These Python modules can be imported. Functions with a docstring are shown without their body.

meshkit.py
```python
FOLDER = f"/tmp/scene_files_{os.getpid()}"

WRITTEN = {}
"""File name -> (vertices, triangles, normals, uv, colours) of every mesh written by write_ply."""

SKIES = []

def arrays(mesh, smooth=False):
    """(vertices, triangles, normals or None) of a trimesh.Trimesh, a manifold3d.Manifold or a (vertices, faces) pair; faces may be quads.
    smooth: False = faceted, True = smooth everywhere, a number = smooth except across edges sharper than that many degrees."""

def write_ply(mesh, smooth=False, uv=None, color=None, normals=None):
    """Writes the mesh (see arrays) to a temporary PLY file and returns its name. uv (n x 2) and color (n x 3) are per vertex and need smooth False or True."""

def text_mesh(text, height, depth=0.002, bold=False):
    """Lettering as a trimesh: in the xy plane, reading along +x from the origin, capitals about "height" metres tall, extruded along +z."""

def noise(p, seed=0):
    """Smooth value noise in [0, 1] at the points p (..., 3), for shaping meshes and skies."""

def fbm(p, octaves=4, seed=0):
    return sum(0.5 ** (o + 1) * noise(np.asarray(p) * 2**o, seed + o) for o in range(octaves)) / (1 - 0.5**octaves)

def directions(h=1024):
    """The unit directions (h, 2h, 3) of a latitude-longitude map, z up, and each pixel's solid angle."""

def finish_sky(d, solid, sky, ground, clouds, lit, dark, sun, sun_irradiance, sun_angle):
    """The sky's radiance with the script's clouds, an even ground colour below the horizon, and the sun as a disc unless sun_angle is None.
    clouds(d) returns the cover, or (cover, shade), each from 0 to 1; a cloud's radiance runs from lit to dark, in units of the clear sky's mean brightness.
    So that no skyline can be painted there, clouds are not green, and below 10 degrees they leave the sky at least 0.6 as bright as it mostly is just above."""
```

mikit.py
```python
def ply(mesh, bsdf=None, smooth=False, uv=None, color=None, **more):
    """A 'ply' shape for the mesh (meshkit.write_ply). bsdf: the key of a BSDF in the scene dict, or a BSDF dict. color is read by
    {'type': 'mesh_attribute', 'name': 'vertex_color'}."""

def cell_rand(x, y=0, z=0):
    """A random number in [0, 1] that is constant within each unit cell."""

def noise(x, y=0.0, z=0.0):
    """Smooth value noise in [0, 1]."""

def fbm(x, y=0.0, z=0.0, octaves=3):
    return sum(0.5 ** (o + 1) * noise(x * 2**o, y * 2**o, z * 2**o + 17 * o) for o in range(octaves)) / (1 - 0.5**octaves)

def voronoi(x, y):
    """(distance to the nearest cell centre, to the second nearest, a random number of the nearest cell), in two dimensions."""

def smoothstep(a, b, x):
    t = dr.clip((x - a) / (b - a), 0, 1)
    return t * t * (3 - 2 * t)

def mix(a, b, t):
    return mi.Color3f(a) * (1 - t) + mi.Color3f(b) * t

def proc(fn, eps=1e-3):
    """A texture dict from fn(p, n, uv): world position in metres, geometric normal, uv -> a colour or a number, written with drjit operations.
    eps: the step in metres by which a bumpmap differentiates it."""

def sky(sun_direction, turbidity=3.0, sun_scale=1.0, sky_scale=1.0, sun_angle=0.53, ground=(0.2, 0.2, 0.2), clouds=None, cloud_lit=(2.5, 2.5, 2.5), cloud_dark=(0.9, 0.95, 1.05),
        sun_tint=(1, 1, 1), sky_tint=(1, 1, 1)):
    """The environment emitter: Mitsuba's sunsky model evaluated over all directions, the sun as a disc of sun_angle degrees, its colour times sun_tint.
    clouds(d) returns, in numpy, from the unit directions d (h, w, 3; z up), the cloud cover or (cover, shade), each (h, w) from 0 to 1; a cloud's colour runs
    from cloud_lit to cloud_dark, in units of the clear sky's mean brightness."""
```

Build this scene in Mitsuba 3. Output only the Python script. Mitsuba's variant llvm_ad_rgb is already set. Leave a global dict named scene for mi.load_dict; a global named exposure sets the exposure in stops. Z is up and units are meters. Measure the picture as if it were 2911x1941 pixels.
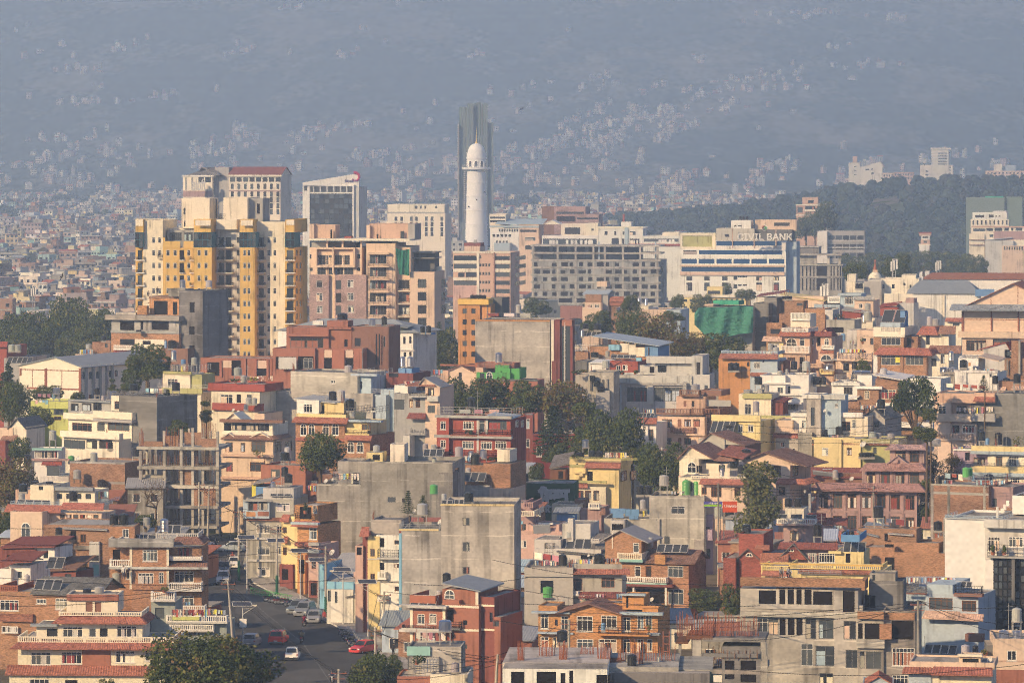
import math, random, zlib
import numpy as np, trimesh, drjit as dr, mitsuba as mi
import mikit, meshkit
T = mi.ScalarTransform4f
F, HX, HY, ZC = 12600.0, 1455.5, 400.0, 80.0      # focal length in photo pixels, centre column, level-sight row, eye height
# ---- camera, sky, haze, exposure -------------------------------------------------------------
SUN_AZ, SUN_EL = 47.0, 24.0
exposure = 2.08
scene, labels = {}, {}
scene['camera'] = {'type': 'perspective', 'fov': 2 * math.degrees(math.atan(1455.5 / F)), 'fov_axis': 'x',
    'to_world': T().look_at(origin=[0, 0, ZC], target=[0, 100, ZC], up=[0, 0, 1]),
    'principal_point_offset_y': (970.5 - HY) / 1941.0, 'near_clip': 1.0, 'far_clip': 40000.0,
    'medium': {'type': 'ref', 'id': 'haze_air'}}
_a, _e = math.radians(SUN_AZ), math.radians(SUN_EL)
scene['sky_light'] = mikit.sky([-math.sin(_a) * math.cos(_e), -math.cos(_a) * math.cos(_e), math.sin(_e)], turbidity=4,
    sun_scale=1.36, sky_scale=0.74, sun_tint=(1.09, 1.025, 0.92), sky_tint=(0.76, 0.96, 1.46))
scene['haze_air'] = {'type': 'homogeneous', 'albedo': {'type': 'rgb', 'value': [0.60, 0.775, 0.99]}, 'sigma_t': 2.65e-4,
    'phase': {'type': 'hg', 'g': 0.22}}
scene['haze'] = {'type': 'cube', 'to_world': T().translate([0, 5400, 374]).scale([7000, 6400, 376]),
    'bsdf': {'type': 'null'}, 'interior': {'type': 'ref', 'id': 'haze_air'}}
labels['haze'] = {'label': 'pale blue morning haze lying over the whole valley city', 'category': 'haze', 'kind': 'stuff'}
# ---- materials: the colour of a thing is packed into its uv ---------------------------------------
def unpack(uv):
    u = dr.floor(uv.x + 0.5); g = dr.floor(u / 256); r = u - 256 * g
    v = dr.floor(uv.y + 0.5); k = dr.floor(v / 256); b = v - 256 * k
    return mi.Color3f(r, g, b) / 255.0, k
def along(p, n):      # a horizontal coordinate that runs along the wall
    return p.x * dr.abs(n.y) + p.y * dr.abs(n.x) + dr.abs(n.z) * p.x, p.z + p.y * dr.abs(n.z)
def f_paint(p, n, uv):
    c, k = unpack(uv); h, z = along(p, n)
    a = mikit.fbm(h * .35 + k * 7, z * .3, k, 3)
    st = mikit.fbm(h * 3.4 + k, z * .12, k * 3, 2)
    f = 1 - .38 * mikit.smoothstep(.5, .85, st) * mikit.smoothstep(.3, .7, a) - .12 * mikit.smoothstep(.5, .8, a)
    f = f * (.93 + .14 * mikit.noise(h * 5, z * 5, k))
    return c * f + mi.Color3f(.012, .009, .004) * (1 - f)
def f_concrete(p, n, uv):
    c, k = unpack(uv); h, z = along(p, n)
    a = mikit.fbm(h * .28 + k * 3, z * .42, k, 4)
    st = mikit.fbm(h * 1.3 + k, z * .1, k, 3)
    w = z + .25 * mikit.fbm(h * .6, k, 0, 2)
    ln = dr.abs(w / 3.05 - dr.floor(w / 3.05) - .5)
    pale = mikit.smoothstep(.045, 0, ln) * mikit.smoothstep(.4, .6, mikit.fbm(h * .7, z * 3, k, 2))
    pl = dr.abs(w / 1.5 - dr.floor(w / 1.5) - .5)
    f = .55 + .85 * a - .38 * mikit.smoothstep(.5, .78, st) + .45 * pale + .1 * mikit.smoothstep(.04, 0, pl)
    f = f * (.9 + .2 * mikit.noise(h * 4, z * 4, k))
    return c * dr.clip(f, .25, 1.5)
def f_brick(p, n, uv):
    c, k = unpack(uv); h, z = along(p, n)
    r = dr.floor(z / .085); q = h / .25 + .5 * (r - 2 * dr.floor(r / 2)); b = dr.floor(q)
    m = dr.minimum(mikit.smoothstep(.0, .16, z / .085 - r), mikit.smoothstep(.0, .07, q - b))
    v = .68 + .55 * mikit.cell_rand(b, r, k) - .3 * mikit.smoothstep(.5, .8, mikit.fbm(h * .3, z * .35, k, 3)) + .2 * (mikit.fbm(h * 1.5, z * 1.2, k, 2) - .5)
    return mikit.mix(mi.Color3f(.33, .28, .23), c * v, .25 + .75 * m)
def f_tile(p, n, uv):
    c, k = unpack(uv)
    v = .72 + .5 * mikit.cell_rand(dr.floor(p.x / .28), dr.floor(p.y / .3), dr.floor(p.z / .2)) - .3 * mikit.smoothstep(.5, .8, mikit.fbm(p.x * .6, p.y * .6, p.z, 3))
    return c * v
def f_plain(p, n, uv):
    c, k = unpack(uv)
    return c * (.9 + .2 * mikit.noise(p.x * 2.3, p.y * 2.3, p.z * 2.3 + k))
def f_leaf(p, n, uv):
    c, k = unpack(uv)
    v = .55 + .9 * mikit.fbm(p.x * .45 + k, p.y * .45, p.z * .45, 2)
    return dr.clip(c * v, 0, .9)
def f_cloth(p, n, uv):
    return unpack(uv)[0]
def two(d): return {'type': 'twosided', 'bsdf': d}
def dif(fn): return two({'type': 'diffuse', 'reflectance': mikit.proc(fn)})
for k_, f_ in (('paint', f_paint), ('concrete', f_concrete), ('brick', f_brick), ('tile', f_tile), ('plain', f_plain)):
    scene[k_] = dif(f_)
scene['leaf'] = {'type': 'principledthin', 'base_color': mikit.proc(f_leaf), 'roughness': .55, 'diff_trans': .5, 'spec_trans': 0.0}
scene['gloss'] = two({'type': 'principled', 'base_color': mikit.proc(f_cloth), 'roughness': .32, 'specular': .5})
scene['glass'] = two({'type': 'principled', 'base_color': mikit.proc(f_plain), 'roughness': .12, 'specular': .6})
scene['steel'] = two({'type': 'principled', 'base_color': {'type': 'rgb', 'value': [.72, .72, .72]}, 'metallic': 1.0, 'roughness': .28})
def f_ground(p, n, uv):
    a = mikit.fbm(p.x * .03, p.y * .03, 0, 4); b = mikit.fbm(p.x * .4, p.y * .4, 3, 3)
    lo = mikit.mix(mi.Color3f(.17, .14, .1), mi.Color3f(.09, .105, .05), mikit.smoothstep(.4, .6, a)) * (.7 + .6 * b)
    s = mikit.fbm(p.x * .006, p.z * .010 + p.y * .0012, 5, 5)
    w = mikit.fbm(p.x * .03, p.z * .05, 3, 3); hi = mikit.mix(mi.Color3f(.022, .04, .02), mi.Color3f(.20, .18, .13), mikit.smoothstep(.46, .70, s * .75 + w * .25)) * (.7 + .6 * w)
    ter = mikit.noise(p.z * .12, p.x * .006, 2)
    hi = hi * (.88 + .24 * ter)
    return mikit.mix(lo, hi, mikit.smoothstep(5200, 6200, p.y))
scene['ground_mat'] = dif(f_ground)
def f_asphalt(p, n, uv):
    a = mikit.fbm(p.x * .25, p.y * .12, 0, 4); b = mikit.noise(p.x * 6, p.y * 6, 0)
    patch = mikit.smoothstep(.62, .66, mikit.fbm(p.x * .16, p.y * .05, 9, 2))
    return mi.Color3f(.098, .097, .095) * (.7 + .6 * a) * (.9 + .2 * b) + mi.Color3f(.035, .032, .027) * patch
scene['asphalt'] = dif(f_asphalt)
# ---- colours ---------------------------------------------------------------------------------------
COL = dict(tm=(.38, .21, .18), ub=(.37, .36, .345), sl2=(.33, .37, .35), cr=(.82, .73, .54), yl=(.80, .64, .28), oc=(.74, .47, .10), pe=(.74, .54, .39), pk=(.66, .42, .34), sa=(.63, .41, .29), rd=(.37, .085, .06), rs=(.40, .155, .10),
    br=(.36, .19, .11), bo=(.45, .225, .115), og=(.60, .28, .09), wh=(.82, .79, .72), iv=(.82, .74, .58), gy=(.40, .39, .37), lg=(.58, .56, .52), dg=(.17, .17, .17), bk=(.02, .021, .023),
    bl=(.14, .30, .55), lb=(.42, .52, .60), sk=(.24, .52, .70), gn=(.10, .42, .10), lm=(.58, .62, .16), ol=(.48, .46, .18), bn=(.27, .14, .10), mr=(.27, .085, .07), pu=(.45, .33, .42), cn=(.36, .33, .285),
    cd=(.22, .21, .20), cl=(.46, .425, .365), tl=(.43, .15, .10), tb=(.30, .16, .12), tg=(.20, .19, .18), wd=(.20, .09, .045), rs2=(.33, .12, .075), mt=(.30, .33, .36), net=(.05, .42, .27), mv=(.45, .29, .27), tq=(.30, .55, .50), sl=(.035, .04, .05), gl=(.045, .055, .065), gb=(.05, .17, .24), gd=(.02, .024, .028), cu=(.42, .38, .31), cr2=(.30, .06, .06), ye=(.80, .68, .05), pp=(.55, .22, .3), gw=(.03, .12, .06), st=(.5, .5, .5), lf=(.092, .116, .038), ld=(.054, .080, .031), ly=(.185, .175, .06), lr=(.17, .11, .055), tr=(.13, .09, .06))
def rgb(c): return COL[c] if isinstance(c, str) else c
RNG = random.Random(7)
def jit(c, s=.06, r=RNG):
    m = 1 + r.uniform(-s, s)
    c = rgb(c); g_ = sum(c) / 3; c = tuple(.86 * x + .14 * g_ for x in c)
    return tuple(min(.9, max(.004, x * m * (1 + r.uniform(-s, s) * .4))) for x in c)
def pack1(c, k=None):
    r, g, b = rgb(c)
    return int(255 * r + .5) + 256.0 * int(255 * g + .5), int(255 * b + .5) + 256.0 * (RNG.randrange(0, 200) if k is None else k)
def pack(c, n, k=None): return np.tile([pack1(c, k)], (n, 1))
# ---- meshes ----------------------------------------------------------------------------------------
class Frame:
    """local x along the front, y into the building, z up; a positive angle shows the right-hand side"""
    def __init__(s, o, a):
        s.o, s.a, s.c, s.s = np.asarray(o, float), a, math.cos(a), math.sin(a)
        s.row = (*map(float, o), s.c, s.s)
    def __call__(s, v):
        v = np.asarray(v, float)
        return np.stack([s.o[0] + v[..., 0] * s.c + v[..., 1] * s.s, s.o[1] - v[..., 0] * s.s + v[..., 1] * s.c, s.o[2] + v[..., 2]], -1)
WORLD = Frame((0, 0, 0), 0.0)
BQ = np.array([[0, 1, 3, 2], [4, 6, 7, 5], [0, 4, 5, 1], [2, 3, 7, 6], [0, 2, 6, 4], [1, 5, 7, 3]])
BS = np.array([[x, y, z] for x in (0, 1) for y in (0, 1) for z in (0, 1)])[BQ.reshape(-1)]
BF = np.arange(24).reshape(6, 4); BF = np.vstack([BF[:, [0, 1, 2]], BF[:, [0, 2, 3]]])
class M:
    """collects vertices and triangles, each with a colour, for ONE mesh of the scene"""
    def __init__(s): s.v, s.f, s.c, s.n, s.rows, s.front = [], [], [], 0, [], []
    def add(s, v, f, c, k=None):
        v, f = np.asarray(v, float), np.asarray(f, int)
        if f.shape[1] == 4: f = np.vstack([f[:, [0, 1, 2]], f[:, [0, 2, 3]]])
        s.v.append(v); s.f.append(f + s.n); s.c.append(pack(c, len(v), k)); s.n += len(v); return s
    def box(s, a, b, c, fr=WORLD, k=None):
        """box with corners a, b in the frame fr"""
        s.rows.append((*a, *b, *fr.row, *pack1(c, k))); return s
    def pane(s, a, b, c, fr, k=None):
        """only the front face of such a box"""
        s.front.append((*a, *b, *fr.row, *pack1(c, k))); return s
    def flush(s):
        for rows, sel, tri in ((s.rows, BS, BF), (s.front, BS[8:12], BF[[0, 6]])):
            if not rows: continue
            R = np.array(rows, float); rows.clear(); m = len(sel)
            v = R[:, None, :3] + sel[None] * (R[:, None, 3:6] - R[:, None, :3])
            o, c, q = R[:, None, 6:9], R[:, None, 9], R[:, None, 10]
            w = np.stack([o[..., 0] + v[..., 0] * c + v[..., 1] * q, o[..., 1] - v[..., 0] * q + v[..., 1] * c, o[..., 2] + v[..., 2]], -1)
            n = len(R)
            s.v.append(w.reshape(-1, 3)); s.f.append((tri[None] + (np.arange(n) * m)[:, None, None]).reshape(-1, 3) + s.n)
            s.c.append(np.repeat(R[:, 11:13], m, 0)); s.n += m * n
        return s
    def quad(s, pts, c, fr=None, k=None):
        v = np.asarray(pts, float)
        return s.add(fr(v) if fr else v, [[i for i in range(len(v))]] if len(v) < 5 else [[0, i, i + 1] for i in range(1, len(v) - 1)], c, k)
    def cyl(s, p0, p1, r0, r1, c, n=8, cap=True, k=None):
        p0, p1 = np.asarray(p0, float), np.asarray(p1, float); d = p1 - p0; L = np.linalg.norm(d) + 1e-9; d = d / L
        a = np.cross(d, [0, 0, 1] if abs(d[2]) < .9 else [1, 0, 0]); a /= np.linalg.norm(a); b = np.cross(d, a)
        t = np.arange(n) * 2 * np.pi / n; ring = np.cos(t)[:, None] * a + np.sin(t)[:, None] * b
        v = np.vstack([p0 + ring * r0, p1 + ring * r1]); i = np.arange(n); j = (i + 1) % n
        s.add(v, np.stack([i, j, j + n, i + n], 1), c, k)
        if cap: s.add(np.vstack([v[n:], [p1]]), np.stack([i, j, i * 0 + n], 1), c, k); s.add(np.vstack([v[:n], [p0]]), np.stack([j, i, i * 0 + n], 1), c, k)
        return s
    def lathe(s, prof, at, c, n=12, k=None):
        t = np.arange(n) * 2 * np.pi / n
        v = np.vstack([np.stack([r * np.cos(t), r * np.sin(t), np.full(n, z)], 1) for r, z in prof]) + np.asarray(at, float)
        i = np.arange(n); j = (i + 1) % n
        f = np.vstack([np.stack([i + m * n, j + m * n, j + m * n + n, i + m * n + n], 1) for m in range(len(prof) - 1)])
        return s.add(v, f, c, k)
    def mesh(s, m, c, fr=None, k=None):
        v = np.asarray(m.vertices, float)
        return s.add(fr(v) if fr else v, m.faces, c, k)
    def arrays(s):
        s.flush(); return (np.vstack(s.v), np.vstack(s.f)), np.vstack(s.c)
def num(base):
    if base not in scene and base not in labels: return base
    i = COUNT.get(base, 0) + 1
    while f'{base}_{i:03d}' in scene or f'{base}_{i:03d}' in labels: i += 1
    COUNT[base] = i
    return f'{base}_{i:03d}'
COUNT = {}
def put(name, m, mat, parent=None, smooth=False):
    """one mesh of the scene, under its parent's key"""
    key = num((parent + '__' if parent else '') + name)
    if isinstance(m, dict): scene[key] = m; return key
    if m.flush().n == 0: return key
    mesh, uv = m.arrays()
    scene[key] = mikit.ply(mesh, mat, smooth=smooth, uv=uv)
    return key
def thing(name, label, cat, group=None, kind=None):
    key = num(name)
    labels[key] = {'label': label, 'category': cat}
    if group: labels[key]['group'] = group
    if kind: labels[key] = {'label': label, 'kind': kind, **({'category': cat} if cat else {})}
    return key
GK = [(-900, 40), (-60, 79), (0, 78.2), (40, 73), (120, 61), (260, 40), (380, 31), (450, 23.5), (530, 15), (570, 14.2), (620, 14), (715, 14.5), (770, 13.5), (850, 10), (1000, 4), (1400, 0), (4700, 0), (5500, 4), (6300, 18), (7000, 40), (7500, 62), (8000, 118), (9500, 382), (11500, 690)]
def gz(d, x=0.0):
    z = np.interp(d, [a for a, _ in GK], [b for _, b in GK])
    return z
def P(px, py, d): return np.array([(px - HX) * d / F, d, ZC - (py - HY) * d / F])
# ---- land, road, far city, wooded ridge ----------------------------------------------------------------
def ridge(x, d):
    return np.interp(x, [-60, 0, 123, 220, 290, 420, 700], [0, 3, 9, 24, 36, 41, 36]) * np.exp(-((np.asarray(d) - 3500) / 420.0) ** 2)
def ground(x, d):
    x, d = np.asarray(x, float), np.asarray(d, float)
    z = gz(d) + ridge(x, d)
    if np.max(d) < 5000: return z
    far = np.clip((d - 5200) / 2500, 0, 1)
    p = np.stack([x / 900, d / 1300, 0 * x], -1)
    z = z + far * 110 * (meshkit.fbm(p, 4, 3) - .5) * np.clip((d - 5000) / 4000, 0, 1.3)
    return z + far * np.clip((x + 100) / 900, -0.6, 1) * 14
def land():
    ds = np.concatenate([np.linspace(-900, 350, 14), np.linspace(370, 1000, 64), np.linspace(1050, 4700, 60), np.linspace(4780, 11400, 200)])
    t = np.linspace(-1, 1, 181); xs = np.sign(t) * (np.abs(t) * 900 + np.abs(t) ** 6 * 5600)
    X, D = np.meshgrid(xs, ds)
    Z = ground(X, D)
    n, m = X.shape
    i = np.arange(n * m).reshape(n, m)
    f = np.stack([i[:-1, :-1], i[:-1, 1:], i[1:, 1:], i[1:, :-1]], -1).reshape(-1, 4)
    key = put('ground', M().add(np.stack([X, D, Z], -1).reshape(-1, 3), f, 'cn'), 'ground_mat', smooth=True)
    labels[key] = {'label': 'valley floor running back to the hazy terraced mountainside', 'kind': 'structure'}
land()
# the road: rows of (photo row, left edge, right edge) where it shows, each at the distance of its row
ROWS = [(2080, 560, 1150), (1941, 690, 1120), (1880, 640, 1085), (1827, 610, 1040), (1769, 585, 930), (1700, 570, 800), (1660, 566, 722), (1610, 572, 690), (1567, 578, 700), (1530, 588, 705)]
def row_d(py):
    lo, hi = 380.0, 1500.0
    for _ in range(60):
        m = (lo + hi) / 2
        if HY + (ZC - float(gz(m))) * F / m > py: lo = m
        else: hi = m
    return lo
def road():
    a, b, c = M(), M(), M()
    L, R = [], []
    for y, x0, x1 in ROWS:
        d = row_d(y); L.append(P(x0, y, d)); R.append(P(x1, y, d))
    sub = lambda q: np.vstack([q[0]] + [q[i] + (q[i + 1] - q[i]) * t for i in range(len(q) - 1) for t in np.linspace(.2, 1, 5)])
    L, R = sub(L), sub(R)
    for q in (L, R): q[:, 2] = ground(q[:, 0], q[:, 1]) + .06
    n = len(L); t = np.linspace(0, 1, 9)
    G = L[:, None] + (R - L)[:, None] * t[None, :, None]
    G[..., 2] = ground(G[..., 0], G[..., 1]) + .12
    i = np.arange(n * 9).reshape(n, 9)
    f = np.stack([i[:-1, :-1], i[:-1, 1:], i[1:, 1:], i[1:, :-1]], -1).reshape(-1, 4)
    k = put('road', a.add(G.reshape(-1, 3), f, 'dg'), 'asphalt', smooth=True)
    labels[k] = {'label': 'worn grey asphalt street climbing between the houses', 'kind': 'structure'}
    # footpath with a kerb along the right side
    W = R + np.array([3.2, .6, 0]); W[:, 2] = ground(W[:, 0], W[:, 1])
    for j in range(n - 1):
        q = [R[j], R[j + 1], W[j + 1], W[j]]
        up = [p + [0, 0, .28] for p in q]
        b.quad(up, 'cl'); b.quad([q[0], q[1], up[1], up[0]], 'lg')
    k = put('pavement', b, 'concrete'); labels[k] = {'label': 'concrete footpath along the right edge of the street', 'kind': 'structure'}
    mid = L * .42 + R * .58
    for j in range(n - 1):
        p, q = mid[j], mid[j + 1]; p, q = p + [0, 0, .085], q + [0, 0, .085]
        e = .05
        c.quad([p + [-e, 0, 0], p + [e, 0, 0], q + [e, 0, 0], q + [-e, 0, 0]], (.2, .2, .19))
    k = put('road_line', c, 'plain'); labels[k] = {'label': 'faded white centre line on the street', 'kind': 'structure'}
road()
# ---- far city ------------------------------------------------------------------------------------------
EXCL = []          # world rectangles (x0, x1, d0, d1) kept free for the buildings placed by hand
FARC = ['cr', 'cr', 'pe', 'iv', 'wh', 'lg', 'gy', 'gy', 'cn', 'cn', 'cn', 'sa', 'br', 'br', 'br', 'bo', 'mv', 'lb', 'tq', 'ol', 'lg', 'yl', 'dg']
FARN = dict(cr='cream', pe='peach', iv='ivory', wh='white', lg='pale grey', gy='grey', cn='bare concrete', sa='salmon', pk='pink', rs='rust red', br='bare brick', mv='mauve', lb='light blue', tq='turquoise', ol='olive', yl='yellow', bo='orange brick', dg='dark grey')
frame_fn = Frame
def dull(c): g = sum(c) / 3; return tuple(.72 * x + .28 * g for x in c)
def far_house(r, x, d, w, dp, st, c, a, detail, ww, rr, gg):
    z0 = float(ground(x, d)) - 1.5
    fr = frame_fn([x, d, z0], a); h = st * 3.0 + 1.5
    c2 = dull(jit(c, .12, r)); k = r.randrange(200)
    ww.box((-w / 2, 0, 0), (w / 2, dp, h), c2, fr, k)
    for sx0, sx1, sy0, sy1 in ((-w / 2, w / 2, 0, .2), (-w / 2, w / 2, dp - .2, dp), (-w / 2, -w / 2 + .2, .2, dp - .2), (w / 2 - .2, w / 2, .2, dp - .2)):
        if detail: ww.box((sx0, sy0, h), (sx1, sy1, h + .8), c2, fr, k)
    rk = r.random()
    if rk < .62:
        pw, q = w * r.uniform(.3, .55), r.choice((-1, 1)); cx = q * (w / 2 - pw / 2 - .25)
        ph = r.uniform(2.3, 3.0)
        ww.box((cx - pw / 2, dp * .3, h), (cx + pw / 2, dp * .9, h + ph), c2 if r.random() < .6 else jit(r.choice(FARC), .08, r), fr)
        rr.box((cx - pw / 2 - .4, dp * .3 - .6, h + ph), (cx + pw / 2 + .4, dp * .9 + .3, h + ph + .2), r.choice(['cn', 'mt', 'lg', 'rs', 'gy']), fr)
        if detail and r.random() < .6:
            rr.cyl(fr([-cx, dp * .5, h + .4]), fr([-cx, dp * .5, h + 1.9]), .6, .6, 'bk', 8)
    elif rk < .74:
        v = [(-w / 2 - .4, -.5, h), (w / 2 + .4, -.5, h), (w / 2 + .4, dp + .4, h), (-w / 2 - .4, dp + .4, h), (-w / 2 - .4, dp / 2, h + 1.8), (w / 2 + .4, dp / 2, h + 1.8)]
        rr.add(fr(np.array(v)), [[0, 1, 5, 4], [2, 3, 4, 5]], r.choice(['rs', 'mt', 'tl', 'cn']))
        rr.add(fr(np.array(v)), [[0, 4, 3], [1, 2, 5]], c2)
    if r.random() < .55: ww.box((-w / 2 - .5, -.9, h - .35), (w / 2 + .2, 0, h), jit(r.choice(['lg', 'wh', c, 'rs']), .08, r), fr)
    n = max(2, int(w / 2.6)); dk = (.03, .035, .045)
    for s_ in range(st):
        zz = 1.5 + s_ * 3 + .9
        bal = r.random() < .22
        for i in range(n):
            cx = -w / 2 + (i + .5) * w / n; hw = .65 if r.random() < .7 else .95
            (gg.box if detail else gg.pane)((cx - hw, -.035, zz), (cx + hw, .02, zz + 1.35), dk, fr)
            if detail: ww.box((cx - hw - .12, -.12, zz - .12), (cx + hw + .12, -.0, zz - .02), c2, fr, k)
        for i in range(max(1, int(dp / 3.6)) if d < 3200 else 0):
            cy = (i + .5) * dp / max(1, int(dp / 3.6))
            gg.box((w / 2 - .02, cy - .6, zz), (w / 2 + .035, cy + .6, zz + 1.3), dk, fr)
        if s_ and r.random() < .7: ww.box((-w / 2 - .1, -.5 - (.6 if bal else 0), zz - 1.05), (w / 2, 0, zz - .8 + (.6 if bal else 0)), c2 if r.random() < .6 else jit('lg', .1, r), fr, k)
FAR_TREES = []
FARLIST = []
def blocked(x, d, m=0):
    return any(a - m < x < b + m and c - m < d < e + m for a, b, c, e in EXCL)
def plan_far():
    r = random.Random(11); d = 1290.0
    gx, gd = np.arange(-720, 721, 12.0), np.arange(1280, 5450, 20.0)
    GX, GD = np.meshgrid(gx, gd); NG = meshkit.fbm(np.stack([GX / 130, GD / 260, 0 * GX + 2], -1), 3, 5)
    while d < 5400:
        step = np.interp(d, [1290, 2000, 3500, 5400], [13, 15, 22, 34]) * r.uniform(.9, 1.25)
        hwid = d * 1500 / F + 10
        x = -hwid
        while x < hwid:
            w = r.choice((r.uniform(4.5, 7.5), r.uniform(6, 11))) * (1.5 if r.random() < .12 else 1); x += w / 2
            px = HX + x * F / d
            g = NG[min(len(gd) - 1, int((d - 1280) / 20)), min(len(gx) - 1, max(0, int((x + 720) / 12)))]
            wood = (ridge(x, d) > 6) or (px > 2020 and 1700 < d < 4200 and g > .22) or g > (.60 if d < 3000 else .52)
            dd = d + r.uniform(-6, 6)
            if not blocked(x, dd, 6):
                if wood:
                    if r.random() < .55 and ridge(x, d) < 6: FAR_TREES.append((x, dd, r.uniform(5, 9)))
                else:
                    st = r.choice((2, 3, 3, 4, 4, 5)) + (2 if r.random() < .05 else 0)
                    FARLIST.append((x, dd, w, r.uniform(7, 12), st, r.choice(FARC), r.gauss(.2, .38)))
                    if r.random() < .10: FAR_TREES.append((x + r.uniform(-8, 8), dd + 8, r.uniform(3.5, 6.5)))
            x += w / 2 + r.uniform(.3, 3.5) + (r.uniform(4, 14) if r.random() < .12 else 0)
        d += step
ORD = ['first', 'second', 'third', 'fourth', 'fifth', 'sixth', 'seventh', 'eighth', 'ninth', 'tenth', 'eleventh', 'twelfth', 'thirteenth', 'fourteenth', 'fifteenth', 'sixteenth', 'seventeenth', 'eighteenth', 'nineteenth', 'twentieth']
NUMW = {1: 'one', 2: 'two', 3: 'three', 4: 'four', 5: 'five', 6: 'six', 7: 'seven'}
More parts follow.
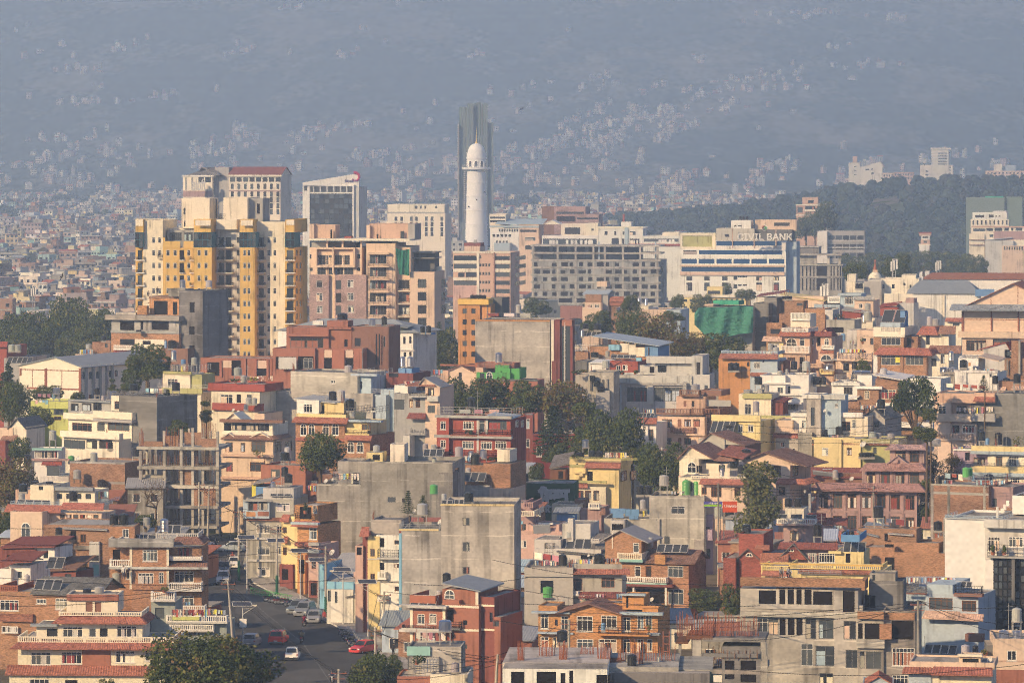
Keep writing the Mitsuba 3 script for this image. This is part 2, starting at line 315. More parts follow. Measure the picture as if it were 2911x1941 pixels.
def build_far():
    plan_far()
    r = random.Random(5)
    near = sorted(FARLIST, key=lambda h: h[1])[:170]
    made = {}
    for h in near:
        a, b, c = M(), M(), M(); far_house(r, *h, True, a, b, c)
        col = FARN[h[5]]; px = HX + h[0] * F / h[1]
        side = 'left of the yellow apartment tower' if px < 390 else 'behind the yellow apartment tower' if px < 880 else 'around the unfinished concrete block' if px < 1930 else 'right below the wooded ridge'
        k = thing('house', '', 'house', 'houses packed across the valley floor behind the towers')
        put('wall', a, 'brick' if h[5] == 'br' else 'concrete' if h[5] == 'cn' else 'paint', k); put('roof', b, 'plain', k)
        g = put('windows', c, 'glass', k); labels[g] = {'label': 'dark windows of the house', 'kind': 'stuff'}
        made.setdefault((col, side), []).append((px, h, k))
    for (col, side), q in made.items():
        q.sort(key=lambda t: t[0])
        for i, (px, h, k) in enumerate(q):
            pos = '' if len(q) == 1 else (ORD[i] + ' from left, ') if i < 20 else 'far right, '
            labels[k]['label'] = f'{col} {NUMW[h[4]]} storey house {side}, {pos}'.strip(', ') if len(q) > 1 else f'the only hazy {col} house {side}'
    rest = sorted(FARLIST, key=lambda h: h[1])[170:]
    mats = {'paint': M(), 'brick': M()}; b, c = M(), M()
    for h in rest: far_house(r, *h, h[1] < 2600, mats['brick' if h[5] in ('br',) else 'paint'], b, c)
    # houses on the mountainside
    n = 0
    spots = [(1750, 345, 330, 60, 190), (1500, 470, 260, 60, 150), (2000, 520, 250, 40, 60), (300, 430, 420, 45, 75), (900, 380, 420, 50, 95), (700, 470, 800, 30, 60), (2150, 215, 230, 60, 60), (2450, 60, 300, 45, 28), (2250, 40, 130, 30, 22), (900, 160, 500, 60, 36), (1650, 210, 500, 60, 30), (2500, 150, 170, 40, 16), (1050, 60, 150, 50, 12), (2700, 470, 260, 25, 40), (2250, 490, 250, 25, 40), (2000, 300, 300, 90, 40), (1200, 470, 300, 60, 90), (1750, 430, 380, 60, 110), (100, 520, 300, 25, 60), (330, 175, 320, 60, 34), (90, 100, 120, 40, 10), (500, 330, 300, 40, 30)]
    grid_d = np.linspace(4700, 11000, 1400)
    for cx, cy, sx, sy, m in spots:
        seeds = [(cx + r.gauss(0, sx * .5), cy + r.gauss(0, sy * .55), r.uniform(14, 55), r.uniform(-.35, .1)) for _ in range(max(3, m // 9))]
        for _ in range(int(m * .72)):
            q = r.choice(seeds); e = r.gauss(0, q[2]) if r.random() < .85 else r.gauss(0, sx * .5)
            px, py = q[0] + e, q[1] + e * q[3] + r.gauss(0, 5)
            xs = (px - HX) * grid_d / F
            ys = HY + (ZC - ground(xs, grid_d)) * F / grid_d
            hit = np.nonzero(ys < py)[0]
            if not len(hit) or not -50 < px < 2960 or py < -20: continue
            d = grid_d[hit[0]]; x = (px - HX) * d / F
            if ridge(x, d) > 4: continue
            w = r.uniform(5, 10) * (1.7 if r.random() < .1 else 1)
            far_house(r, x, d, w, r.uniform(6, 10), r.choice((1, 2, 2, 3, 3, 4)), r.choice(['cr', 'iv', 'cr', 'pe', 'pk', 'sa', 'pe', 'lg', 'pk', 'rs', 'gy', 'cn']), r.gauss(.1, .45), False, mats['paint'], b, c); n += 1
    k = thing('far_houses', 'distant houses spread over the valley floor and up the hazy mountainside', None, None, 'stuff')
    put('wall', mats['paint'], 'paint', k); put('brick_wall', mats['brick'], 'brick', k); put('roof', b, 'plain', k); put('windows', c, 'glass', k)
    for q in [q for q in scene if q.startswith(k + '__')]: labels[q] = {'label': 'all of these pieces of the distant houses', 'kind': 'stuff'}
    print('far', len(FARLIST), 'hill', n, 'trees', len(FAR_TREES))
# ---- trees ---------------------------------------------------------------------------------------------
def leaf_cards(pts, size, nrm, r, bias=1.1):
    n = len(pts)
    a = r.normal(size=(n, 3)) + nrm * bias; a /= np.linalg.norm(a, axis=1, keepdims=True)
    t = np.cross(a, r.normal(size=(n, 3))); t /= np.linalg.norm(t, axis=1, keepdims=True) + 1e-9
    b = np.cross(a, t); s = size * r.uniform(.6, 1.3, (n, 1))
    v = np.stack([pts - t * s, pts + b * s * .62, pts + t * s, pts - b * s * .62], 1).reshape(-1, 3)
    return v, np.arange(4 * n).reshape(n, 4)
def crown_points(r, lobes, n, hollow=.55):
    """points on uneven clumps: lobes are (x, y, z, rx, ry, rz)"""
    L = np.array(lobes, float); wgt = (L[:, 3] * L[:, 4]) ** 1.0; wgt /= wgt.sum()
    i = r.choice(len(L), n, p=wgt)
    u = r.normal(size=(n, 3)); u /= np.linalg.norm(u, axis=1, keepdims=True)
    rad = r.uniform(hollow, 1.05, (n, 1)) ** .5
    wob = .72 + .5 * meshkit.noise(u * 2.3 + i[:, None] * 5.1, 4)[:, None]
    return L[i, :3] + u * rad * L[i, 3:] * wob, u
def make_lobes(r, h, rad, n, kind):
    out = []
    for j in range(n):
        a, q = r.uniform(0, 2 * np.pi), r.uniform(0, 1)
        if kind == 'round': z = h * (.38 + .5 * q); rr = rad * .72 * math.sqrt(max(.05, 1 - ((z / h - .6) / .5) ** 2)) * r.uniform(.5, 1)
        elif kind == 'cone': z = h * (.15 + .8 * q); rr = rad * (1.02 - q) * r.uniform(.3, .8)
        elif kind == 'column': z = h * (.12 + .8 * q); rr = rad * .5 * r.uniform(.2, 1) * (1 if q < .7 else .6)
        else: z = h * (.62 + .28 * q); rr = rad * .85 * r.uniform(.2, 1)
        s = rad * {'round': .42, 'cone': .34 * (1.25 - q), 'column': .5, 'umbrella': .36}[kind] * r.uniform(.7, 1.25)
        out.append((rr * math.cos(a), rr * math.sin(a), z, s, s, s * (.55 if kind == 'umbrella' else .8)))
    return out
TREE = {}
def tree_proto(kind, seed, h, rad, nleaf, lsize, cols, nl=14):
    r = np.random.default_rng(seed)
    L = make_lobes(r, h, rad, nl, kind)
    pts, nrm = crown_points(r, L, nleaf)
    v, f = leaf_cards(pts, lsize, nrm, r)
    m = M()
    q = len(pts) // len(cols)
    for j, c in enumerate(cols):
        a, b = j * q, (j + 1) * q if j < len(cols) - 1 else len(pts)
        m.add(v[4 * a:4 * b], f[a:b] - 4 * a, c, seed % 100)
    t = M(); t.cyl([0, 0, -3], [0, 0, h * .42], rad * .085 + .12, rad * .05 + .06, 'tr', 7)
    for x, y, z, *_ in L[:7]: t.cyl([0, 0, h * .3], [x * .85, y * .85, z], rad * .035 + .05, .04, 'tr', 5)
    mesh, uv = m.arrays(); mt, ut = t.arrays()
    return mikit.ply(mesh, 'leaf', uv=uv), mikit.ply(mt, 'plain', uv=ut)
def tree_at(kind, key, label, x, y, z, sc, rot, group=None, cat='tree', sz=1.0):
    k = thing(key, label, cat, group)
    tw = T().translate([float(x), float(y), float(z)]).rotate([0, 0, 1], rot).scale([sc, sc, sc * sz])
    a, b = TREE[kind]
    put('crown', {**a, 'to_world': tw}, None, k); put('trunk', {**b, 'to_world': tw}, None, k)
    return k
WOODC = [(.024, .042, .03), (.036, .058, .038), (.03, .048, .034), (.055, .074, .044), (.05, .056, .042), (.02, .034, .025)]
_b = trimesh.creation.icosphere(subdivisions=1); BLOB, BLOBF = np.array(_b.vertices), np.array(_b.faces)
def build_wood():
    r = random.Random(17); rn = np.random.default_rng(17); VT = []
    for i, (x, d, s) in enumerate(sorted(FAR_TREES, key=lambda t: t[1])[:110]):
        VT.append((HX + x * F / d, tree_at('far', 'tree', '', x, d, float(ground(x, d)), s / 5, r.uniform(0, 360), 'trees among the valley houses')))
    VT.sort()
    for i, (px, k) in enumerate(VT):
        labels[k]['label'] = f'dark tree among the hazy valley houses, {ordn(i)} from the left edge'
    m = M(); L = []
    for x, d, s in sorted(FAR_TREES, key=lambda t: t[1])[110:]: L.append((x, d, float(ground(x, d)) + s * .8, s, s, s))
    for _ in range(900):
        d = r.uniform(2850, 4000); x = r.uniform(-30, 1560 * d / F)
        if ridge(x, d) > 5.5 and not blocked(x, d, 8):
            s = r.uniform(5, 9.5); L.append((x, d, float(ground(x, d)) + s * .85, s, s, s * 1.1))
    for _ in range(1000):
        d = r.uniform(1900, 3150); x = r.uniform(540 * d / F, 1520 * d / F)
        if not blocked(x, d, 8):
            s = r.uniform(4, 8); L.append((x, d, float(ground(x, d)) + s * .8, s, s, s))
    for x, y, z, a, b, c in L:
        n = 14
        for _ in range(3 if c > a * 1.05 else 2):
            q = BLOB * (.75 + .5 * meshkit.noise(BLOB * 1.9 + rn.uniform(0, 50), 3)[:, None]) * [a * .6, b * .6, c * .6] * rn.uniform(.75, 1.15) + [x + rn.normal() * a * .42, y + rn.normal() * a * .3, z + rn.uniform(-.3, .35) * c]; m.add(q, BLOBF, r.choice(WOODC))
        pts, nrm = crown_points(rn, [(x + rn.normal() * a * .45, y + rn.normal() * a * .3, z + rn.uniform(-.3, .4) * c, a * .62, b * .62, c * .62) for _ in range(5)], n, .7)
        v, f = leaf_cards(pts, 1.15 * a / 7, nrm, rn, 3.2)
        m.add(v, f, r.choice(WOODC))
    k = put('wood', m, 'leaf'); labels[k] = {'label': 'dark wood covering the ridge behind the city and clumps below it', 'category': 'wood', 'kind': 'stuff'}

def ordn(i):
    n = i + 1; return ORD[i] if i < 20 else f'{n}' + ('th' if n % 100 in (11, 12, 13) else {1: 'st', 2: 'nd', 3: 'rd'}.get(n % 10, 'th'))
FILL = []
def build_fill():
    """low sheds and shrubs in the gaps between the near houses"""
    r = random.Random(23); done = list(FOOT); n = 0
    for _ in range(2600):
        d = r.uniform(545, 1180); px = r.uniform(-40, 2950)
        if 540 < px < 1140 and d < 800: continue
        x = (px - HX) * d / F; w, dp = r.uniform(4.5, 8), r.uniform(4, 6.5)
        if any(a - .4 < x + w / 2 and b + .4 > x - w / 2 and c - .4 < d + dp and e + .4 > d for a, b, c, e in done): continue
        g = float(ground(x, d)); z = g - 1; h = 1 + r.choice((3, 3, 6, 6, 9)) + r.uniform(0, .8); yt = HY + (ZC - z - h - .5) * F / d; hw = w / 2 * F / d
        if not any(not any(q[0] < px + t * hw < q[1] and q[2] < yt + 6 and q[3] < d for q in VIS) for t in (-.9, -.45, 0, .45, .9)) or yt > 1930 or any(q[3] > d and q[0] < px + hw and q[1] > px - hw and q[2] < yt + 60 and yt < q[4] for q in VIS): continue
        done.append((x - w / 2, x + w / 2, d, d + dp)); VIS.append((px - hw, px + hw, yt, d, 0)); n += 1
        if r.random() < .3 and d > 740:
            s = r.uniform(1.6, 3); k = thing('shrub', '', 'tree', 'garden trees between the near houses'); FILL.append((px, 'garden tree in a gap between the near houses', k)); lo, hi, R, parts = TREE[r.choice(['broad', 'broad2', 'dry'])]
            sc = s / R; tw = T().translate([x, d + dp / 2, g + r.uniform(-1, 3)]).rotate([0, 0, 1], r.uniform(0, 360)).scale([sc, sc, sc * r.uniform(.9, 1.4)])
            for nm, pl in parts: scene[k + '__' + nm] = {**pl, 'to_world': tw}
            continue
        fr = Frame((x, d, z), r.gauss(.16, .12)); c = r.choice(['br', 'br', 'cn', 'cn', 'lg', 'iv', 'pe', 'gy', 'bo', 'lb', 'rs'])
        k = thing('house', '', 'house', 'low back houses in the gaps'); FILL.append((px, 'low back house in a gap between nearer houses', k))
        m = M().box((-w / 2, 0, 0), (w / 2, dp, h), jit(c, .1, r), fr); put('wall', m, 'brick' if c in ('br', 'bo') else 'concrete' if c == 'cn' else 'paint', k)
        q = M(); rf = r.choice(['mt', 'tl', 'gy', 'rs', 'lb', 'cn', 'cn'])
        if rf == 'cn': q.box((-w / 2 - .3, -.4, h), (w / 2 + .3, dp + .2, h + .2), 'cn', fr)
        else: sheet(q, [(-w / 2 - .4, -.6, h + .1), (w / 2 + .4, -.6, h + .1), (w / 2 + .4, dp + .3, h + 1.3), (-w / 2 - .4, dp + .3, h + 1.3)], jit(rf, .1, r), fr, .35)
        put('roof', q, 'plain', k)
        for i in range(int(h / 3)):
            for u in np.linspace(-w / 2, w / 2, max(2, int(w / 2.4)) + 1)[:-1] + w / max(2, int(w / 2.4)) / 2:
                zz = 1.9 + i * 3; p = M().box((u - .55, -.03, zz), (u + .55, .04, zz + 1.2), r.choice(GLASSES), fr); wk = M()
                for e in ((u - .62, u - .53, zz - .06, zz + 1.26), (u + .53, u + .62, zz - .06, zz + 1.26), (u - .53, u + .53, zz + 1.18, zz + 1.26), (u - .53, u + .53, zz - .06, zz + .02), (u - .03, u + .03, zz, zz + 1.2)): wk.box((e[0], -.09, e[2]), (e[1], .02, e[3]), r.choice(['wh', 'wd', 'lg']), fr)
                wk = put('window', wk, 'plain', k); put('pane', p, 'glass', wk)
    for w in {f[1]: 0 for f in FILL}:
        for i, (px, _, k) in enumerate(sorted(f for f in FILL if f[1] == w)): labels[k]['label'] = f'{w}, {ordn(i)} from the left edge'
    print('fill', n)
# ---- building kit: a building is written as lines of measurements, read off at its own distance and set down there --------------
def f2(t): return float(t)
class Face:
    def __init__(s, fr): s.fr = fr; s.x = np.array([fr.c, -fr.s]); s.y = np.array([fr.s, fr.c])
    def loc(s, px, py, out=0.0):
        r = np.array([(px - HX) / F, 1.0]); o = s.fr.o[:2]
        t = (o @ s.y - out) / (r @ s.y)
        return float((r * t - o) @ s.x), ZC - (py - HY) / F * t
def holed(m, fr, u0, u1, z0, z1, holes, dep, c, k):
    """a wall face with real openings and their reveals"""
    H = [(max(u0 + .02, a), min(u1 - .02, b), max(z0 + .02, e), min(z1 - .02, f)) for a, b, e, f in holes]
    H = [h for h in H if h[1] > h[0] + .05 and h[3] > h[2] + .05]
    U = sorted({u0, u1, *(h[0] for h in H), *(h[1] for h in H)}); Z = sorted({z0, z1, *(h[2] for h in H), *(h[3] for h in H)})
    Q = []
    for a, b in zip(U, U[1:]):
        zs = None
        for e, f in zip(Z, Z[1:]):
            cu, cz = (a + b) / 2, (e + f) / 2
            if any(h[0] < cu < h[1] and h[2] < cz < h[3] for h in H):
                if zs is not None: Q.append([(a, 0, zs), (b, 0, zs), (b, 0, e), (a, 0, e)]); zs = None
            elif zs is None: zs = e
        if zs is not None: Q.append([(a, 0, zs), (b, 0, zs), (b, 0, z1), (a, 0, z1)])
    for a, b, e, f in H:
        Q += [[(a, 0, e), (a, dep, e), (a, dep, f), (a, 0, f)], [(b, 0, f), (b, dep, f), (b, dep, e), (b, 0, e)],
              [(a, 0, f), (a, dep, f), (b, dep, f), (b, 0, f)], [(b, 0, e), (b, dep, e), (a, dep, e), (a, 0, e)]]
    v = fr(np.array(Q, float).reshape(-1, 3))
    m.add(v, np.arange(len(v)).reshape(-1, 4), c, k)
MATN = dict(p='paint', c='concrete', b='brick', t='tile', n='plain', m='plain', g='gloss')
class Ctx: pass
S = Ctx(); S.ox = S.oy = 0.0; S.k = 1.0; S.key = None; S.blk = None; S.n = 0
HOUSES = {}          # key -> (short phrase, its clutter)
CLUT = []
FOOT = []
VIS = []
ROOFS = {}
def sx(t): return S.ox + float(t) / S.k
def sy(t): return S.oy + float(t) / S.k
def end_block():
    b = S.blk
    if b is None: return
    S.blk = None
    m = M(); u0, u1, z0, z1, v1 = b.u0, b.u1, b.z0, b.z1, b.v1 - b.v0
    c, k = b.col, RNG.randrange(200)
    holed(m, b.f.fr, u0, u1, z0, z1, b.holes['f'], b.dep, c, k)
    holed(m, b.r.fr, 0, v1, z0, z1, b.holes['r'], b.dep, c, k)
    holed(m, b.l.fr, -v1, 0, z0, z1, b.holes['l'], b.dep, c, k)
    fr = b.f.fr
    m.quad([(u1, v1, z0), (u0, v1, z0), (u0, v1, z1), (u1, v1, z1)], c, fr, k)
    hp = b.hp; w = .16 if hp else 0
    if hp and u1 - u0 > 1 and v1 > 1:
        o = [(u0, 0), (u1, 0), (u1, v1), (u0, v1)]; q = [(u0 + w, w), (u1 - w, w), (u1 - w, v1 - w), (u0 + w, v1 - w)]
        for i in range(4):
            j = (i + 1) % 4
            m.quad([(*o[i], z1), (*o[j], z1), (*q[j], z1), (*q[i], z1)], c, fr, k)
            m.quad([(*q[i], z1), (*q[j], z1), (*q[j], z1 - hp), (*q[i], z1 - hp)], c, fr, k)
        r = M().quad([(*q[0], z1 - hp), (*q[1], z1 - hp), (*q[2], z1 - hp), (*q[3], z1 - hp)], b.roof, fr)
    else: r = M().quad([(u0, 0, z1), (u1, 0, z1), (u1, v1, z1), (u0, v1, z1)], b.roof if b.roof else c, fr)
    put('wall', m, MATN[b.mat], S.key); put('roof', r, 'concrete' if not isinstance(b.roof, str) or b.roof in ('cn', 'lg', 'cl', 'gy', 'cd') else 'plain', S.key)
    if hp and S.d < 1000: ROOFS.setdefault(S.key, []).append((b, u0, u1, z1, v1))
def ends(z): return z
def op_C(a, raw): end_block(); S.ox, S.oy, S.k = map(float, a[:3])
def op_H(a, raw):
    """H name distance angle | short phrase | more"""
    end_block()
    q = [t.strip() for t in raw.split('|')]
    name, d, rot = q[0].split()[:3]; cat = {'house': 'house'}.get(name, name.replace('_', ' ').split()[-1]) if len(q[0].split()) < 4 else q[0].split()[3].replace('_', ' ')
    lab = q[1] + (', ' + q[2] if len(q) > 2 and q[2] else '')
    S.key = thing(name, lab, cat); S.d = float(d); S.a = math.radians(float(rot) * (1.6 if cat == 'house' and float(rot) > 5 else 1)); S.O = None; S.face = 'f'
    HOUSES[S.key] = q[1]
def op_B(a, raw):
    """B x0 x1 y0 y1 material colour v0 v1 parapet roof"""
    end_block()
    x0, x1, y0 = sx(a[0]), sx(a[1]), sy(a[2])
    mat = a[4] if len(a) > 4 else 'p'; col = a[5] if len(a) > 5 else 'cr'
    v0 = float(a[6]) if len(a) > 6 else 0.0; v1 = float(a[7]) if len(a) > 7 else v0 + 9.0
    hp = float(a[8]) if len(a) > 8 else .6
    if S.O is None:
        p = P(x1 if S.a >= 0 else x0, y0, S.d); S.O = np.array([p[0], p[1], 0.0])
    ev = np.array([math.sin(S.a), math.cos(S.a), 0]); eu = np.array([math.cos(S.a), -math.sin(S.a), 0])
    b = Ctx(); b.f = Face(Frame(S.O + ev * v0, S.a)); b.v0, b.v1, b.hp, b.mat = v0, v1, hp, mat
    b.col = jit(col, .04); b.dep = .18; b.roof = a[9] if len(a) > 9 else ('cn' if mat != 'c' else 'cd')
    b.u0, _ = b.f.loc(x0, y0); b.u1, b.z1 = b.f.loc((x0 + x1) / 2, y0); b.u1 = b.f.loc(x1, y0)[0]
    if a[3] == '-': b.z0 = min(float(gz(S.d)) - 1.5, b.z1 - 1)
    else: b.z0 = b.f.loc((x0 + x1) / 2, sy(a[3]))[1]
    b.r = Face(Frame(b.f.fr.o + eu * b.u1, S.a - math.pi / 2)); b.l = Face(Frame(b.f.fr.o + eu * b.u0, S.a + math.pi / 2))
    b.holes = dict(f=[], r=[], l=[]); b.later = []
    cs = b.f.fr(np.array([(b.u0, 0, 0), (b.u1, 0, 0), (b.u0, v1 - v0, 0), (b.u1, v1 - v0, 0)])); S.vis = [x0 - 2, x1 + 2, y0, S.d + v0, y0 + 45 if a[3] == '-' else sy(a[3])]; VIS.append(S.vis); FOOT.append((cs[:, 0].min(), cs[:, 0].max(), cs[:, 1].min(), cs[:, 1].max()))
    if S.d > 1250: EXCL.append((b.f.fr.o[0] + b.u0 * 1 - 4, b.f.fr.o[0] + b.u1 + 5, S.d - 22, S.d + max(v1, 12) + 8))
    S.blk = b; S.face = 'f'; S.last = b
def cur(): return {'f': S.last.f, 'r': S.last.r, 'l': S.last.l}[S.face]
def op_F(a, raw): S.face = a[0]
def rect(x0, x1, y0, y1, out=0.0):
    f = cur(); cx = (sx(x0) + sx(x1)) / 2; S.vis[4] = max(S.vis[4], min(sy(y1) + 8, 1941))
    (u0, _), (u1, _) = f.loc(sx(x0), sy(y0), out), f.loc(sx(x1), sy(y0), out)
    return min(u0, u1), max(u0, u1), f.loc(cx, sy(y1), out)[1], f.loc(cx, sy(y0), out)[1]
GLASSES = [(.035, .04, .05), (.05, .06, .07), (.02, .024, .03), (.07, .085, .1), (.045, .04, .04), (.09, .1, .11)]
CURT = ['cu', 'cu', 'iv', 'lg', 'pe', 'cr2', 'rs', 'lb']
def window(u0, u1, z0, z1, st, fr=None, hole=True, side=None):
    b = S.last; side = side or S.face; fr = fr or cur().fr; key = S.key; g = RNG.choice(GLASSES)
    if hole and S.blk is b: b.holes[side].append((u0, u1, z0, z1))
    off = .02 if not hole or S.blk is not b else b.dep - .05
    w, h = u1 - u0, z1 - z0
    m, p, cu = M(), M(), M()
    fc = {'w': 'wh', 'b': 'wd', 'g': 'dg', 'c': 'cr', 'a': 'wh', 'k': 'bk', 'm': 'bn', 'l': 'lg'}.get(st[0])
    if st == 'nu': g = (.025, .075, .19)
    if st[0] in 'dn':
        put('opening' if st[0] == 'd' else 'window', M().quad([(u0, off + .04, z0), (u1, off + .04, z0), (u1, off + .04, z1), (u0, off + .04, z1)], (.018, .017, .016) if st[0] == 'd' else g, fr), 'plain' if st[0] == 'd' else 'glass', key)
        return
    if st[0] == 'r':
        put('door', M().box((u0, off - .02, z0), (u1, off + .03, z1), st[1:] or 'bn', fr), 'plain', key); return
    t = min(.08, w * .1)
    if st[0] == 'a':
        zc = z1 - w / 2; th = np.linspace(0, np.pi, 9); cx = (u0 + u1) / 2
        arc = [(cx + w / 2 * np.cos(x), zc + w / 2 * np.sin(x)) for x in th]
        poly = [(u1, z0)] + arc + [(u0, z0)]
        p.quad([(x, -.02, z) for x, z in poly], g, fr)
        for (x, z), (x2, z2) in zip(poly + [(u1, z0)], poly[1:] + poly[:1]):
            c0 = np.array([cx, zc - h * .1]); s = 1 + 2.4 * t / w
            o = [(x, -.09, z), (x2, -.09, z2), (c0[0] + (x2 - c0[0]) * s, -.09, c0[1] + (z2 - c0[1]) * s), (c0[0] + (x - c0[0]) * s, -.09, c0[1] + (z - c0[1]) * s)]
            m.quad(o, fc, fr); m.quad([o[0], o[1], (o[1][0], 0, o[1][2]), (o[0][0], 0, o[0][2])], fc, fr); m.quad([o[3], o[2], (o[2][0], 0, o[2][2]), (o[3][0], 0, o[3][2])], fc, fr)
        m.box((cx - .03, -.07, z0), (cx + .03, -.03, z1), fc, fr); m.box((u0, -.07, zc - .04), (u1, -.03, zc + .04), fc, fr)
    else:
        for q in ((u0, u0 + t, z0, z1), (u1 - t, u1, z0, z1), (u0 + t, u1 - t, z0, z0 + t), (u0 + t, u1 - t, z1 - t, z1)):
            m.box((q[0], off - .07, q[2]), (q[1], off + .03, q[3]), fc, fr)
        n = int(st[1]) if len(st) > 1 and st[1].isdigit() else max(1, round(w / .75)); mt = t * .75
        for i in range(1, n): x = u0 + w * i / n; m.box((x - mt / 2, off - .05, z0 + t), (x + mt / 2, off + .02, z1 - t), fc, fr)
        if h > 1.2 and w > .5 and st[0] != 'g': m.box((u0 + t, off - .045, z1 - h * .27), (u1 - t, off + .015, z1 - h * .27 + mt), fc, fr)
        if st[0] == 'g' and h > 2.2:
            for i in range(1, max(2, round(h / 1.3))): zz = z0 + h * i / max(2, round(h / 1.3)); m.box((u0 + t, off - .045, zz), (u1 - t, off + .015, zz + mt), fc, fr)
        p.quad([(u0, off + .01, z0), (u1, off + .01, z0), (u1, off + .01, z1), (u0, off + .01, z1)], g, fr)
        if st[0] in 'wbcg' and RNG.random() < .7:
            cc = jit(RNG.choice(CURT), .15)
            for i in range(n):
                if RNG.random() < .5:
                    x0, x1 = u0 + w * i / n + t * .6, u0 + w * (i + 1) / n - t * .6
                    if RNG.random() < .4: x1 = x0 + (x1 - x0) * .55
                    zt = z1 - (h * .27 if h > 1.2 else t)
                    nf = max(2, int((x1 - x0) / .16)); xs = np.linspace(x0, x1, nf + 1)
                    for j in range(nf): cu.quad([(xs[j], off + (.0 if j % 2 else .008), z0 + t), (xs[j + 1], off + (.008 if j % 2 else .0), z0 + t), (xs[j + 1], off + (.008 if j % 2 else .0), zt), (xs[j], off + (.0 if j % 2 else .008), zt)], cc, fr)
        if st[0] in 'wbcm' and hole and side == 'f': m.box((u0 - .08, -.1, z0 - .1), (u1 + .08, .0, z0 - .01), b.col if st[0] != 'w' else 'lg', fr)
    k = put('window', m, 'plain', key); put('pane', p, 'glass', k)
    if cu.rows or cu.n: put('curtain', cu, 'plain', k)
def op_W(a, raw):
    st = a[4] if len(a) > 4 else 'w'
    u0, u1, z0, z1 = rect(*map(float, a[:4]))
    window(u0, u1, z0, z1, st, hole=st[0] != 'a')
def op_G(a, raw):
    """G x0 x1 y0 y1 columns rows width height style: an even grid of windows"""
    x0, x1, y0, y1 = map(float, a[:4]); nx, ny = int(a[4]), int(a[5]); w, h = float(a[6]), float(a[7]); st = a[8] if len(a) > 8 else 'w'
    for j in range(ny):
        for i in range(nx):
            cx = x0 + (x1 - x0) * (i + .5) / nx; cy = y0 + (y1 - y0) * (j + .5) / ny
            op_W([cx - w / 2, cx + w / 2, cy - h / 2, cy + h / 2, st], raw)
def wraps(pr):
    """how far a projecting piece also runs round the right-hand or left-hand corner"""
    return 0
def op_S(a, raw):
    """S x0 x1 y0 y1 projection colour material name"""
    pr = float(a[4]) if len(a) > 4 else .5
    u0, u1, z0, z1 = rect(*map(float, a[:4]), pr); c = a[5] if len(a) > 5 else S.last.col; mt = a[6] if len(a) > 6 else 'p'
    put(a[7] if len(a) > 7 else 'ledge', M().box((u0, -pr, z0), (u1, .0 if pr > 0 else .3, z1), c if not isinstance(c, str) else jit(c, .05), cur().fr), MATN[mt], S.key)
def rails(m, fr, p, q, z0, z1, st, c):
    """a railing between the points p and q (x, y) of the frame"""
    p, q = np.array(p, float), np.array(q, float); L = np.linalg.norm(q - p); d = (q - p) / max(L, 1e-6); h = z1 - z0
    def bx(t0, t1, wd, a, b, col=c):
        x = p + d * t0; y = p + d * t1; nrm = np.array([-d[1], d[0]]) * wd / 2
        v = [(*(x - nrm), a), (*(y - nrm), a), (*(y + nrm), a), (*(x + nrm), a), (*(x - nrm), b), (*(y - nrm), b), (*(y + nrm), b), (*(x + nrm), b)]
        m.add(fr(np.array(v)), [[0, 1, 5, 4], [1, 2, 6, 5], [2, 3, 7, 6], [3, 0, 4, 7], [4, 5, 6, 7], [3, 2, 1, 0]], col)
    if st == 'b':
        bx(0, L, .2, z1 - .12, z1); bx(0, L, .2, z0, z0 + .1); n = max(2, int(L / .26))
        for i in range(n): t = L * (i + .5) / n; bx(t - .06, t + .06, .12, z0 + .1, z1 - .12)
        for t in np.linspace(0, L, max(2, int(L / 2.6) + 1)): bx(max(0, t - .12), min(L, t + .12), .22, z0, z1 + .03)
    elif st == 's': bx(0, L, .14, z0, z1)
    else:
        for f in (1, .62, .28): bx(0, L, .05, z0 + h * f - .05, z0 + h * f)
        n = max(1, int(L / 1.2))
        for i in range(n + 1): t = L * i / n; bx(max(0, t - .025), min(L, t + .025), .05, z0, z1)
        if st == 'v':
            n = int(L / .3)
            for i in range(n): t = L * (i + .5) / n; bx(t - .015, t + .015, .03, z0, z1)
def op_N(a, raw):
    """N x0 x1 y0 y1 projection colour style: a balcony, rail top at y0 and slab bottom at y1"""
    pr = float(a[4]) if len(a) > 4 else 1.2; c = jit(a[5], .05) if len(a) > 5 else S.last.col; st = a[6] if len(a) > 6 else 's'
    u0, u1, z0, z1 = rect(*map(float, a[:4]), pr); fr = cur().fr
    k = put('balcony', M().box((u0, -pr, z0), (u1, .0, z0 + .22), c, fr), 'paint', S.key)
    m = M(); rc = 'bk' if st in 'rv' else ('wh' if st == 'B' else c)
    s2 = 'b' if st == 'B' else st
    for p, q in (((u0 + .08, -pr + .1), (u1 - .08, -pr + .1)), ((u1 - .09, -pr + .18), (u1 - .09, 0)), ((u0 + .09, 0), (u0 + .09, -pr + .18))):
        rails(m, fr, p, q, z0 + .22, z1, s2, rc)
    r = put('railing', m, 'plain', k)
    if s2 in 'bv': labels[r] = {'label': 'row of slim balusters along the balcony', 'kind': 'stuff'}
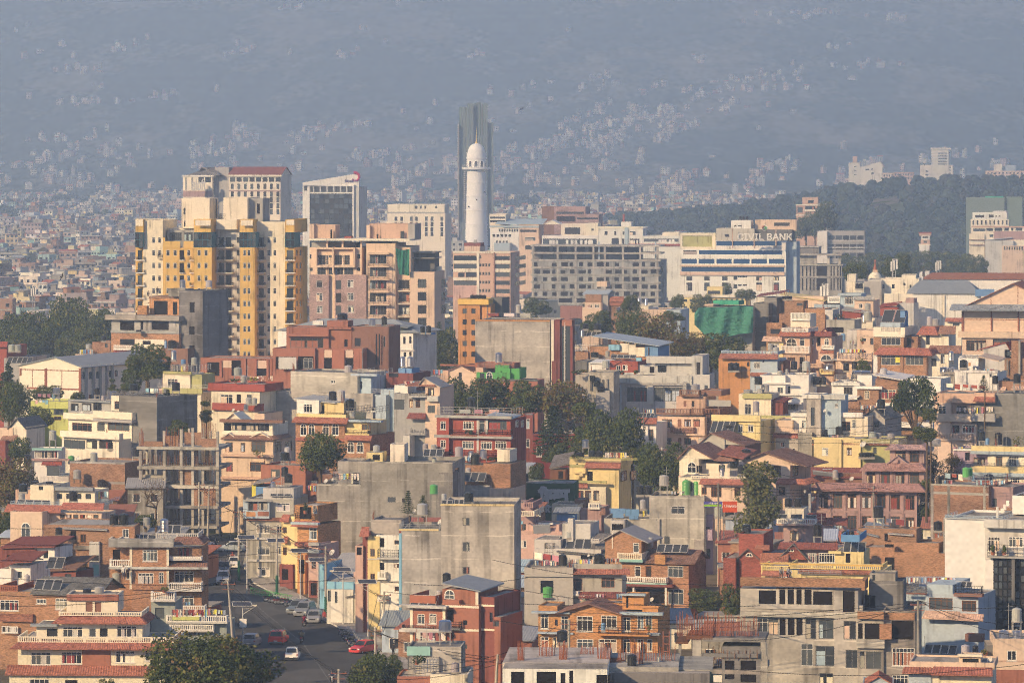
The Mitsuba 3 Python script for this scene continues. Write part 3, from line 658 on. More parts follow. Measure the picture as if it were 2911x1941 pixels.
def op_R(a, raw):
    """R x0 x1 y0 y1 style colour inset: a railing or balustrade on a roof edge"""
    st = a[4] if len(a) > 4 else 'r'; c = a[5] if len(a) > 5 else {'b': 'wh', 'r': 'mt', 'v': 'dg', 's': 'lg'}[st]; ins = float(a[6]) if len(a) > 6 else .12
    u0, u1, z0, z1 = rect(*map(float, a[:4]), -ins); m = M(); fr = cur().fr
    rails(m, fr, (u0, ins), (u1, ins), z0, z1, st, c)
    d = min(6.0, S.last.v1 - S.last.v0)
    if S.face == 'f': rails(m, fr, (u1 - .06, ins + .12), (u1 - .06, d), z0, z1, st, c); rails(m, fr, (u0 + .06, ins + .12), (u0 + .06, d), z0, z1, st, c)
    r = put('railing', m, 'plain', S.key); labels[r] = {'label': 'railing along the edge of the roof', 'kind': 'stuff'}
def corr(m, q, n, amp, c, fr):
    """a ribbed sheet over the quad q (lower left, lower right, upper right, upper left)"""
    q = np.array(q, float); nr = np.cross(q[1] - q[0], q[3] - q[0]); nr /= np.linalg.norm(nr) + 1e-9
    t = np.linspace(0, 1, 2 * n + 1)[:, None]; h = (np.arange(2 * n + 1) % 2)[:, None] * amp
    a = q[0] + (q[1] - q[0]) * t + nr * h; b = q[3] + (q[2] - q[3]) * t + nr * h
    i = np.arange(2 * n); m.add(fr(np.vstack([a, b])), np.stack([i, i + 1, i + 2 * n + 2, i + 2 * n + 1], 1), c)
def sheet(m, q, c, fr, ribs=.3, amp=.05, th=.1):
    L = np.linalg.norm(np.subtract(q[1], q[0])); corr(m, q, max(2, int(L / ribs)), amp, c, fr)
    p = [(x, y, z - th) for x, y, z in q]
    m.quad(p[::-1], c, fr)
    for i in range(4): j = (i + 1) % 4; m.quad([p[i], p[j], q[j], q[i]], c, fr)
def op_E(a, raw):
    """E x0 x1 y0 y1 projection colour: a sloping tiled eave along the front and, by its depth, along the right-hand side"""
    pr = float(a[4]) if len(a) > 4 else .9; c = a[5] if len(a) > 5 else 'tl'; dp = float(a[6]) if len(a) > 6 else 0
    u0, u1, z0, _ = rect(*map(float, a[:4]), pr); z1 = rect(*map(float, a[:4]))[3]; fr = cur().fr; m = M(); cc = jit(c, .06)
    z1 = max(z1, z0 + .15); i = pr * .9 if dp else .15
    sheet(m, [(u0, -pr, z0), (u1, -pr, z0), (u1 - i, 0, z1), (u0 + (i if dp else .15), 0, z1)], cc, fr)
    if dp: sheet(m, [(u1, -pr, z0), (u1, dp, z0), (u1 - i, dp, z1), (u1 - i, 0, z1)], cc, fr)
    put('eave', m, 'tile', S.key)
    if len(a) > 7: put('fascia', M().box((u0, -pr - .05, z0 - .2), (u1, -pr + .05, z0 - .02), a[7], fr), 'plain', S.key)
def op_A(a, raw):
    """A x0 x1 yapex ybase roof-colour depth overhang ribs: gable end towards the viewer"""
    c = a[4] if len(a) > 4 else 'tl'; dp = float(a[5]) if len(a) > 5 else S.last.v1 - S.last.v0; ov = float(a[6]) if len(a) > 6 else .4
    u0, u1, z0, z1 = rect(*map(float, a[:4])); fr = cur().fr; b = S.last; cu = float(a[7]) if len(a) > 7 else .5; uc = u0 + (u1 - u0) * cu
    put('gable', M().quad([(u0 + ov, 0, z0), (u1 - ov, 0, z0), (uc, 0, z1 - .1)], b.col, fr), MATN[b.mat], S.key)
    m = M(); cc = jit(c, .05)
    sheet(m, [(u0, -ov, z0 - .05), (uc, -ov, z1), (uc, dp, z1), (u0, dp, z0 - .05)], cc, fr, 9, 0, .14)
    sheet(m, [(uc, -ov, z1), (u1, -ov, z0 - .05), (u1, dp, z0 - .05), (uc, dp, z1)], cc, fr, 9, 0, .14)
    put('roof', m, 'tile' if c[0] == 't' else 'plain', S.key)
def op_K(a, raw):
    """K x0 x1 yridge yeave colour depth hip: roof with its ridge along the front"""
    c = a[4] if len(a) > 4 else 'tl'; dp = float(a[5]) if len(a) > 5 else S.last.v1 - S.last.v0; hp = float(a[6]) if len(a) > 6 else 0
    ov = .5; u0, u1, z0, _ = rect(*map(float, a[:4]), ov); fr = cur().fr; b = S.last
    z1 = cur().loc((sx(a[0]) + sx(a[1])) / 2, sy(a[2]), -dp / 2)[1]; z1 = max(z1, z0 + .5)
    m = M(); cc = jit(c, .05); A, B = u0 + hp, u1 - hp; ye, yr = dp + ov, dp / 2
    sheet(m, [(u0, -ov, z0), (u1, -ov, z0), (B, yr, z1), (A, yr, z1)], cc, fr, .33 if c[0] == 't' else .5)
    sheet(m, [(u1, ye, z0), (u0, ye, z0), (A, yr, z1), (B, yr, z1)], cc, fr, .33)
    if hp:
        sheet(m, [(u1, -ov, z0), (u1, ye, z0), (B, yr, z1), (B, yr, z1 + .001)], cc, fr, 9, 0); sheet(m, [(u0, ye, z0), (u0, -ov, z0), (A, yr, z1), (A, yr, z1 + .001)], cc, fr, 9, 0)
    else: put('gable', M().quad([(u1 - ov, 0, z0), (u1 - ov, dp, z0), (u1 - ov, yr, z1 - .2)], b.col, fr), MATN[b.mat], S.key); put('gable', M().quad([(u0 + ov, dp, z0), (u0 + ov, 0, z0), (u0 + ov, yr, z1 - .2)], b.col, fr), MATN[b.mat], S.key)
    put('roof', m, 'tile' if c[0] == 't' else 'plain', S.key)
def op_M(a, raw):
    """M x0 x1 y0left y0right colour depth thickness: a single-pitch sheet roof, its front edge at these heights"""
    c = a[4]; dp = float(a[5]); f = cur(); th = .15; rise = float(a[6]) if len(a) > 6 else 0
    u0, z0 = f.loc(sx(a[0]), sy(a[2]), .5); u1, z1 = f.loc(sx(a[1]), sy(a[3]), .5); m = M()
    sheet(m, [(u0, -.5, z0), (u1, -.5, z1), (u1, dp, z1 + rise), (u0, dp, z0 + rise)], jit(c, .05), f.fr, .4, .05, th)
    put('roof', m, 'tile' if c[0] == 't' else 'plain', S.key)
def op_X(a, raw):
    """X x0 x1 y0 y1 v0 v1 material colour name: a plain box part of the building, v measured inwards from the face"""
    v0, v1 = float(a[4]), float(a[5]); u0, u1, z0, z1 = rect(*map(float, a[:4]), -v0)
    if float(a[1]) - float(a[0]) > 100 and S.d < 1000: VIS.append([sx(a[0]), sx(a[1]), sy(a[2]), S.d + v0, sy(a[3]) + 12])
    put(a[8] if len(a) > 8 else 'block', M().box((u0, v0, z0), (u1, v1, z1), jit(a[7], .05), cur().fr), MATN[a[6]], S.key)
# ---- loose things on the roofs: each its own top-level object ----------------------------------------------
def clutter(name, word, cat, d, x):
    k = thing(name, '', cat); CLUT.append((k, word, S.key, x)); return k
def roofpt(x, y, v):
    f = S.last.f; u, z = f.loc(sx(x), sy(y), -v); return f.fr(np.array([u, v, z]))
def scale_at(v): return F / (S.d + v) * S.k
def tank_mesh(r, h, c, n=14):
    z = np.linspace(0, h * .86, 10); pr = [(.01, 0), (r, 0.0)]
    for i in range(9): pr += [(r, z[i] + h * .02), (r * .965, (z[i] + z[i + 1]) / 2), ]
    pr += [(r, h * .86), (r * .75, h * .94), (r * .34, h * .97), (r * .34, h), (.01, h)]
    return pr
TANKW = dict(k=('bk', 'black plastic water tank'), g=('gn', 'green plastic water tank'), b=('bl', 'blue plastic water barrel'), s=('st', 'shiny steel water tank'), y=('gy', 'faded grey water tank'))
def op_t(a, raw):
    """t x ybase width height kind v stand"""
    x, y, w, h = map(float, a[:4]); kd = a[4] if len(a) > 4 else 'k'; v = float(a[5]) if len(a) > 5 else 2.0; stn = float(a[6]) if len(a) > 6 else 0
    p = roofpt(x, y, v); s = scale_at(v); r, hh = w / s / 2, h / s; c, word = TANKW[kd]
    k = clutter('water_tank', word, 'water tank', S.d, sx(x))
    put('drum', M().lathe(tank_mesh(r, hh * .97, c), p, jit(c, .15) if kd != 's' else c, 14), 'steel' if kd == 's' else 'gloss', k, smooth=35 and False)
    put('lid', M().lathe([(.01, hh * .95), (r * .3, hh * .95), (r * .3, hh * 1.0), (.01, hh * 1.01)], p, 'dg' if kd != 's' else 'lg', 8), 'gloss', k)
    m = M(); z0 = stn / s if stn else .25
    if stn:
        for i in (-1, 1):
            for j in (-1, 1): m.cyl(p + [i * r * .75, j * r * .75, -z0], p + [i * r * .75, j * r * .75, 0], .05, .05, 'dg', 5)
        m.box((p[0] - r, p[1] - r, p[2] - .12), (p[0] + r, p[1] + r, p[2]), 'dg')
    else: m.box((p[0] - r * .95, p[1] - r * .95, p[2] - .35), (p[0] + r * .95, p[1] + r * .95, p[2]), 'cn')
    put('stand', m, 'plain', k)
def op_l(a, raw):
    """l x0 x1 y0 y1 n v: a bank of n solar water heater panels"""
    x0, x1, y0, y1 = map(float, a[:4]); n = int(a[4]) if len(a) > 4 else 3; v = float(a[5]) if len(a) > 5 else 1.0
    f = S.last.f; u0, zt = f.loc(sx(x0), sy(y0), -v); u1, zb = f.loc(sx(x1), sy(y1), -v); fr = f.fr
    k = clutter('solar_panel', f'tilted bank of {NUMW.get(n, n)} dark solar panels' if n > 1 else 'tilted dark solar panel', 'solar panel', S.d, sx(x0)); h = zt - zb
    for i in range(n):
        a0, a1 = u0 + (u1 - u0) * (i + .04) / n, u0 + (u1 - u0) * (i + .96) / n
        q = [(a0, v, zb), (a1, v, zb), (a1, v + h * 1.1, zt), (a0, v + h * 1.1, zt)]; m = M()
        m.quad(q, (.05, .055, .06), fr); e = .05
        put('panel', m, 'glass', k); g = M()
        for p, r_ in zip(q, q[1:] + q[:1]): g.cyl(fr(np.array(p)) + [0, -.02, .02], fr(np.array(r_)) + [0, -.02, .02], .035, .035, 'lg', 4)
        put('frame', g, 'plain', k)
    m = M()
    for uu in (u0 + .1, u1 - .1): m.cyl(fr(np.array([uu, v + h * 1.0, zt - .1])), fr(np.array([uu, v + h, zb - .2])), .04, .04, 'lg', 4)
    m.cyl(fr(np.array([u0 + .1, v + h, zb])), fr(np.array([u1 - .1, v + h, zb])), .03, .03, 'lg', 4)
    put('stand', m, 'plain', k)
def op_d(a, raw):
    """d x y radius v: a satellite dish"""
    x, y, r = map(float, a[:3]); v = float(a[3]) if len(a) > 3 else 1.0
    p = roofpt(x, y, v); R = r / scale_at(v); c = a[4] if len(a) > 4 else 'lg'
    k = clutter('satellite_dish', 'round satellite dish', 'satellite dish', S.d, sx(x))
    ax = np.array([-.55, -.62, .56]); ax /= np.linalg.norm(ax); e = np.cross(ax, [0, 0, 1]); e /= np.linalg.norm(e); g = np.cross(e, ax)
    n = 14; t = np.arange(n) * 2 * np.pi / n; vv = [p]; 
    for q, dd in ((.5, .06), (1.0, .24)): vv.append(p + R * (q * (np.cos(t)[:, None] * e + np.sin(t)[:, None] * g) + dd * ax))
    vv = np.vstack([vv[0][None], vv[1], vv[2]]); i = np.arange(n); j = (i + 1) % n
    m = M().add(vv, np.stack([i * 0, i + 1, j + 1], 1), c); m.add(vv, np.stack([i + 1, i + 1 + n, j + 1 + n, j + 1], 1), c)
    put('dish', m, 'plain', k); b = M()
    b.cyl(p - ax * .1, p - ax * .1 + [0, 0, -R * 1.6], .04, .04, 'dg', 5); b.cyl(p + R * (-g) + .2 * ax * R, p + ax * R * .9, .02, .02, 'dg', 4)
    put('mount', b, 'plain', k)
CLOTH = ['wh', 'wh', 'rd', 'pp', 'bl', 'lb', 'pk', 'dg', 'iv', 'ye', 'cr2', 'mr', 'lg', 'sk']
def op_c(a, raw):
    """c x0 x1 y h n v: a washing line with n pieces of clothing"""
    x0, x1, y, h = map(float, a[:4]); n = int(a[4]); v = float(a[5]) if len(a) > 5 else .6
    p, q = roofpt(x0, y, v), roofpt(x1, y, v); H = h / scale_at(v)
    k = clutter('washing_line', 'washing line of drying clothes', 'washing line', S.d, sx(x0))
    put('line', M().cyl(p, q, .015, .015, 'lg', 4).cyl(p, p - [0, 0, 1.8], .03, .03, 'dg', 5).cyl(q, q - [0, 0, 1.8], .03, .03, 'dg', 5), 'plain', k)
    for i in range(n):
        t0 = (i + RNG.uniform(.05, .25)) / n; t1 = (i + RNG.uniform(.7, .98)) / n; hh = H * RNG.uniform(.6, 1.1)
        A, B = p + (q - p) * t0, p + (q - p) * t1; c = jit(RNG.choice(CLOTH), .15); w = [RNG.uniform(-.08, .08) for _ in range(4)]
        mid, low = (A + B) / 2 + [0, w[0] + .05, -.02], (A + B) / 2 + [0, w[1] + .06, -hh * RNG.uniform(.9, 1)]
        m = M().quad([A, mid, low, A + [0, w[2], -hh]], c).quad([mid, B, B + [0, w[3], -hh * .97], low], c)
        if H > .9 and RNG.random() < .4: L = np.linalg.norm(B - A); m.quad([A, A + [-.14, .02, -.35], A + [-.02, .02, -.42], A + [0, 0, -.2]], c).quad([B, B + [.14, .02, -.35], B + [.02, .02, -.42], B + [0, 0, -.2]], c)
        put('garment', m, 'plain', k)
def op_m(a, raw):
    """m x ybase height v: a thin pole or antenna"""
    x, y, h = map(float, a[:3]); v = float(a[3]) if len(a) > 3 else 1.5; p = roofpt(x, y, v); H = h / scale_at(v)
    k = clutter('roof_mast', 'thin metal mast', 'mast', S.d, sx(x)); m = M().cyl(p, p + [0, 0, H], .04, .03, 'gy', 5)
    put('pole', m, 'plain', k); g = M()
    for q in (.8, .9, .98): g.cyl(p + [-.4, 0, H * q], p + [.4, 0, H * q], .02, .02, 'gy', 4)
    put('antenna', g, 'plain', k)
def op_p(a, raw):
    """p x ybase w h v: potted plants along a roof edge"""
    x, y, w, h = map(float, a[:4]); v = float(a[4]) if len(a) > 4 else .5
    p = roofpt(x, y, v); s = scale_at(v); W, H = w / s / 2, h / s
    k = clutter('plant', 'leafy potted plant', 'plant', S.d, sx(x)); r = np.random.default_rng(int(x * 7 + y))
    pts, nr = crown_points(r, [(p[0] + W * r.uniform(-.6, .6), p[1] + r.uniform(-.3, .3), p[2] + H * r.uniform(.4, .7), W * .6, .5, H * .45) for _ in range(4)], 90, .3)
    vv, f = leaf_cards(pts, .17, nr, r); put('foliage', M().add(vv, f, RNG.choice(['lf', 'ld', 'ly'])), 'leaf', k)
    put('pot', M().lathe([(.01, -.1), (.22, -.1), (.28, .35), (.01, .33)], p, 'rs', 8), 'plain', k)
def op_b(a, raw):
    """b x y h colour v: vertical rods of bare reinforcement sticking up, or prop poles: b x0 x1 ybase h n v"""
    x0, x1, y, h = map(float, a[:4]); n = int(a[4]); v = float(a[5]) if len(a) > 5 else .5; c = a[6] if len(a) > 6 else 'rs2'; H = h / scale_at(v)
    for i in range(n):
        p = roofpt(x0 + (x1 - x0) * (i + .5) / n, y, v + RNG.uniform(-.3, .3)); m = M()
        t = [RNG.uniform(-.06, .06) * H, RNG.uniform(-.05, .05) * H, H * RNG.uniform(.75, 1.1)]
        m.cyl(p, p + t, .045, .035, c, 5); put('bar' if c == 'rs2' else 'prop', m, 'plain', S.key)
def run(text):
    for raw in text.splitlines():
        raw = raw.split('#')[0].strip()
        if not raw: continue
        op, _, rest = raw.partition(' ')
        try: globals()['op_' + op](rest.split('|')[0].split() if op != 'H' else [], rest)
        except Exception as e: print('LINE', raw, repr(e)); raise
    end_block()
def number_words(i, n):
    if n == 2: return ('left', 'right')[i]
    if n == 3: return ('left', 'middle', 'right')[i]
    if i == 0: return 'leftmost'
    if i == n - 1: return 'rightmost'
    return (ORD + ['next'] * 99)[i] + ' from left'
def name_clutter():
    D = {}
    for k, w, h, x in CLUT: D.setdefault((w, h), []).append((x, k))
    for (w, h), q in D.items():
        q.sort(key=lambda t: t[0]); ph = HOUSES.get(h, 'roof')
        for i, (x, k) in enumerate(q):
            t = f'{w} on the {ph}' if len(q) == 1 else f'{number_words(i, len(q))} {w} on the {ph}'
            t = ' '.join(t.split()[:16])
            while t.split()[-1] in ('a', 'the', 'with', 'and', 'on', 'of', 'over', 'its', 'beside', 'in', 'under', 'dark', 'red', 'brown', 'white'): t = ' '.join(t.split()[:-1])
            labels[k]['label'] = t
def auto_roofs():
    """tanks, dishes, masts and stub bars on the flat roofs that have nothing above them"""
    r = random.Random(31)
    for key, bl in ROOFS.items():
        for b, u0, u1, z1, v1 in bl:
            if u1 - u0 < 4 or v1 < 4 or any(o[0] is not b and o[3] > z1 + .3 and o[1] < u1 - .6 and o[2] > u0 + .6 for o in bl): continue
            if any(k.startswith(key + '__roof') for k in scene) and sum(k.startswith(key + '__roof') for k in scene) > len(bl) + 0 and r.random() < .8: continue
            S.key = key; S.last = b; S.d = float(b.f.fr.o[1]); fr = b.f.fr
            n = r.choice((0, 1, 1, 2))
            pos = lambda: fr(np.array([r.uniform(u0 + 1, u1 - 1), r.uniform(1.2, v1 - 1), z1 - b.hp]))
            for _ in range(n):
                p = pos(); kd = r.choice('kkkyys'); c, word = TANKW[kd]; h = r.uniform(1.2, 1.8); q = r.uniform(.5, .75); lift = r.choice((.3, .9, 1.6)); k = clutter('water_tank', word, 'water tank', S.d, HX + p[0] * F / p[1]); p2 = p + [0, 0, lift]
                put('drum', M().lathe(tank_mesh(q, h, c), p2, jit(c, .15), 12), 'steel' if kd == 's' else 'gloss', k)
                m = M().box((p[0] - q, p[1] - q, p[2] + lift - .12), (p[0] + q, p[1] + q, p[2] + lift), 'cn')
                for i in (-.8, .8):
                    for j in (-.8, .8): m.cyl(p + [i * q, j * q, 0], p + [i * q, j * q, lift], .06, .06, 'gy', 5)
                put('stand', m, 'plain', k)
            if r.random() < .4:
                p = pos(); k = clutter('roof_mast', 'thin metal mast', 'mast', S.d, HX + p[0] * F / p[1]); H = r.uniform(2, 4.5); put('pole', M().cyl(p, p + [0, 0, H], .045, .03, 'gy', 5).cyl(p + [-.5, 0, H * .9], p + [.5, 0, H * .9], .02, .02, 'gy', 4).cyl(p + [-.4, 0, H * .8], p + [.4, 0, H * .8], .02, .02, 'gy', 4), 'plain', k)
            for _ in range(r.choice((0, 0, 1, 2))):
                cx, cv = r.choice((u0 + .35, u1 - .35)), r.choice((.35, v1 - .4))
                for i in range(4):
                    p = fr(np.array([cx + r.uniform(-.18, .18), cv + r.uniform(-.18, .18), z1 - .1])); put('bar', M().cyl(p, p + [r.uniform(-.1, .1), 0, r.uniform(.7, 1.5)], .035, .03, 'rs2', 4), 'plain', key)
            if r.random() < .3 and u1 - u0 > 5:
                a = fr(np.array([u0 + .6, r.uniform(1.5, v1 - 1), z1 + r.uniform(.9, 1.4)])); e = fr(np.array([u0 + r.uniform(.55, .9) * (u1 - u0), r.uniform(1.5, v1 - 1), z1 + 1.1])); k = clutter('washing_line', 'washing line of drying clothes', 'washing line', S.d, HX + a[0] * F / a[1])
                put('line', M().cyl(a, e, .015, .015, 'lg', 4).cyl(a, a - [0, 0, 1.9], .03, .03, 'dg', 5).cyl(e, e - [0, 0, 1.9], .03, .03, 'dg', 5), 'plain', k); n = r.randint(3, 7)
                for i in range(n):
                    A, B = a + (e - a) * (i + .1) / n, a + (e - a) * (i + r.uniform(.6, .95)) / n; hh = r.uniform(.5, 1.0); put('garment', M().quad([A, B, B - [0, .08, hh], A - [0, -.05, hh * .9]], jit(r.choice(CLOTH), .15, r)), 'plain', k)
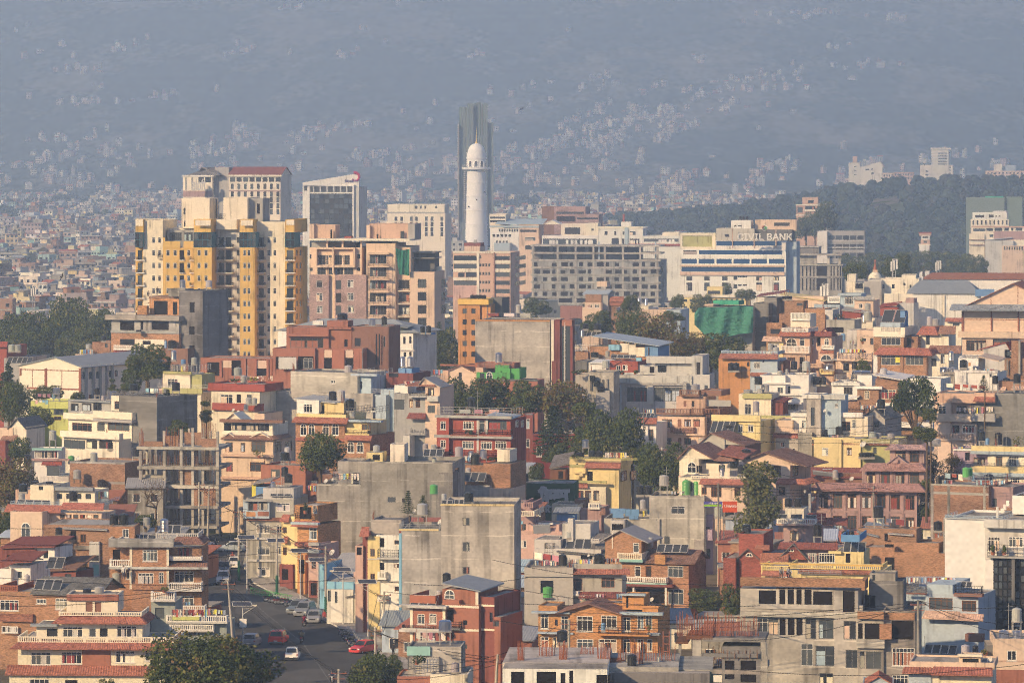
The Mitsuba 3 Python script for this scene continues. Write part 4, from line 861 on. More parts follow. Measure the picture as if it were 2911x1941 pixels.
# ---- the near houses on the left, between the big tree and the wooded slope ------------------------------------
D_LEFT = '''
C 0 1250 2.269
H house 522 3 | cream house with red tile eaves and balustrades
B 115 1118 1300 - p cr 0 11 .2
W 200 328 1366 1448 w4
W 396 527 1364 1442 w4
W 745 868 1357 1435 w4
W 934 1062 1352 1424 w4
X 530 712 1347 1455 -.12 .0 p rs bay
W 580 660 1362 1445 w3
E 60 1140 1290 1346 1.3 tl 9
E 30 950 1450 1512 1.2 tl 0
B 60 960 1512 - p cr -.6 8 0
W 190 318 1538 1600 w4
W 420 500 1545 1600 d
B 115 1118 1300 1330 p cr 0 11 .1
R 116 1120 1266 1304 b iv -.25
B 373 918 1180 1300 p cr 2.2 9 .2
W 404 533 1202 1274 w4
W 572 621 1212 1272 wd
W 645 694 1212 1272 n
W 752 882 1196 1270 w4
E 332 944 1130 1180 1.1 tl 7
R 380 915 1106 1132 b iv -.2
B 430 760 992 1110 p cr 4 9 .2
S 430 765 995 1034 .35 rs
W 553 597 1042 1110 r
W 612 652 1042 1110 r
B 235 372 1190 1280 p cr 2.5 8 .1
W 302 372 1214 1272 n
S 195 372 1186 1202 .8 mt
t 640 990 62 48 y 5
t 562 1000 55 48 k 5
c 1110 1400 1090 50 14 -6

H house 548 8 | orange brick house behind the cream one
B 0 210 975 - b bo 0 9 .4
W 0 120 1030 1098 w4
R 0 116 935 975 b rs
B 205 460 1000 - b bo 0 9 .2
W 235 298 1022 1055 w3
W 357 456 1020 1090 w4
K 190 650 880 995 tg 9
l 215 388 903 968 3 .4
B 0 210 1120 1170 b rs -.5 3 .1
W 10 115 1200 1240 w4

H house 575 8 | white rendered house with a small square window
B 60 196 806 - p wh 0 8 .2
W 114 141 848 890 n
B 0 72 830 - p wh -1 7 .1
M 0 205 785 782 mr 6 .8
t 175 935 36 72 y -1
l 292 402 760 830 2 2

H house 600 10 | dark red house with a brown sheet roof
B 0 232 702 - p mr 0 9 .1
W 45 78 740 780 n
W 98 138 740 778 g
S 145 176 736 774 .2 rd
M 0 350 690 685 mr 7 .8
B 220 352 692 770 p wh .4 7 .1
W 280 310 718 760 n
t 250 820 62 62 k -1
M 285 492 840 832 bn 7 1.2
B 285 490 848 - p mr .5 7 .1
W 420 460 862 905 n

H house 566 2 | orange brick house with grey balconies beside the street
B 850 1085 686 - b bo 0 10 .1
W 920 1016 706 780 w4
W 890 990 856 932 w4
W 1024 1056 852 925 w2
X 836 852 690 960 -.1 .1 p cr pillar
X 1074 1090 690 960 -.1 .1 p cr pillar
S 850 1075 925 965 .25 bo b
S 700 1120 636 690 .7 gy c parapet
S 700 1340 818 832 .5 lg c slab
B 706 850 690 - b bo 1.4 10 .1
W 728 775 705 770 d
W 815 836 850 895 w1
N 706 852 770 826 1.4 lg B
B 1088 1300 690 - b bo 1.5 10 .1
W 1150 1222 692 752 g3
N 1088 1302 750 776 1.1 lg B
E 1075 1338 778 820 1.9 tb 0
W 1125 1250 846 916 w4
N 1070 1302 918 976 1.5 lg B
W 1125 1250 1002 1070 w4
N 1090 1325 1066 1104 1.6 lg B
E 1090 1312 622 668 1.0 tb 6
R 1005 1280 600 632 b lg
B 706 868 556 640 b bo 3 9 .1
W 790 832 572 628 w2
R 706 770 632 680 b iv -2.8
l 838 1004 616 676 3 .3
l 1055 1165 552 606 2 5
t 735 545 58 75 k 4
t 800 545 65 75 k 4
t 945 545 44 50 y 6
t 752 918 58 68 y -1.5
t 836 972 52 72 k -1
d 990 940 15 -1
d 1130 920 14 -1.2
c 1105 1230 1042 34 7 -2

H house 552 4 | grey green terrace house strung with red washing beside the leaning pole
B 1090 1462 1182 - p sl2 0 8 .1
W 1110 1150 1200 1260 n
W 1200 1290 1205 1262 g3
N 1070 1466 1130 1182 1.0 lg B
N 1090 1380 1188 1236 .8 lg B
X 1110 1285 1136 1160 -1.15 -1.1 n lm banner
c 1180 1330 1090 44 9 -.5
c 1330 1455 1095 40 7 -.4
B 975 1130 1040 - p sl2 -.6 6 .1
W 1000 1060 1080 1150 n
N 972 1130 978 1042 1.0 lg B
p 1060 978 60 30 -1.4

H house 640 9 | peach house with a tall arched window
B 66 272 460 - p pe 0 9 .2
W 141 194 536 668 a
B 272 655 468 - p pe 3 9 .2
G 380 640 478 506 6 1 34 26 b
E 26 390 416 462 1.0 tl 0
E 388 668 404 446 .8 tl 0
R 66 640 400 424 r lb
l 104 316 386 416 4 1.5
t 140 386 42 46 y 3
t 150 330 58 50 k 6
E 210 285 570 602 .8 tl
c 282 330 500 30 3 0

H house 615 6 | low weathered bare brick house
B 280 706 546 - b br 0 10 .1
W 455 490 585 640 d
W 517 555 606 660 b2
M 400 690 566 578 gy 5 .8
S 480 700 682 706 .5 cn c
B 640 706 640 - b br -1 5 .1
B 575 640 655 - p lg -1.5 6 .1
F f
W 590 640 740 780 gb
W 596 638 800 872 rtq
t 380 606 46 46 k -.5 50
t 250 676 50 60 k -2
t 300 676 44 60 k -2

H house 690 8 | cream house with a flat roof and white water tanks
B 195 346 290 - p cr 0 8 .2
W 250 278 292 322 n
B 346 612 325 - p cr 1 8 .2
G 352 600 340 385 4 1 36 34 n
S 340 600 304 326 .8 mt p roof_slab
B 100 196 320 - p sa 2 8 .1
R 195 700 376 396 r lb
t 148 330 56 52 k 3
t 225 290 54 28 k 3
t 320 290 50 26 k 3
c 410 540 350 36 4 -.5
c 620 700 330 50 6 0

H house 735 12 | tall bare brick house with one plastered band
B 450 806 142 - b br 0 10 .3
S 700 806 268 284 .06 cn c band
S 450 806 140 152 .1 gy c coping
W 300 380 170 230 n
t 498 246 52 58 y -2 30
t 655 310 54 60 k -1
d 620 122 18 2
d 500 122 16 2

H house 745 4 | small house with a red tin canopy and glazed terrace
B 222 376 60 - p wh 0 7 .2
G 225 370 68 118 7 1 18 44 b
S 205 400 52 66 .6 tq p roof_slab
E 266 400 130 158 .9 rd
B 258 446 232 - p lg 0 7 .2
W 275 372 165 232 g4
R 376 446 196 232 r lb
S 204 446 120 134 .5 mv
t 180 146 48 55 k 1
t 460 142 42 44 g 1

C 0 700 2.6133
H house 765 24 | weathered white concrete house with a blind grey side
B 460 884 1420 - p iv 0 11 .4
W 475 632 1436 1502 g3
W 642 722 1436 1502 g2
W 736 832 1436 1502 g2
N 442 886 1378 1424 1.0 iv s
B 508 980 1282 1440 p iv 3 11 .2
W 536 682 1310 1370 m4
W 722 778 1310 1370 n
W 800 962 1308 1368 m3
N 466 694 1238 1284 .8 iv s
N 686 980 1226 1280 1.0 iv s
S 690 980 1284 1304 1.2 gy c awning
B 508 832 1146 1240 p gy 5 10 .1
W 525 584 1165 1222 g2
W 608 680 1162 1220 g2
W 692 756 1158 1218 g2
S 506 820 1142 1154 .6 mt
B 826 1066 1112 1226 p iv 4 13 .2
W 850 950 1150 1210 m2
R 830 1066 1076 1112 v
B 884 1166 1112 - c cd 3.2 13.5 .2
d 604 1240 18 .5
t 826 1500 56 52 k -3
p 780 1225 90 40 3
p 800 1380 30 24 0
m 800 1150 80 3
t 765 1142 26 36 y 4

H house 850 8 | lime green house half hidden by the dark trees
B 230 506 1150 - p lm 0 9 .4
W 398 470 1210 1252 g3
W 400 455 1262 1290 b
S 228 506 1150 1204 .5 lm
B 190 248 1330 - p ye -6 4 .1
c 260 360 1140 30 4 2

H house 800 12 | grey roofed bungalow under the dark trees
B 0 96 1346 - p pe 0 8 .1
B 96 195 1340 - p iv .2 8 .1
A 60 200 1272 1350 tg 9 .5
E 0 120 1398 1440 1.0 tb
B 0 40 1440 - p mr -2 5 .1

C 0 1250 2.269
H building 722 8 building | bare concrete house frame under construction
B 1180 1235 180 300 b br 3 3.3 0
B 1250 1390 310 425 b br 2.6 2.9 0
W 1275 1310 330 415 d
X 880 1412 44 62 -.5 9 c cl slab
X 884 1412 170 190 -.5 9 c cl slab
X 890 1412 290 312 -.5 9 c cl slab
X 886 1412 422 440 -.5 9 c cl slab
X 900 1402 552 568 -.5 9 c cl slab
X 896 914 60 600 0 .5 c cl column
X 938 952 60 600 3 3.5 c cl column
X 1050 1068 60 600 0 .5 c cl column
X 1098 1112 180 560 3 3.5 c cl column
X 1160 1178 60 600 0 .5 c cl column
X 1234 1250 60 600 0 .5 c cl column
X 1300 1316 180 600 0 .5 c cl column
X 1392 1412 60 600 0 .5 c cl column
X 1388 1404 60 600 7.6 8.2 c cl column
X 905 919 60 600 4.2 4.7 c cl column
X 975 989 60 600 4.2 4.7 c cl column
X 1060 1074 60 600 4.2 4.7 c cl column
X 1120 1134 60 600 4.2 4.7 c cl column
X 1190 1204 60 600 4.2 4.7 c cl column
X 1262 1276 60 600 4.2 4.7 c cl column
X 1330 1344 60 600 4.2 4.7 c cl column
X 1395 1409 60 600 4.2 4.7 c cl column
X 905 919 60 600 8 8.5 c cn column
X 975 989 60 600 8 8.5 c cn column
X 1060 1074 60 600 8 8.5 c cn column
X 1120 1134 60 600 8 8.5 c cn column
X 1190 1204 60 600 8 8.5 c cn column
X 1262 1276 60 600 8 8.5 c cn column
X 1330 1344 60 600 8 8.5 c cn column
X 1395 1409 60 600 8 8.5 c cn column
X 930 1050 8 46 0 .25 b br brick_parapet
X 1070 1150 -28 46 1 1.25 b br brick_parapet
X 1190 1300 -50 46 4 4.25 b br brick_parapet
X 1300 1400 -10 46 0 .25 b br brick_parapet
X 1160 1178 -70 46 0 .4 c cl column
X 1050 1066 -60 46 2 2.4 c cl column
X 1234 1250 -80 46 1 1.4 c cl column
X 1300 1318 -75 46 1 1.4 c cl column
X 1392 1410 -55 46 0 .4 c cl column
X 1212 1226 -75 46 5 5.4 c cl column
X 1350 1364 -60 46 5 5.4 c cl column
b 905 1390 178 116 46 1.5 wd
b 1055 1180 50 130 8 1 rs2
b 1300 1400 -20 90 8 1 rs2
b 900 930 46 120 6 1 rs2
b 1356 1384 445 290 1 -1.5 wd
X 920 1050 225 245 1.5 3 c cl stair_flight
X 960 1060 255 276 1.5 3 c cl stair_flight

H house 762 6 | low orange brick shop at the far end of the street
B 1365 1580 505 - b bo 0 8 .2
W 1414 1446 545 595 b2
W 1450 1530 520 590 g3
W 1380 1400 600 660 d
S 1360 1590 500 512 .5 lg

C 700 700 2.6133
H house 746 11 | cream house with pediments and brown lattice windows
B -185 200 1425 - p pe 0 10 .1
W 38 142 1448 1526 b3
W -155 -100 1452 1526 b2
W -42 -8 1456 1526 b1
W 28 140 1600 1670 b3
W -150 -100 1600 1670 b2
F r
W 215 262 1448 1526 b2
W 290 340 1444 1520 b2
F f
E -192 206 1402 1430 .7 bn 8
A 8 206 1378 1424 iv 1.2 .4
A -188 -60 1380 1424 iv 1.2 .4
S -190 205 1545 1562 .6 sa
S -190 205 1712 1730 .6 sa
B -180 195 1310 1405 p iv 1.6 9 .1
W -105 170 1312 1368 g8
W -165 -110 1312 1372 d
N -185 200 1370 1402 .8 iv s
S -200 270 1286 1308 1.2 bn p roof_slab
A -170 -10 1232 1296 iv 4 .5
p 60 1400 40 34 .2
d -60 1232 16 3
p 95 1568 90 60 -4

C 700 1250 2.269
H house 700 12 | terracotta cube house with dark square windows
B 95 382 162 - p rs 0 9 .3
W 160 218 188 242 g2
W 300 336 293 348 g2
B 375 460 278 - p rs 1 8 .3
R 378 456 262 282 r
c 388 452 292 40 6 -.5
B 432 555 220 300 p bn 3 8 .1
t 520 218 44 70 y 4
m 440 220 80 3
m 470 220 80 3
E 362 470 338 408 1.0 tl

H shop 690 9 building | small yellow and blue rooftop room over the street
B 36 62 290 - p ye 0 6 .1
B 62 140 300 - p bl 0 6 .1
M 34 160 282 262 cn 6 .2

H house 664 6 | grey street house with green glass upper bay
B 0 306 380 - p cl 0 10 .2
W 195 281 404 458 w3
W 65 152 544 600 w4
W 195 250 544 596 w3
W 70 152 686 740 w3
W 195 250 684 738 w2
W 70 152 820 876 w3
W 210 268 812 880 g2
S 0 310 500 520 .5 rs
S 0 306 628 642 .3 lg
S 0 306 770 784 .3 lg
B -20 148 388 504 p lb -1.0 5 .1
W 12 74 392 456 gb3
W 78 138 390 452 gb3
S 0 60 462 492 .05 og
S 74 146 460 490 .05 rs
S -20 165 384 396 .5 gy
B 108 306 310 384 p lg 1.5 8 .2
R 210 306 320 342 r
l 152 288 312 364 3 -.4
t 172 306 32 40 s 3
t 272 275 54 62 k 5
d 320 440 14 -1
d 232 448 16 -1
m 205 320 60 3

H house 652 16 | narrow yellow corner house beside the orange street house
B 226 330 490 - p yl 0 8 .2
W 236 262 560 600 b2
W 236 262 690 740 b2
E 214 272 478 524 .8 tl
E 222 262 620 660 .8 tl
B 215 300 800 - p mr -.5 6 .1
W 230 270 830 900 d

H house 645 14 | orange street house with blue grey eaves
B 330 462 545 - b og 0 8 .2
W 404 456 566 640 w2
F f
E 286 462 520 556 1.0 tl
S 286 462 530 545 .8 lb
S 312 404 658 684 .8 tl
B 312 460 420 530 b og 1 8 .2
W 428 456 420 470 w2
W 345 420 430 520 d
N 312 425 470 520 .8 og r
B 330 380 740 - p og -1 6 .1
W 340 376 770 860 d
p 380 470 40 60 0

H house 640 14 | bright pink street house under a small tin roof
B 402 466 676 - p pk 0 7 .2
W 420 450 760 830 m2
S 400 468 660 680 .6 gy
B 405 470 905 - p mr -.5 6 .1
S 322 470 706 726 1.2 mt
W 415 455 920 1000 d

H building 668 7 building | large blind concrete house with stepped roof above the street
B 455 738 292 - c cn 0 14 .5
S 455 738 284 294 .08 cl c coping
B 735 1330 146 - c cn 0 14 .6
W 912 963 367 400 n
W 1005 1025 375 400 n
S 735 1332 140 150 .1 cl c coping
F r
W 1345 1375 180 210 n
F f
B 590 736 136 300 c cn 6 13 .3
W 690 735 210 285 d
B 1240 1332 208 - c cd -.0 6 .2
W 1238 1278 218 300 d
R 560 732 205 290 r
c 590 728 215 60 8 1
d 515 265 16 2
d 560 255 12 3
t 1212 150 30 40 y 8
l 1140 1265 62 106 3 7
t 840 76 46 46 y 12
t 983 96 54 56 k 12
B 928 1020 26 140 p iv 10 14 .1
B 775 880 80 150 p yl 9 13 .1
W 815 862 94 130 d
p 1000 130 200 36 9
p 740 138 60 30 6

H house 622 10 | sky blue house with a grey tin roof below the blind wall
B 474 692 912 - p sk 0 9 .1
W 520 545 960 1040 g
B 692 752 850 - p pk 1 8 .1
W 718 748 850 920 d
M 480 700 912 904 gy 9 3.2
B 472 500 800 960 p sk -.5 8 .1
B 528 700 766 806 b br 8 9 .1
d 555 725 22 3
E 640 742 960 1010 1.0 tb
p 530 960 60 40 -2
p 680 975 60 40 -2

H boundary_wall 604 10 wall | white boundary wall with dark slots beside the footpath
B 520 690 962 - p wh 0 .4 0
W 526 546 968 1040 n
W 572 588 975 1050 n
B 690 760 990 - p iv .2 5 .1
W 640 672 1040 1100 n
M 640 760 1010 990 tg 4 .4

H house 592 6 | narrow white and yellow house beside the blind concrete wall
B 782 860 620 - p yl 0 9 .2
W 800 830 700 750 m2
W 800 830 860 900 m2
B 838 1003 612 - p wh .2 9 .2
W 955 986 645 672 b1
W 955 986 796 824 b1
W 958 986 942 972 b1
W 862 890 790 836 d
W 862 890 630 690 d
N 842 984 706 768 1.0 lg v
N 846 902 850 900 .8 wh b
N 846 902 1000 1040 .8 wh b
S 782 1003 764 772 .3 lg
S 782 1003 905 914 .3 lg
B 750 786 590 - p mr 0 8 .1
E 728 792 558 618 1.0 tl
B 806 1000 512 616 c cn 2 9 .3
X 896 912 640 705 -.1 0 p sa quoin
X 896 912 780 850 -.1 0 p sa quoin
B 704 752 680 - p pk -.5 7 .1
W 712 745 690 740 d
l 950 1110 550 590 3 4
d 1130 472 16 8
d 1085 458 14 8

H building 575 4 building | tallest blind grey concrete house with three small windows
B 1000 1260 582 - c cl 0 13 .4
B 1256 1728 420 - c cl 0 13 .5
W 1396 1441 500 550 g2
W 1396 1441 656 716 g2
W 1396 1441 816 863 g2
S 985 1000 660 1160 .0 sk p strip
S 985 1000 586 660 .0 rd p strip
S 985 1240 572 584 .15 yl p coping
S 1252 1728 412 424 .15 yl p coping
X 985 1002 600 1160 -.1 .3 p sk strip
l 1260 1330 388 412 2 3
l 1340 1404 386 412 2 3
t 1436 398 60 66 k 5
t 1275 386 32 44 y 6
t 1210 345 52 62 g 6 150
R 985 1250 540 580 r
d 1255 530 22 2

H house 528 12 | terracotta brick house with cream pillars and a curved gable room
B 1060 1284 1082 - p rs 0 11 .1
W 1104 1150 1120 1186 w2
W 1180 1226 1118 1184 w2
W 1110 1160 1260 1330 w2
W 1170 1222 1258 1330 w3
X 1056 1074 1082 1340 -.12 0 p cr pillar
X 1266 1284 1082 1340 -.12 0 p cr pillar
S 985 1290 1066 1083 .9 lg c slab
S 985 1285 1222 1240 .9 lg c slab
N 1000 1280 1196 1226 .9 lg v
B 1282 1500 1060 - p rs .6 11 .1
W 1280 1338 1092 1170 d
W 1280 1338 1236 1312 d
W 1398 1425 1160 1190 n
W 1398 1425 1316 1344 n
N 1276 1378 1170 1222 .9 dg v
X 1478 1496 980 1568 .4 .62 p cr pillar
S 1282 1500 1066 1080 .1 cr
S 1282 1500 1216 1230 .1 cr
B 1265 1480 962 1065 p rs 2.0 10 .1
W 1285 1340 968 1020 a
M 1262 1512 918 972 mt 8 .2
N 1262 1376 1030 1062 1.0 rs s
B 1500 1600 1010 - p mr 1.5 11 .2
W 1570 1590 1110 1170 n
S 1500 1600 1060 1072 .1 cr
S 1500 1600 1215 1228 .1 cr
R 1055 1222 1000 1066 s rs -.3
l 1055 1222 1004 1066 3 -.6
t 1293 918 54 66 k 5
t 1246 1022 38 56 y 2
d 1365 990 15 1
d 1410 1020 15 1
B 1600 1640 1140 - p rs 1 9 .2
W 1590 1630 1165 1200 n
'''
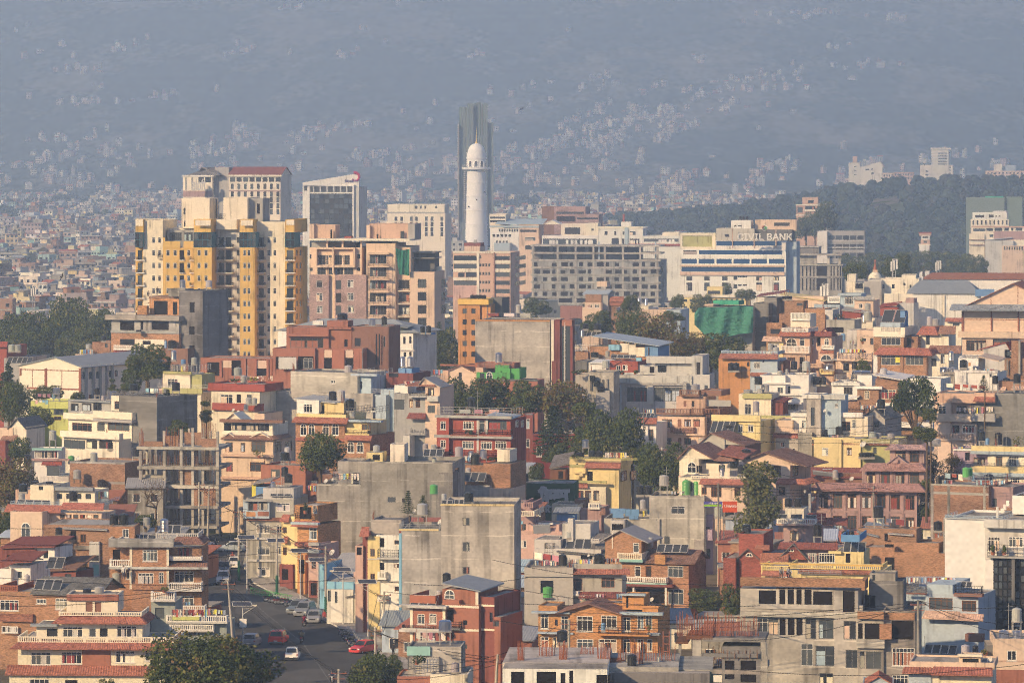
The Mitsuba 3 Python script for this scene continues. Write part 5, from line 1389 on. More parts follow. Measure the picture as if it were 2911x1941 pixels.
# ---- the near houses in the middle and on the right ---------------------------------------------------------------
D_RIGHT = '''
C 700 1250 2.269
H house 498 4 building | low grey outbuilding with a tin roof at the street corner
B 1040 1386 1330 - c cl 0 6 .2
S 1036 1186 1330 1388 .3 tq m awning
B 1130 1245 1400 - p lg -.4 4 .1
R 1040 1245 1400 1480 v dg -.5
B 972 1190 1522 - p rs -3 4 .2
B 1186 1430 1508 - p iv -3.5 4 .2
t 1348 1492 54 62 y -2
p 1100 1440 120 60 -1

C 1400 1250 2.269
H building 452 3 building | bare concrete slab on block walls under construction in the foreground
B 65 740 1474 - p wh 1 12 0
W 120 205 1492 1600 d
W 285 410 1492 1600 d
W 440 470 1500 1600 d
W 495 520 1485 1600 d
W 670 760 1512 1600 d
B 740 1400 1500 - p cd 6 12 0
X 65 745 1434 1474 0 14 c cl slab
X 745 1200 1462 1492 1.2 14 c cl slab
X 1190 1420 1478 1500 2 14 c cn slab
X 840 866 1492 1600 1.4 1.9 c cl column
X 905 930 1492 1600 4 4.5 c cl column
X 1010 1030 1492 1600 1.4 1.9 c cl column
X 1120 1150 1500 1600 2.4 2.9 c cn column
b 160 205 1430 130 10 2 rs2
b 430 480 1440 150 12 3 rs2
b 680 760 1456 150 16 4 rs2
b 940 975 1460 160 6 4 rs2
b 890 925 1420 140 5 7 rs2
b 1030 1200 1600 110 14 3 wd
b 300 400 1436 120 12 6 rs2
b 560 660 1440 110 10 8 rs2
b 800 1180 1474 140 30 7 rs2
X 860 884 1380 1490 5 5.5 c cl column
X 1060 1084 1400 1490 6 6.5 c cl column
t 900 1452 62 78 k 2.5
X 560 620 1424 1436 3 4 p gn tarpaulin
X 700 830 1430 1438 5 9 p wd plank
X 780 900 1422 1430 6 7 p wd plank

H scaffold_hoist 470 0 hoist | rusty red lattice hoist tower standing on the site
B 1100 1104 1600 1602 p rs2 .2 .4 0
X 1098 1104 1230 1700 0 .15 p rs2 post
X 1138 1144 1230 1700 0 .15 p rs2 post
X 1098 1104 1240 1700 1.5 1.65 p rs2 post
X 1138 1144 1240 1700 1.5 1.65 p rs2 post
X 1104 1138 1262 1268 0 .1 p rs2 rung
X 1104 1138 1310 1316 0 .1 p rs2 rung
X 1104 1138 1358 1364 0 .1 p rs2 rung
X 1104 1138 1406 1412 0 .1 p rs2 rung
X 1104 1138 1454 1460 0 .1 p rs2 rung
X 1104 1138 1502 1508 0 .1 p rs2 rung
X 1104 1138 1550 1556 0 .1 p rs2 rung

H building 478 6 building | half built concrete frame with formwork and propped slab in front
B 1480 1760 1330 - c cd 5 10 0
W 1500 1560 1420 1540 d
W 1600 1700 1420 1560 d
X 1250 1420 1262 1284 0 6 p wd formwork
X 1355 1760 1275 1300 0 7 c cd formwork
X 1180 1260 1300 1312 0 6 p wd formwork
X 1415 1760 1480 1508 0 10 c cn slab
X 1350 1720 1375 1400 -.3 .2 p cd beam
X 1200 1218 1300 1600 .4 .9 c cn column
X 1290 1345 1270 1600 .2 .8 c cl column
X 1366 1396 1410 1600 .2 .8 p mr column
X 1730 1775 1300 1600 0 .6 c cl column
b 1190 1560 1262 150 46 1 rs2
b 1570 1720 1262 120 16 1 rs2
b 1430 1720 1410 60 12 -.2 wd
b 1380 1720 1480 170 24 2 wd
X 1500 1730 1400 1420 .1 .2 p dg mesh
X 1425 1625 1512 1560 .3 .6 n wh block_wall

H house 528 7 | orange brick house with wide white window frames
B 295 500 1116 - b og 0 9 .2
W 310 361 1120 1216 w2
W 403 421 1155 1195 n
W 440 489 1133 1222 w2
W 310 362 1266 1355 w2
W 388 412 1270 1350 w1
S 250 500 1106 1118 .9 lb p slab_edge
S 290 520 1240 1250 .9 lb p slab_edge
B 500 830 1115 - b og -.6 9 .1
W 543 647 1134 1232 w3
W 700 803 1130 1212 w3
W 543 650 1282 1370 w3
W 684 800 1282 1370 w3
A 410 842 1048 1112 tb 7 .7
N 676 1010 1206 1262 1.0 og r
B 830 1066 1115 - b og 0 9 .1
W 838 890 1140 1230 w2
W 934 976 1130 1216 w2
W 986 1030 1130 1216 w2
W 842 890 1282 1370 w2
W 934 975 1282 1360 w2
W 996 1030 1282 1360 w1
S 818 1096 1112 1128 1.0 lb p slab_edge
S 1000 1076 1246 1258 1.0 lb p slab_edge
B 296 418 1066 1118 b og 3 8 .2
B 700 840 1048 1112 p og 5 9 .1
B 838 976 1002 1092 p og 2.5 7 .1
W 862 876 1006 1080 n
S 822 985 992 1003 .6 lb
B 966 1068 1078 1118 p og 1.2 6 .1
S 930 1070 1066 1082 .2 og
B 380 590 1390 - p og -5 3 .1
S 345 640 1385 1412 .6 sa p awning
t 714 1222 28 46 b -.4
t 450 1298 70 78 k -4 0
X 412 460 1298 1380 -4.4 -3.4 p pe tank_plinth
l 565 680 1342 1408 2 -4
p 1000 1220 50 20 -.2

H house 568 5 | beige rendered house with a green tank on its roof
B 205 520 820 - p cl 0 10 .3
W 310 393 905 985 n
S 205 520 868 880 .3 cl
B 515 836 868 - p cl 1 10 .2
W 493 580 890 970 m2
W 702 788 885 950 m3
E 515 888 828 862 1.0 tl
S 520 835 798 832 .1 cl
E 555 862 978 1014 1.2 mr
N 495 556 974 1004 .6 wh b
S 205 212 820 1400 .1 cl
c 270 500 775 38 16 4
c 505 650 768 36 8 5
c 655 815 762 34 12 6
c 560 640 1002 34 4 -1
c 665 720 992 32 3 -1.2
c 800 836 990 40 3 -1.2
c 420 490 1010 30 3 -1
t 357 1012 66 72 g -.8 60
R 350 445 1016 1050 r lg -1
d 620 745 10 5

H house 618 10 | brick gable house with a brown tile roof and green balconies
B 726 960 640 - b bo 0 9 .1
A 695 1010 576 652 gy 8 .5 .42
W 906 946 662 724 w1
X 770 777 600 700 -.1 0 p iv downpipe
R 806 964 728 768 b iv -1
S 800 968 768 786 1.2 tq p slab
B 834 1266 800 - b bo -.3 10 .1
W 917 956 812 880 w1
W 987 1026 810 882 bn2
W 1130 1230 810 884 l3
K 958 1306 702 794 tb 8
X 1046 1114 740 800 -.5 .3 b og chimney
l 1056 1256 674 726 4 1.5
N 836 1122 882 930 1.2 tq B
S 834 1160 930 945 1.4 mr
W 1132 1232 960 1058 l3
W 838 900 955 1060 d
W 925 1110 960 1060 d
X 904 914 950 1070 -1.2 -1 p wh column
X 1112 1124 950 1070 -1.2 -1 p wh column
t 1020 676 34 52 y 3
d 1028 1028 16 -.6

H house 628 8 | pale grey house with four tilted solar panels on its dark roof
B 275 700 700 - p lg 0 9 .2
W 325 354 740 800 n
W 366 398 740 800 n
W 570 645 740 775 n
W 695 800 738 770 g6
M 412 800 716 752 tg 8 1.4
B 450 632 538 700 p lg 3 9 .1
B 486 520 505 700 p lg 2.6 4 .1
B 270 440 640 - p lg 1 8 .1
W 440 454 740 775 n
R 270 415 640 690 r lg
K 630 745 600 700 tg 7
N 634 690 636 664 .6 lg b
l 414 636 626 702 4 .6
t 500 626 44 40 y 2
R 335 392 665 745 v bk -1

H house 655 6 | salmon terrace house with stepped parapet
B 140 446 610 - p pk 0 8 .2
W 182 219 646 692 w2
B 216 430 542 612 p pk 1.5 8 .2
S 140 446 586 620 .4 pk
M 265 375 596 592 mt -1 1.2
S 295 390 534 543 .6 wh
W 150 158 588 612 n
X 248 256 650 735 -.1 0 p bn downpipe
R 140 270 456 490 b iv -3
c 140 200 520 32 3 0
c 268 312 452 44 4 1
B 140 264 405 540 p mv 4 9 .1
t 163 440 36 46 y 2
R 200 262 400 436 b mv -3

H shed 668 6 shed | bright blue rooftop shed with a curved grey roof
B 414 530 474 556 p bl 0 4 0
M 388 556 470 466 mt 4 .5
X 440 445 480 550 -.05 0 p bl seam

H sign_wall 716 6 wall | green wall painted with large white letters
B 164 528 278 - n gw 0 8 .1

H house 700 8 | small cream temple like house with mauve side and curly balustrades
B 382 560 412 - p cr 0 6 .2
B 530 702 436 - p mv .5 7 .2
E 690 728 440 478 .8 tb
N 456 548 414 456 .5 sa B
N 616 692 406 446 .5 wh B
B 530 600 380 440 p bn 3 6 .1
t 552 436 30 58 k 2
t 580 430 36 54 k 2

H house 738 9 | bright yellow house with an outside stair and mauve side
B 497 816 170 - p yl 0 9 .2
W 610 647 202 262 d
S 497 822 160 178 .2 ol
B 497 830 120 172 p yl .3 9 .2
E 590 826 142 178 1.0 tl
X 520 596 205 215 -.9 0 p yl stair_landing
X 540 560 225 250 -.9 -.2 p yl stair_flight
X 560 580 205 232 -.9 -.2 p yl stair_flight
X 580 600 180 212 -.9 -.2 p yl stair_flight
W 540 552 150 164 n
F r
W 836 870 200 262 b2
W 896 930 195 255 b2
F f
B 528 730 300 - p cr -1.2 9 .1
W 550 588 325 375 b2
W 596 636 325 380 b3
W 650 688 325 390 b2
S 520 735 262 276 .4 ol
E 525 614 276 304 .6 tl
R 497 970 112 128 v ol
t 565 114 58 36 k 4
t 642 118 46 52 k 4
t 690 118 50 52 k 4
c 725 865 80 46 10 4
p 530 118 50 22 .5
p 900 116 40 20 2

H hut 745 8 | ramshackle tin roofed hut with wooden posts
B 370 470 190 - p wd 0 5 0
M 365 500 178 150 tg 6 1.6
W 425 455 200 250 d
p 300 250 70 70 1

H building 672 8 | stepped grey concrete house with purple side and blue tarpaulin
B 720 1078 506 - c cl 0 9 .4
W 1108 1136 620 668 n
B 1012 1366 360 - c cl .4 10 .4
W 1150 1241 424 476 l2
F r
W 1372 1395 400 440 n
F f
W 1108 1137 620 668 b1
S 720 850 516 528 .1 cl c
B 1300 1366 640 - c cl -.2 9 .1
X 762 855 440 470 -.05 .05 p bl tarpaulin
X 775 845 462 500 -.1 0 p bl tarpaulin
X 855 945 445 490 -.05 .05 p bl tarpaulin
X 880 940 485 510 -.12 -.02 p bl tarpaulin
B 1040 1074 425 506 p pp 2 6 .1
c 966 1032 446 44 4 1
c 1300 1350 460 44 3 2
N 1300 1420 575 645 1.0 pu s
B 1366 1422 480 - p pu 2 10 .2
W 1375 1400 560 600 n
W 1380 1405 700 760 n
B 760 850 516 600 p lg -2.5 1 .1
W 770 845 540 580 d
t 970 440 38 60 y 4
t 952 350 50 62 k 5
t 1005 350 48 60 k 5
t 1250 352 54 100 g 5
t 1315 352 48 96 g 6
t 1018 680 30 54 y -1.4
m 1040 510 70 2
p 1180 358 60 30 4
c 1150 1240 330 20 5 3

H house 700 10 pavilion | little rooftop pagoda canopy above the grey concrete house
B 1140 1190 330 360 p cr 0 2 0
A 1110 1218 282 332 tb 3 .3
X 1160 1168 264 286 .6 .9 p cr finial

C 2100 1250 2.269
H house 508 9 building | long bare concrete building under construction with a brick parapet
B 10 620 960 - c cl .6 12 0
W 130 240 968 1056 d
W 262 300 950 1082 d
W 316 356 950 1082 d
W 372 406 950 1082 d
W 424 470 955 1066 d
W 480 604 975 1068 d
W 116 190 1145 1256 l2
W 190 256 1145 1256 g2
W 264 302 1146 1256 d
W 318 360 1146 1256 d
W 372 412 1146 1256 d
W 430 500 1150 1282 g2
W 516 612 1156 1280 g2
W 400 480 1310 1455 l2
W 496 622 1325 1456 g2
W 520 610 1500 1600 g2
X 10 800 890 945 -.4 .2 b bo parapet_course
X 790 815 905 968 -.4 4 b bo parapet_course
X 240 262 950 1085 .3 .7 b bo brick_column
X 300 316 950 1085 .3 .7 b bo brick_column
X 356 372 950 1085 .3 .7 b bo brick_column
X 408 424 950 1085 .3 .7 b bo brick_column
X 250 264 1148 1258 .2 .6 c cn column
X 302 318 1148 1258 .2 .6 c cn column
X 360 374 1148 1258 .2 .6 c cn column
X 50 800 1060 1090 -.2 .6 c cl beam
X 8 770 1108 1142 -.5 .6 c cl beam
B 616 770 970 - c cl .2 12 0
W 672 748 968 1108 d
W 676 757 1164 1284 g2
W 690 772 1350 1468 g2
B 765 935 1100 - c cl -.4 12 .3
W 812 910 1180 1290 d
W 770 800 1180 1282 d
W 820 920 1360 1474 g2
W 780 812 1360 1470 g1
X 765 935 1106 1152 -.6 -.2 b bo parapet_course
X 908 986 1186 1284 -.5 .2 b bo brick_pier
X 760 940 1284 1340 -.5 .4 c cl beam
B 930 1140 1100 - c cn 0 11 .3
W 985 1128 1164 1284 d
X 935 1135 1112 1158 -.2 .1 b bo parapet_course
W 990 1134 1338 1456 w6
W 990 1094 1512 1600 w4
B 840 1062 908 1108 c cd 4 9 .2
W 812 880 1000 1080 d
B 845 1010 858 910 c cn 5 9 .2
W 862 880 868 905 n
X 800 815 950 965 2 2.6 p mt stair_landing
X 812 830 965 1000 2 2.6 p mt stair_flight
X 826 844 1000 1036 2 2.6 p mt stair_flight
X 840 858 1036 1072 2 2.6 p mt stair_flight
X 854 872 1072 1105 2 2.6 p mt stair_flight
X 1130 1172 1070 1440 -.6 .4 c cl column
X 328 602 985 1032 1.2 1.4 n rs curtain_panel
t 706 1506 66 80 k -3
d 536 1455 18 -3
c 270 340 880 30 3 3
R 300 620 1510 1530 b iv -4
c 405 610 1478 36 12 -3
l 412 550 1520 1600 3 -4
b 50 120 1250 130 12 -3 rs2
b 190 240 1250 140 8 -3 rs2
b 300 360 1120 120 10 -1 wd

H house 575 8 | house with a yellow balustrade and striped tin eave
B 145 920 840 - p yl 0 10 .2
R 145 325 808 838 b yl -.2
R 325 915 804 832 b yl -.2
E 145 325 836 872 .7 rs
E 380 920 828 858 .7 rs
S 140 930 798 806 .4 oc
R 380 660 838 870 r mt -1.5
d 770 868 1 2

H house 606 8 | red brick house with two blue grey dormer gables
B -100 -20 760 - b rd 0 9 .1
B 0 160 604 - b rd 1 9 .2
A -20 140 698 765 tg 7 .4
W 50 86 730 752 a
B 160 300 740 - b rd .2 9 .1
A 246 460 664 770 tg 7 .5
W 320 354 700 718 a
E 100 200 675 704 .8 rs
E 130 320 725 800 1.2 rs
W 446 500 730 792 w4
W 516 620 728 790 w6
B 290 640 700 - p mv 1 9 .1
E 250 640 660 700 1.2 mr
t 50 598 54 58 k 4
t 60 600 40 40 k 3
X 142 150 735 810 -.6 -.4 p wh post

H house 640 8 | small mauve house with solar panels and a low parapet
B 288 498 548 - p mv 0 7 .1
W 330 388 582 650 b3
S 240 505 536 552 .8 mv
N 244 500 506 550 .8 sa B
l 240 312 480 508 1 0
l 330 408 480 508 1 0
l 424 500 484 508 1 0
B 300 420 440 520 p iv 2.5 7 .1
t 320 430 48 60 k 3
t 384 432 50 62 k 3
X 450 464 345 470 1 1.6 p lg chimney
E 430 560 470 540 1.5 rd
E 500 700 500 545 2 mr

H house 590 7 | cream rooftop house with blue drums and a tilted panel
B 620 806 720 - p yl 0 7 .1
W 690 720 730 790 d
S 578 660 716 732 .6 yl
l 672 816 660 724 3 1
t 684 642 38 62 k 3
t 728 640 38 60 k 3
R 660 780 610 655 s bl -2
d 400 700 1 2

H house 612 10 | rough bare brick houses stepping down beside the white building
B 1005 1342 726 - b bo 0 9 .3
W 942 1008 755 838 d
B 806 1005 690 - b bo .6 9 .2
B 940 1290 660 - b bo 3 9 .3
W 942 1000 670 712 d
W 1060 1110 724 738 n
B 770 1146 570 - b br 6 10 .2
W 940 962 600 650 d
M 960 1124 600 612 gy 3 .3
M 760 900 588 620 mt 8 .8
d 1152 690 16 4
d 990 640 16 7
t 660 640 1 1 k 3
X 1218 1265 724 740 .0 .6 p ye sack
B 1320 1340 500 - c cn 2 6 .2

H house 655 16 | brick infill house with a concrete grid frame and washing on its roof
B 1238 1612 290 - b br 0 10 .3
S 1238 1612 336 352 .06 cn c band
S 1238 1612 286 296 .08 cn c band
X 1238 1256 290 640 -.08 0 c cn column
X 1345 1362 290 500 -.08 0 c cn column
X 1576 1592 290 500 -.08 0 c cn column
B 1592 1770 300 - p mv 1.2 10 .2
W 1634 1665 376 430 n
B 1600 1760 436 - b bo -.6 8 .1
t 1468 238 50 66 g 3
t 1494 238 30 64 g 4
t 1290 286 34 60 k 3
t 1312 282 24 56 k 4
c 1310 1380 258 34 5 2
c 1530 1720 258 40 14 4
R 1480 1620 236 286 r mt -4
t 1286 580 56 62 k -2
c 1264 1330 590 36 4 -1.5

H building 545 20 building | tall white rendered building with a dark glass stair front
B 1330 1590 508 - n ww 0 14 .3
S 1326 1592 500 512 .1 lg
B 1588 1990 515 - p lg -.2 14 .2
W 1606 1686 622 720 w4
W 1740 1834 622 690 w4
W 1850 1940 622 720 w4
S 1580 1990 515 570 1.2 lg p canopy
N 1600 1990 676 764 1.2 gy r
p 1640 735 24 60 -1.2
p 1712 735 30 50 -1.2
B 1640 1990 768 - n gd -.6 12 0
G 1642 1762 768 1200 4 9 28 44 k1
G 1780 1990 768 1070 6 6 30 46 k1
X 1760 1780 768 1200 -.8 -.6 p dg mullion
W 1778 1824 1106 1198 w2
W 1850 1900 1106 1198 w2
B 1588 1642 768 - n ww -.62 12 0
R 1330 1700 486 510 r lb
X 1660 1676 430 500 2 2.1 p lg ladder
B 1764 1990 360 480 n ww 8 14 .1
X 1690 1710 440 470 5 5.2 p wh stair_flight
X 1706 1726 415 450 5 5.2 p wh stair_flight
X 1724 1744 390 425 5 5.2 p wh stair_flight

H house 534 12 | pale blue house with a barrel vault roof and brown windows
B 1062 1222 985 - p lb 1 9 .2
W 1062 1145 1036 1082 n
B 1205 1392 990 - p lb 0 9 .1
W 1228 1380 1016 1092 b4
X 1215 1380 930 992 -.05 9 p lb vault
B 1390 1545 1006 - p lb -.2 9 .1
W 1440 1532 1034 1104 b3
S 1386 1570 990 1008 1.0 rs
N 1386 1568 940 1004 1.0 dg v
R 1066 1204 944 988 v dg -1
S 1062 1210 984 994 .3 rs
E 1180 1420 1100 1150 1.2 sa
E 1400 1576 1118 1160 1.2 sa
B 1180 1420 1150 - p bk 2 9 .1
W 1462 1506 1160 1256 b2
W 1370 1394 1160 1240 d
l 1390 1500 914 950 3 1.5
c 1070 1160 885 40 5 4
c 1175 1400 885 42 12 4
d 1350 1130 20 -1.5
d 1195 1135 16 -1
l 1190 1400 1322 1380 4 -4
c 1200 1310 1260 30 8 -1
B 1190 1400 1400 - p dg -3 4 .1
S 1460 1570 1250 1300 1.4 bn

H house 470 6 | peach house with red tile eaves at the right bottom corner
B 1096 1242 1500 - p lb 0 9 .1
B 1240 1630 1495 - p cr .2 9 .1
E 1052 1250 1462 1500 1.0 tl
E 1240 1640 1462 1512 1.2 tl
B 1100 1650 1430 1470 p pe 2.5 9 .2
W 1100 1130 1520 1600 a
B 1420 1560 1395 1460 p pe 3 7 .1
S 1410 1570 1380 1396 .4 cr
W 1444 1548 1408 1452 n
t 1462 1380 56 66 y 5
t 1526 1380 40 62 k 6
d 1160 1438 18 2
d 1620 1418 20 2
c 1280 1400 1516 60 6 -1.5

H house 488 3 | plain orange house with steel tanks at the right edge
B 1648 1990 1280 - p pe 0 9 .3
W 1732 1792 1355 1420 w2
S 1648 1990 1420 1430 .06 sa
B 1660 1990 1480 - p rs -.1 8 0
t 1708 1276 58 56 s 3
t 1792 1276 52 56 s 3
B 1600 1650 1320 - p dg 3 8 .1
p 1590 1380 50 30 -.5

H house 500 5 | small peach gabled rooftop at the bottom right
B 800 1000 1566 - p lb 0 6 .1
A 806 1004 1516 1570 tl 5 .3
'''
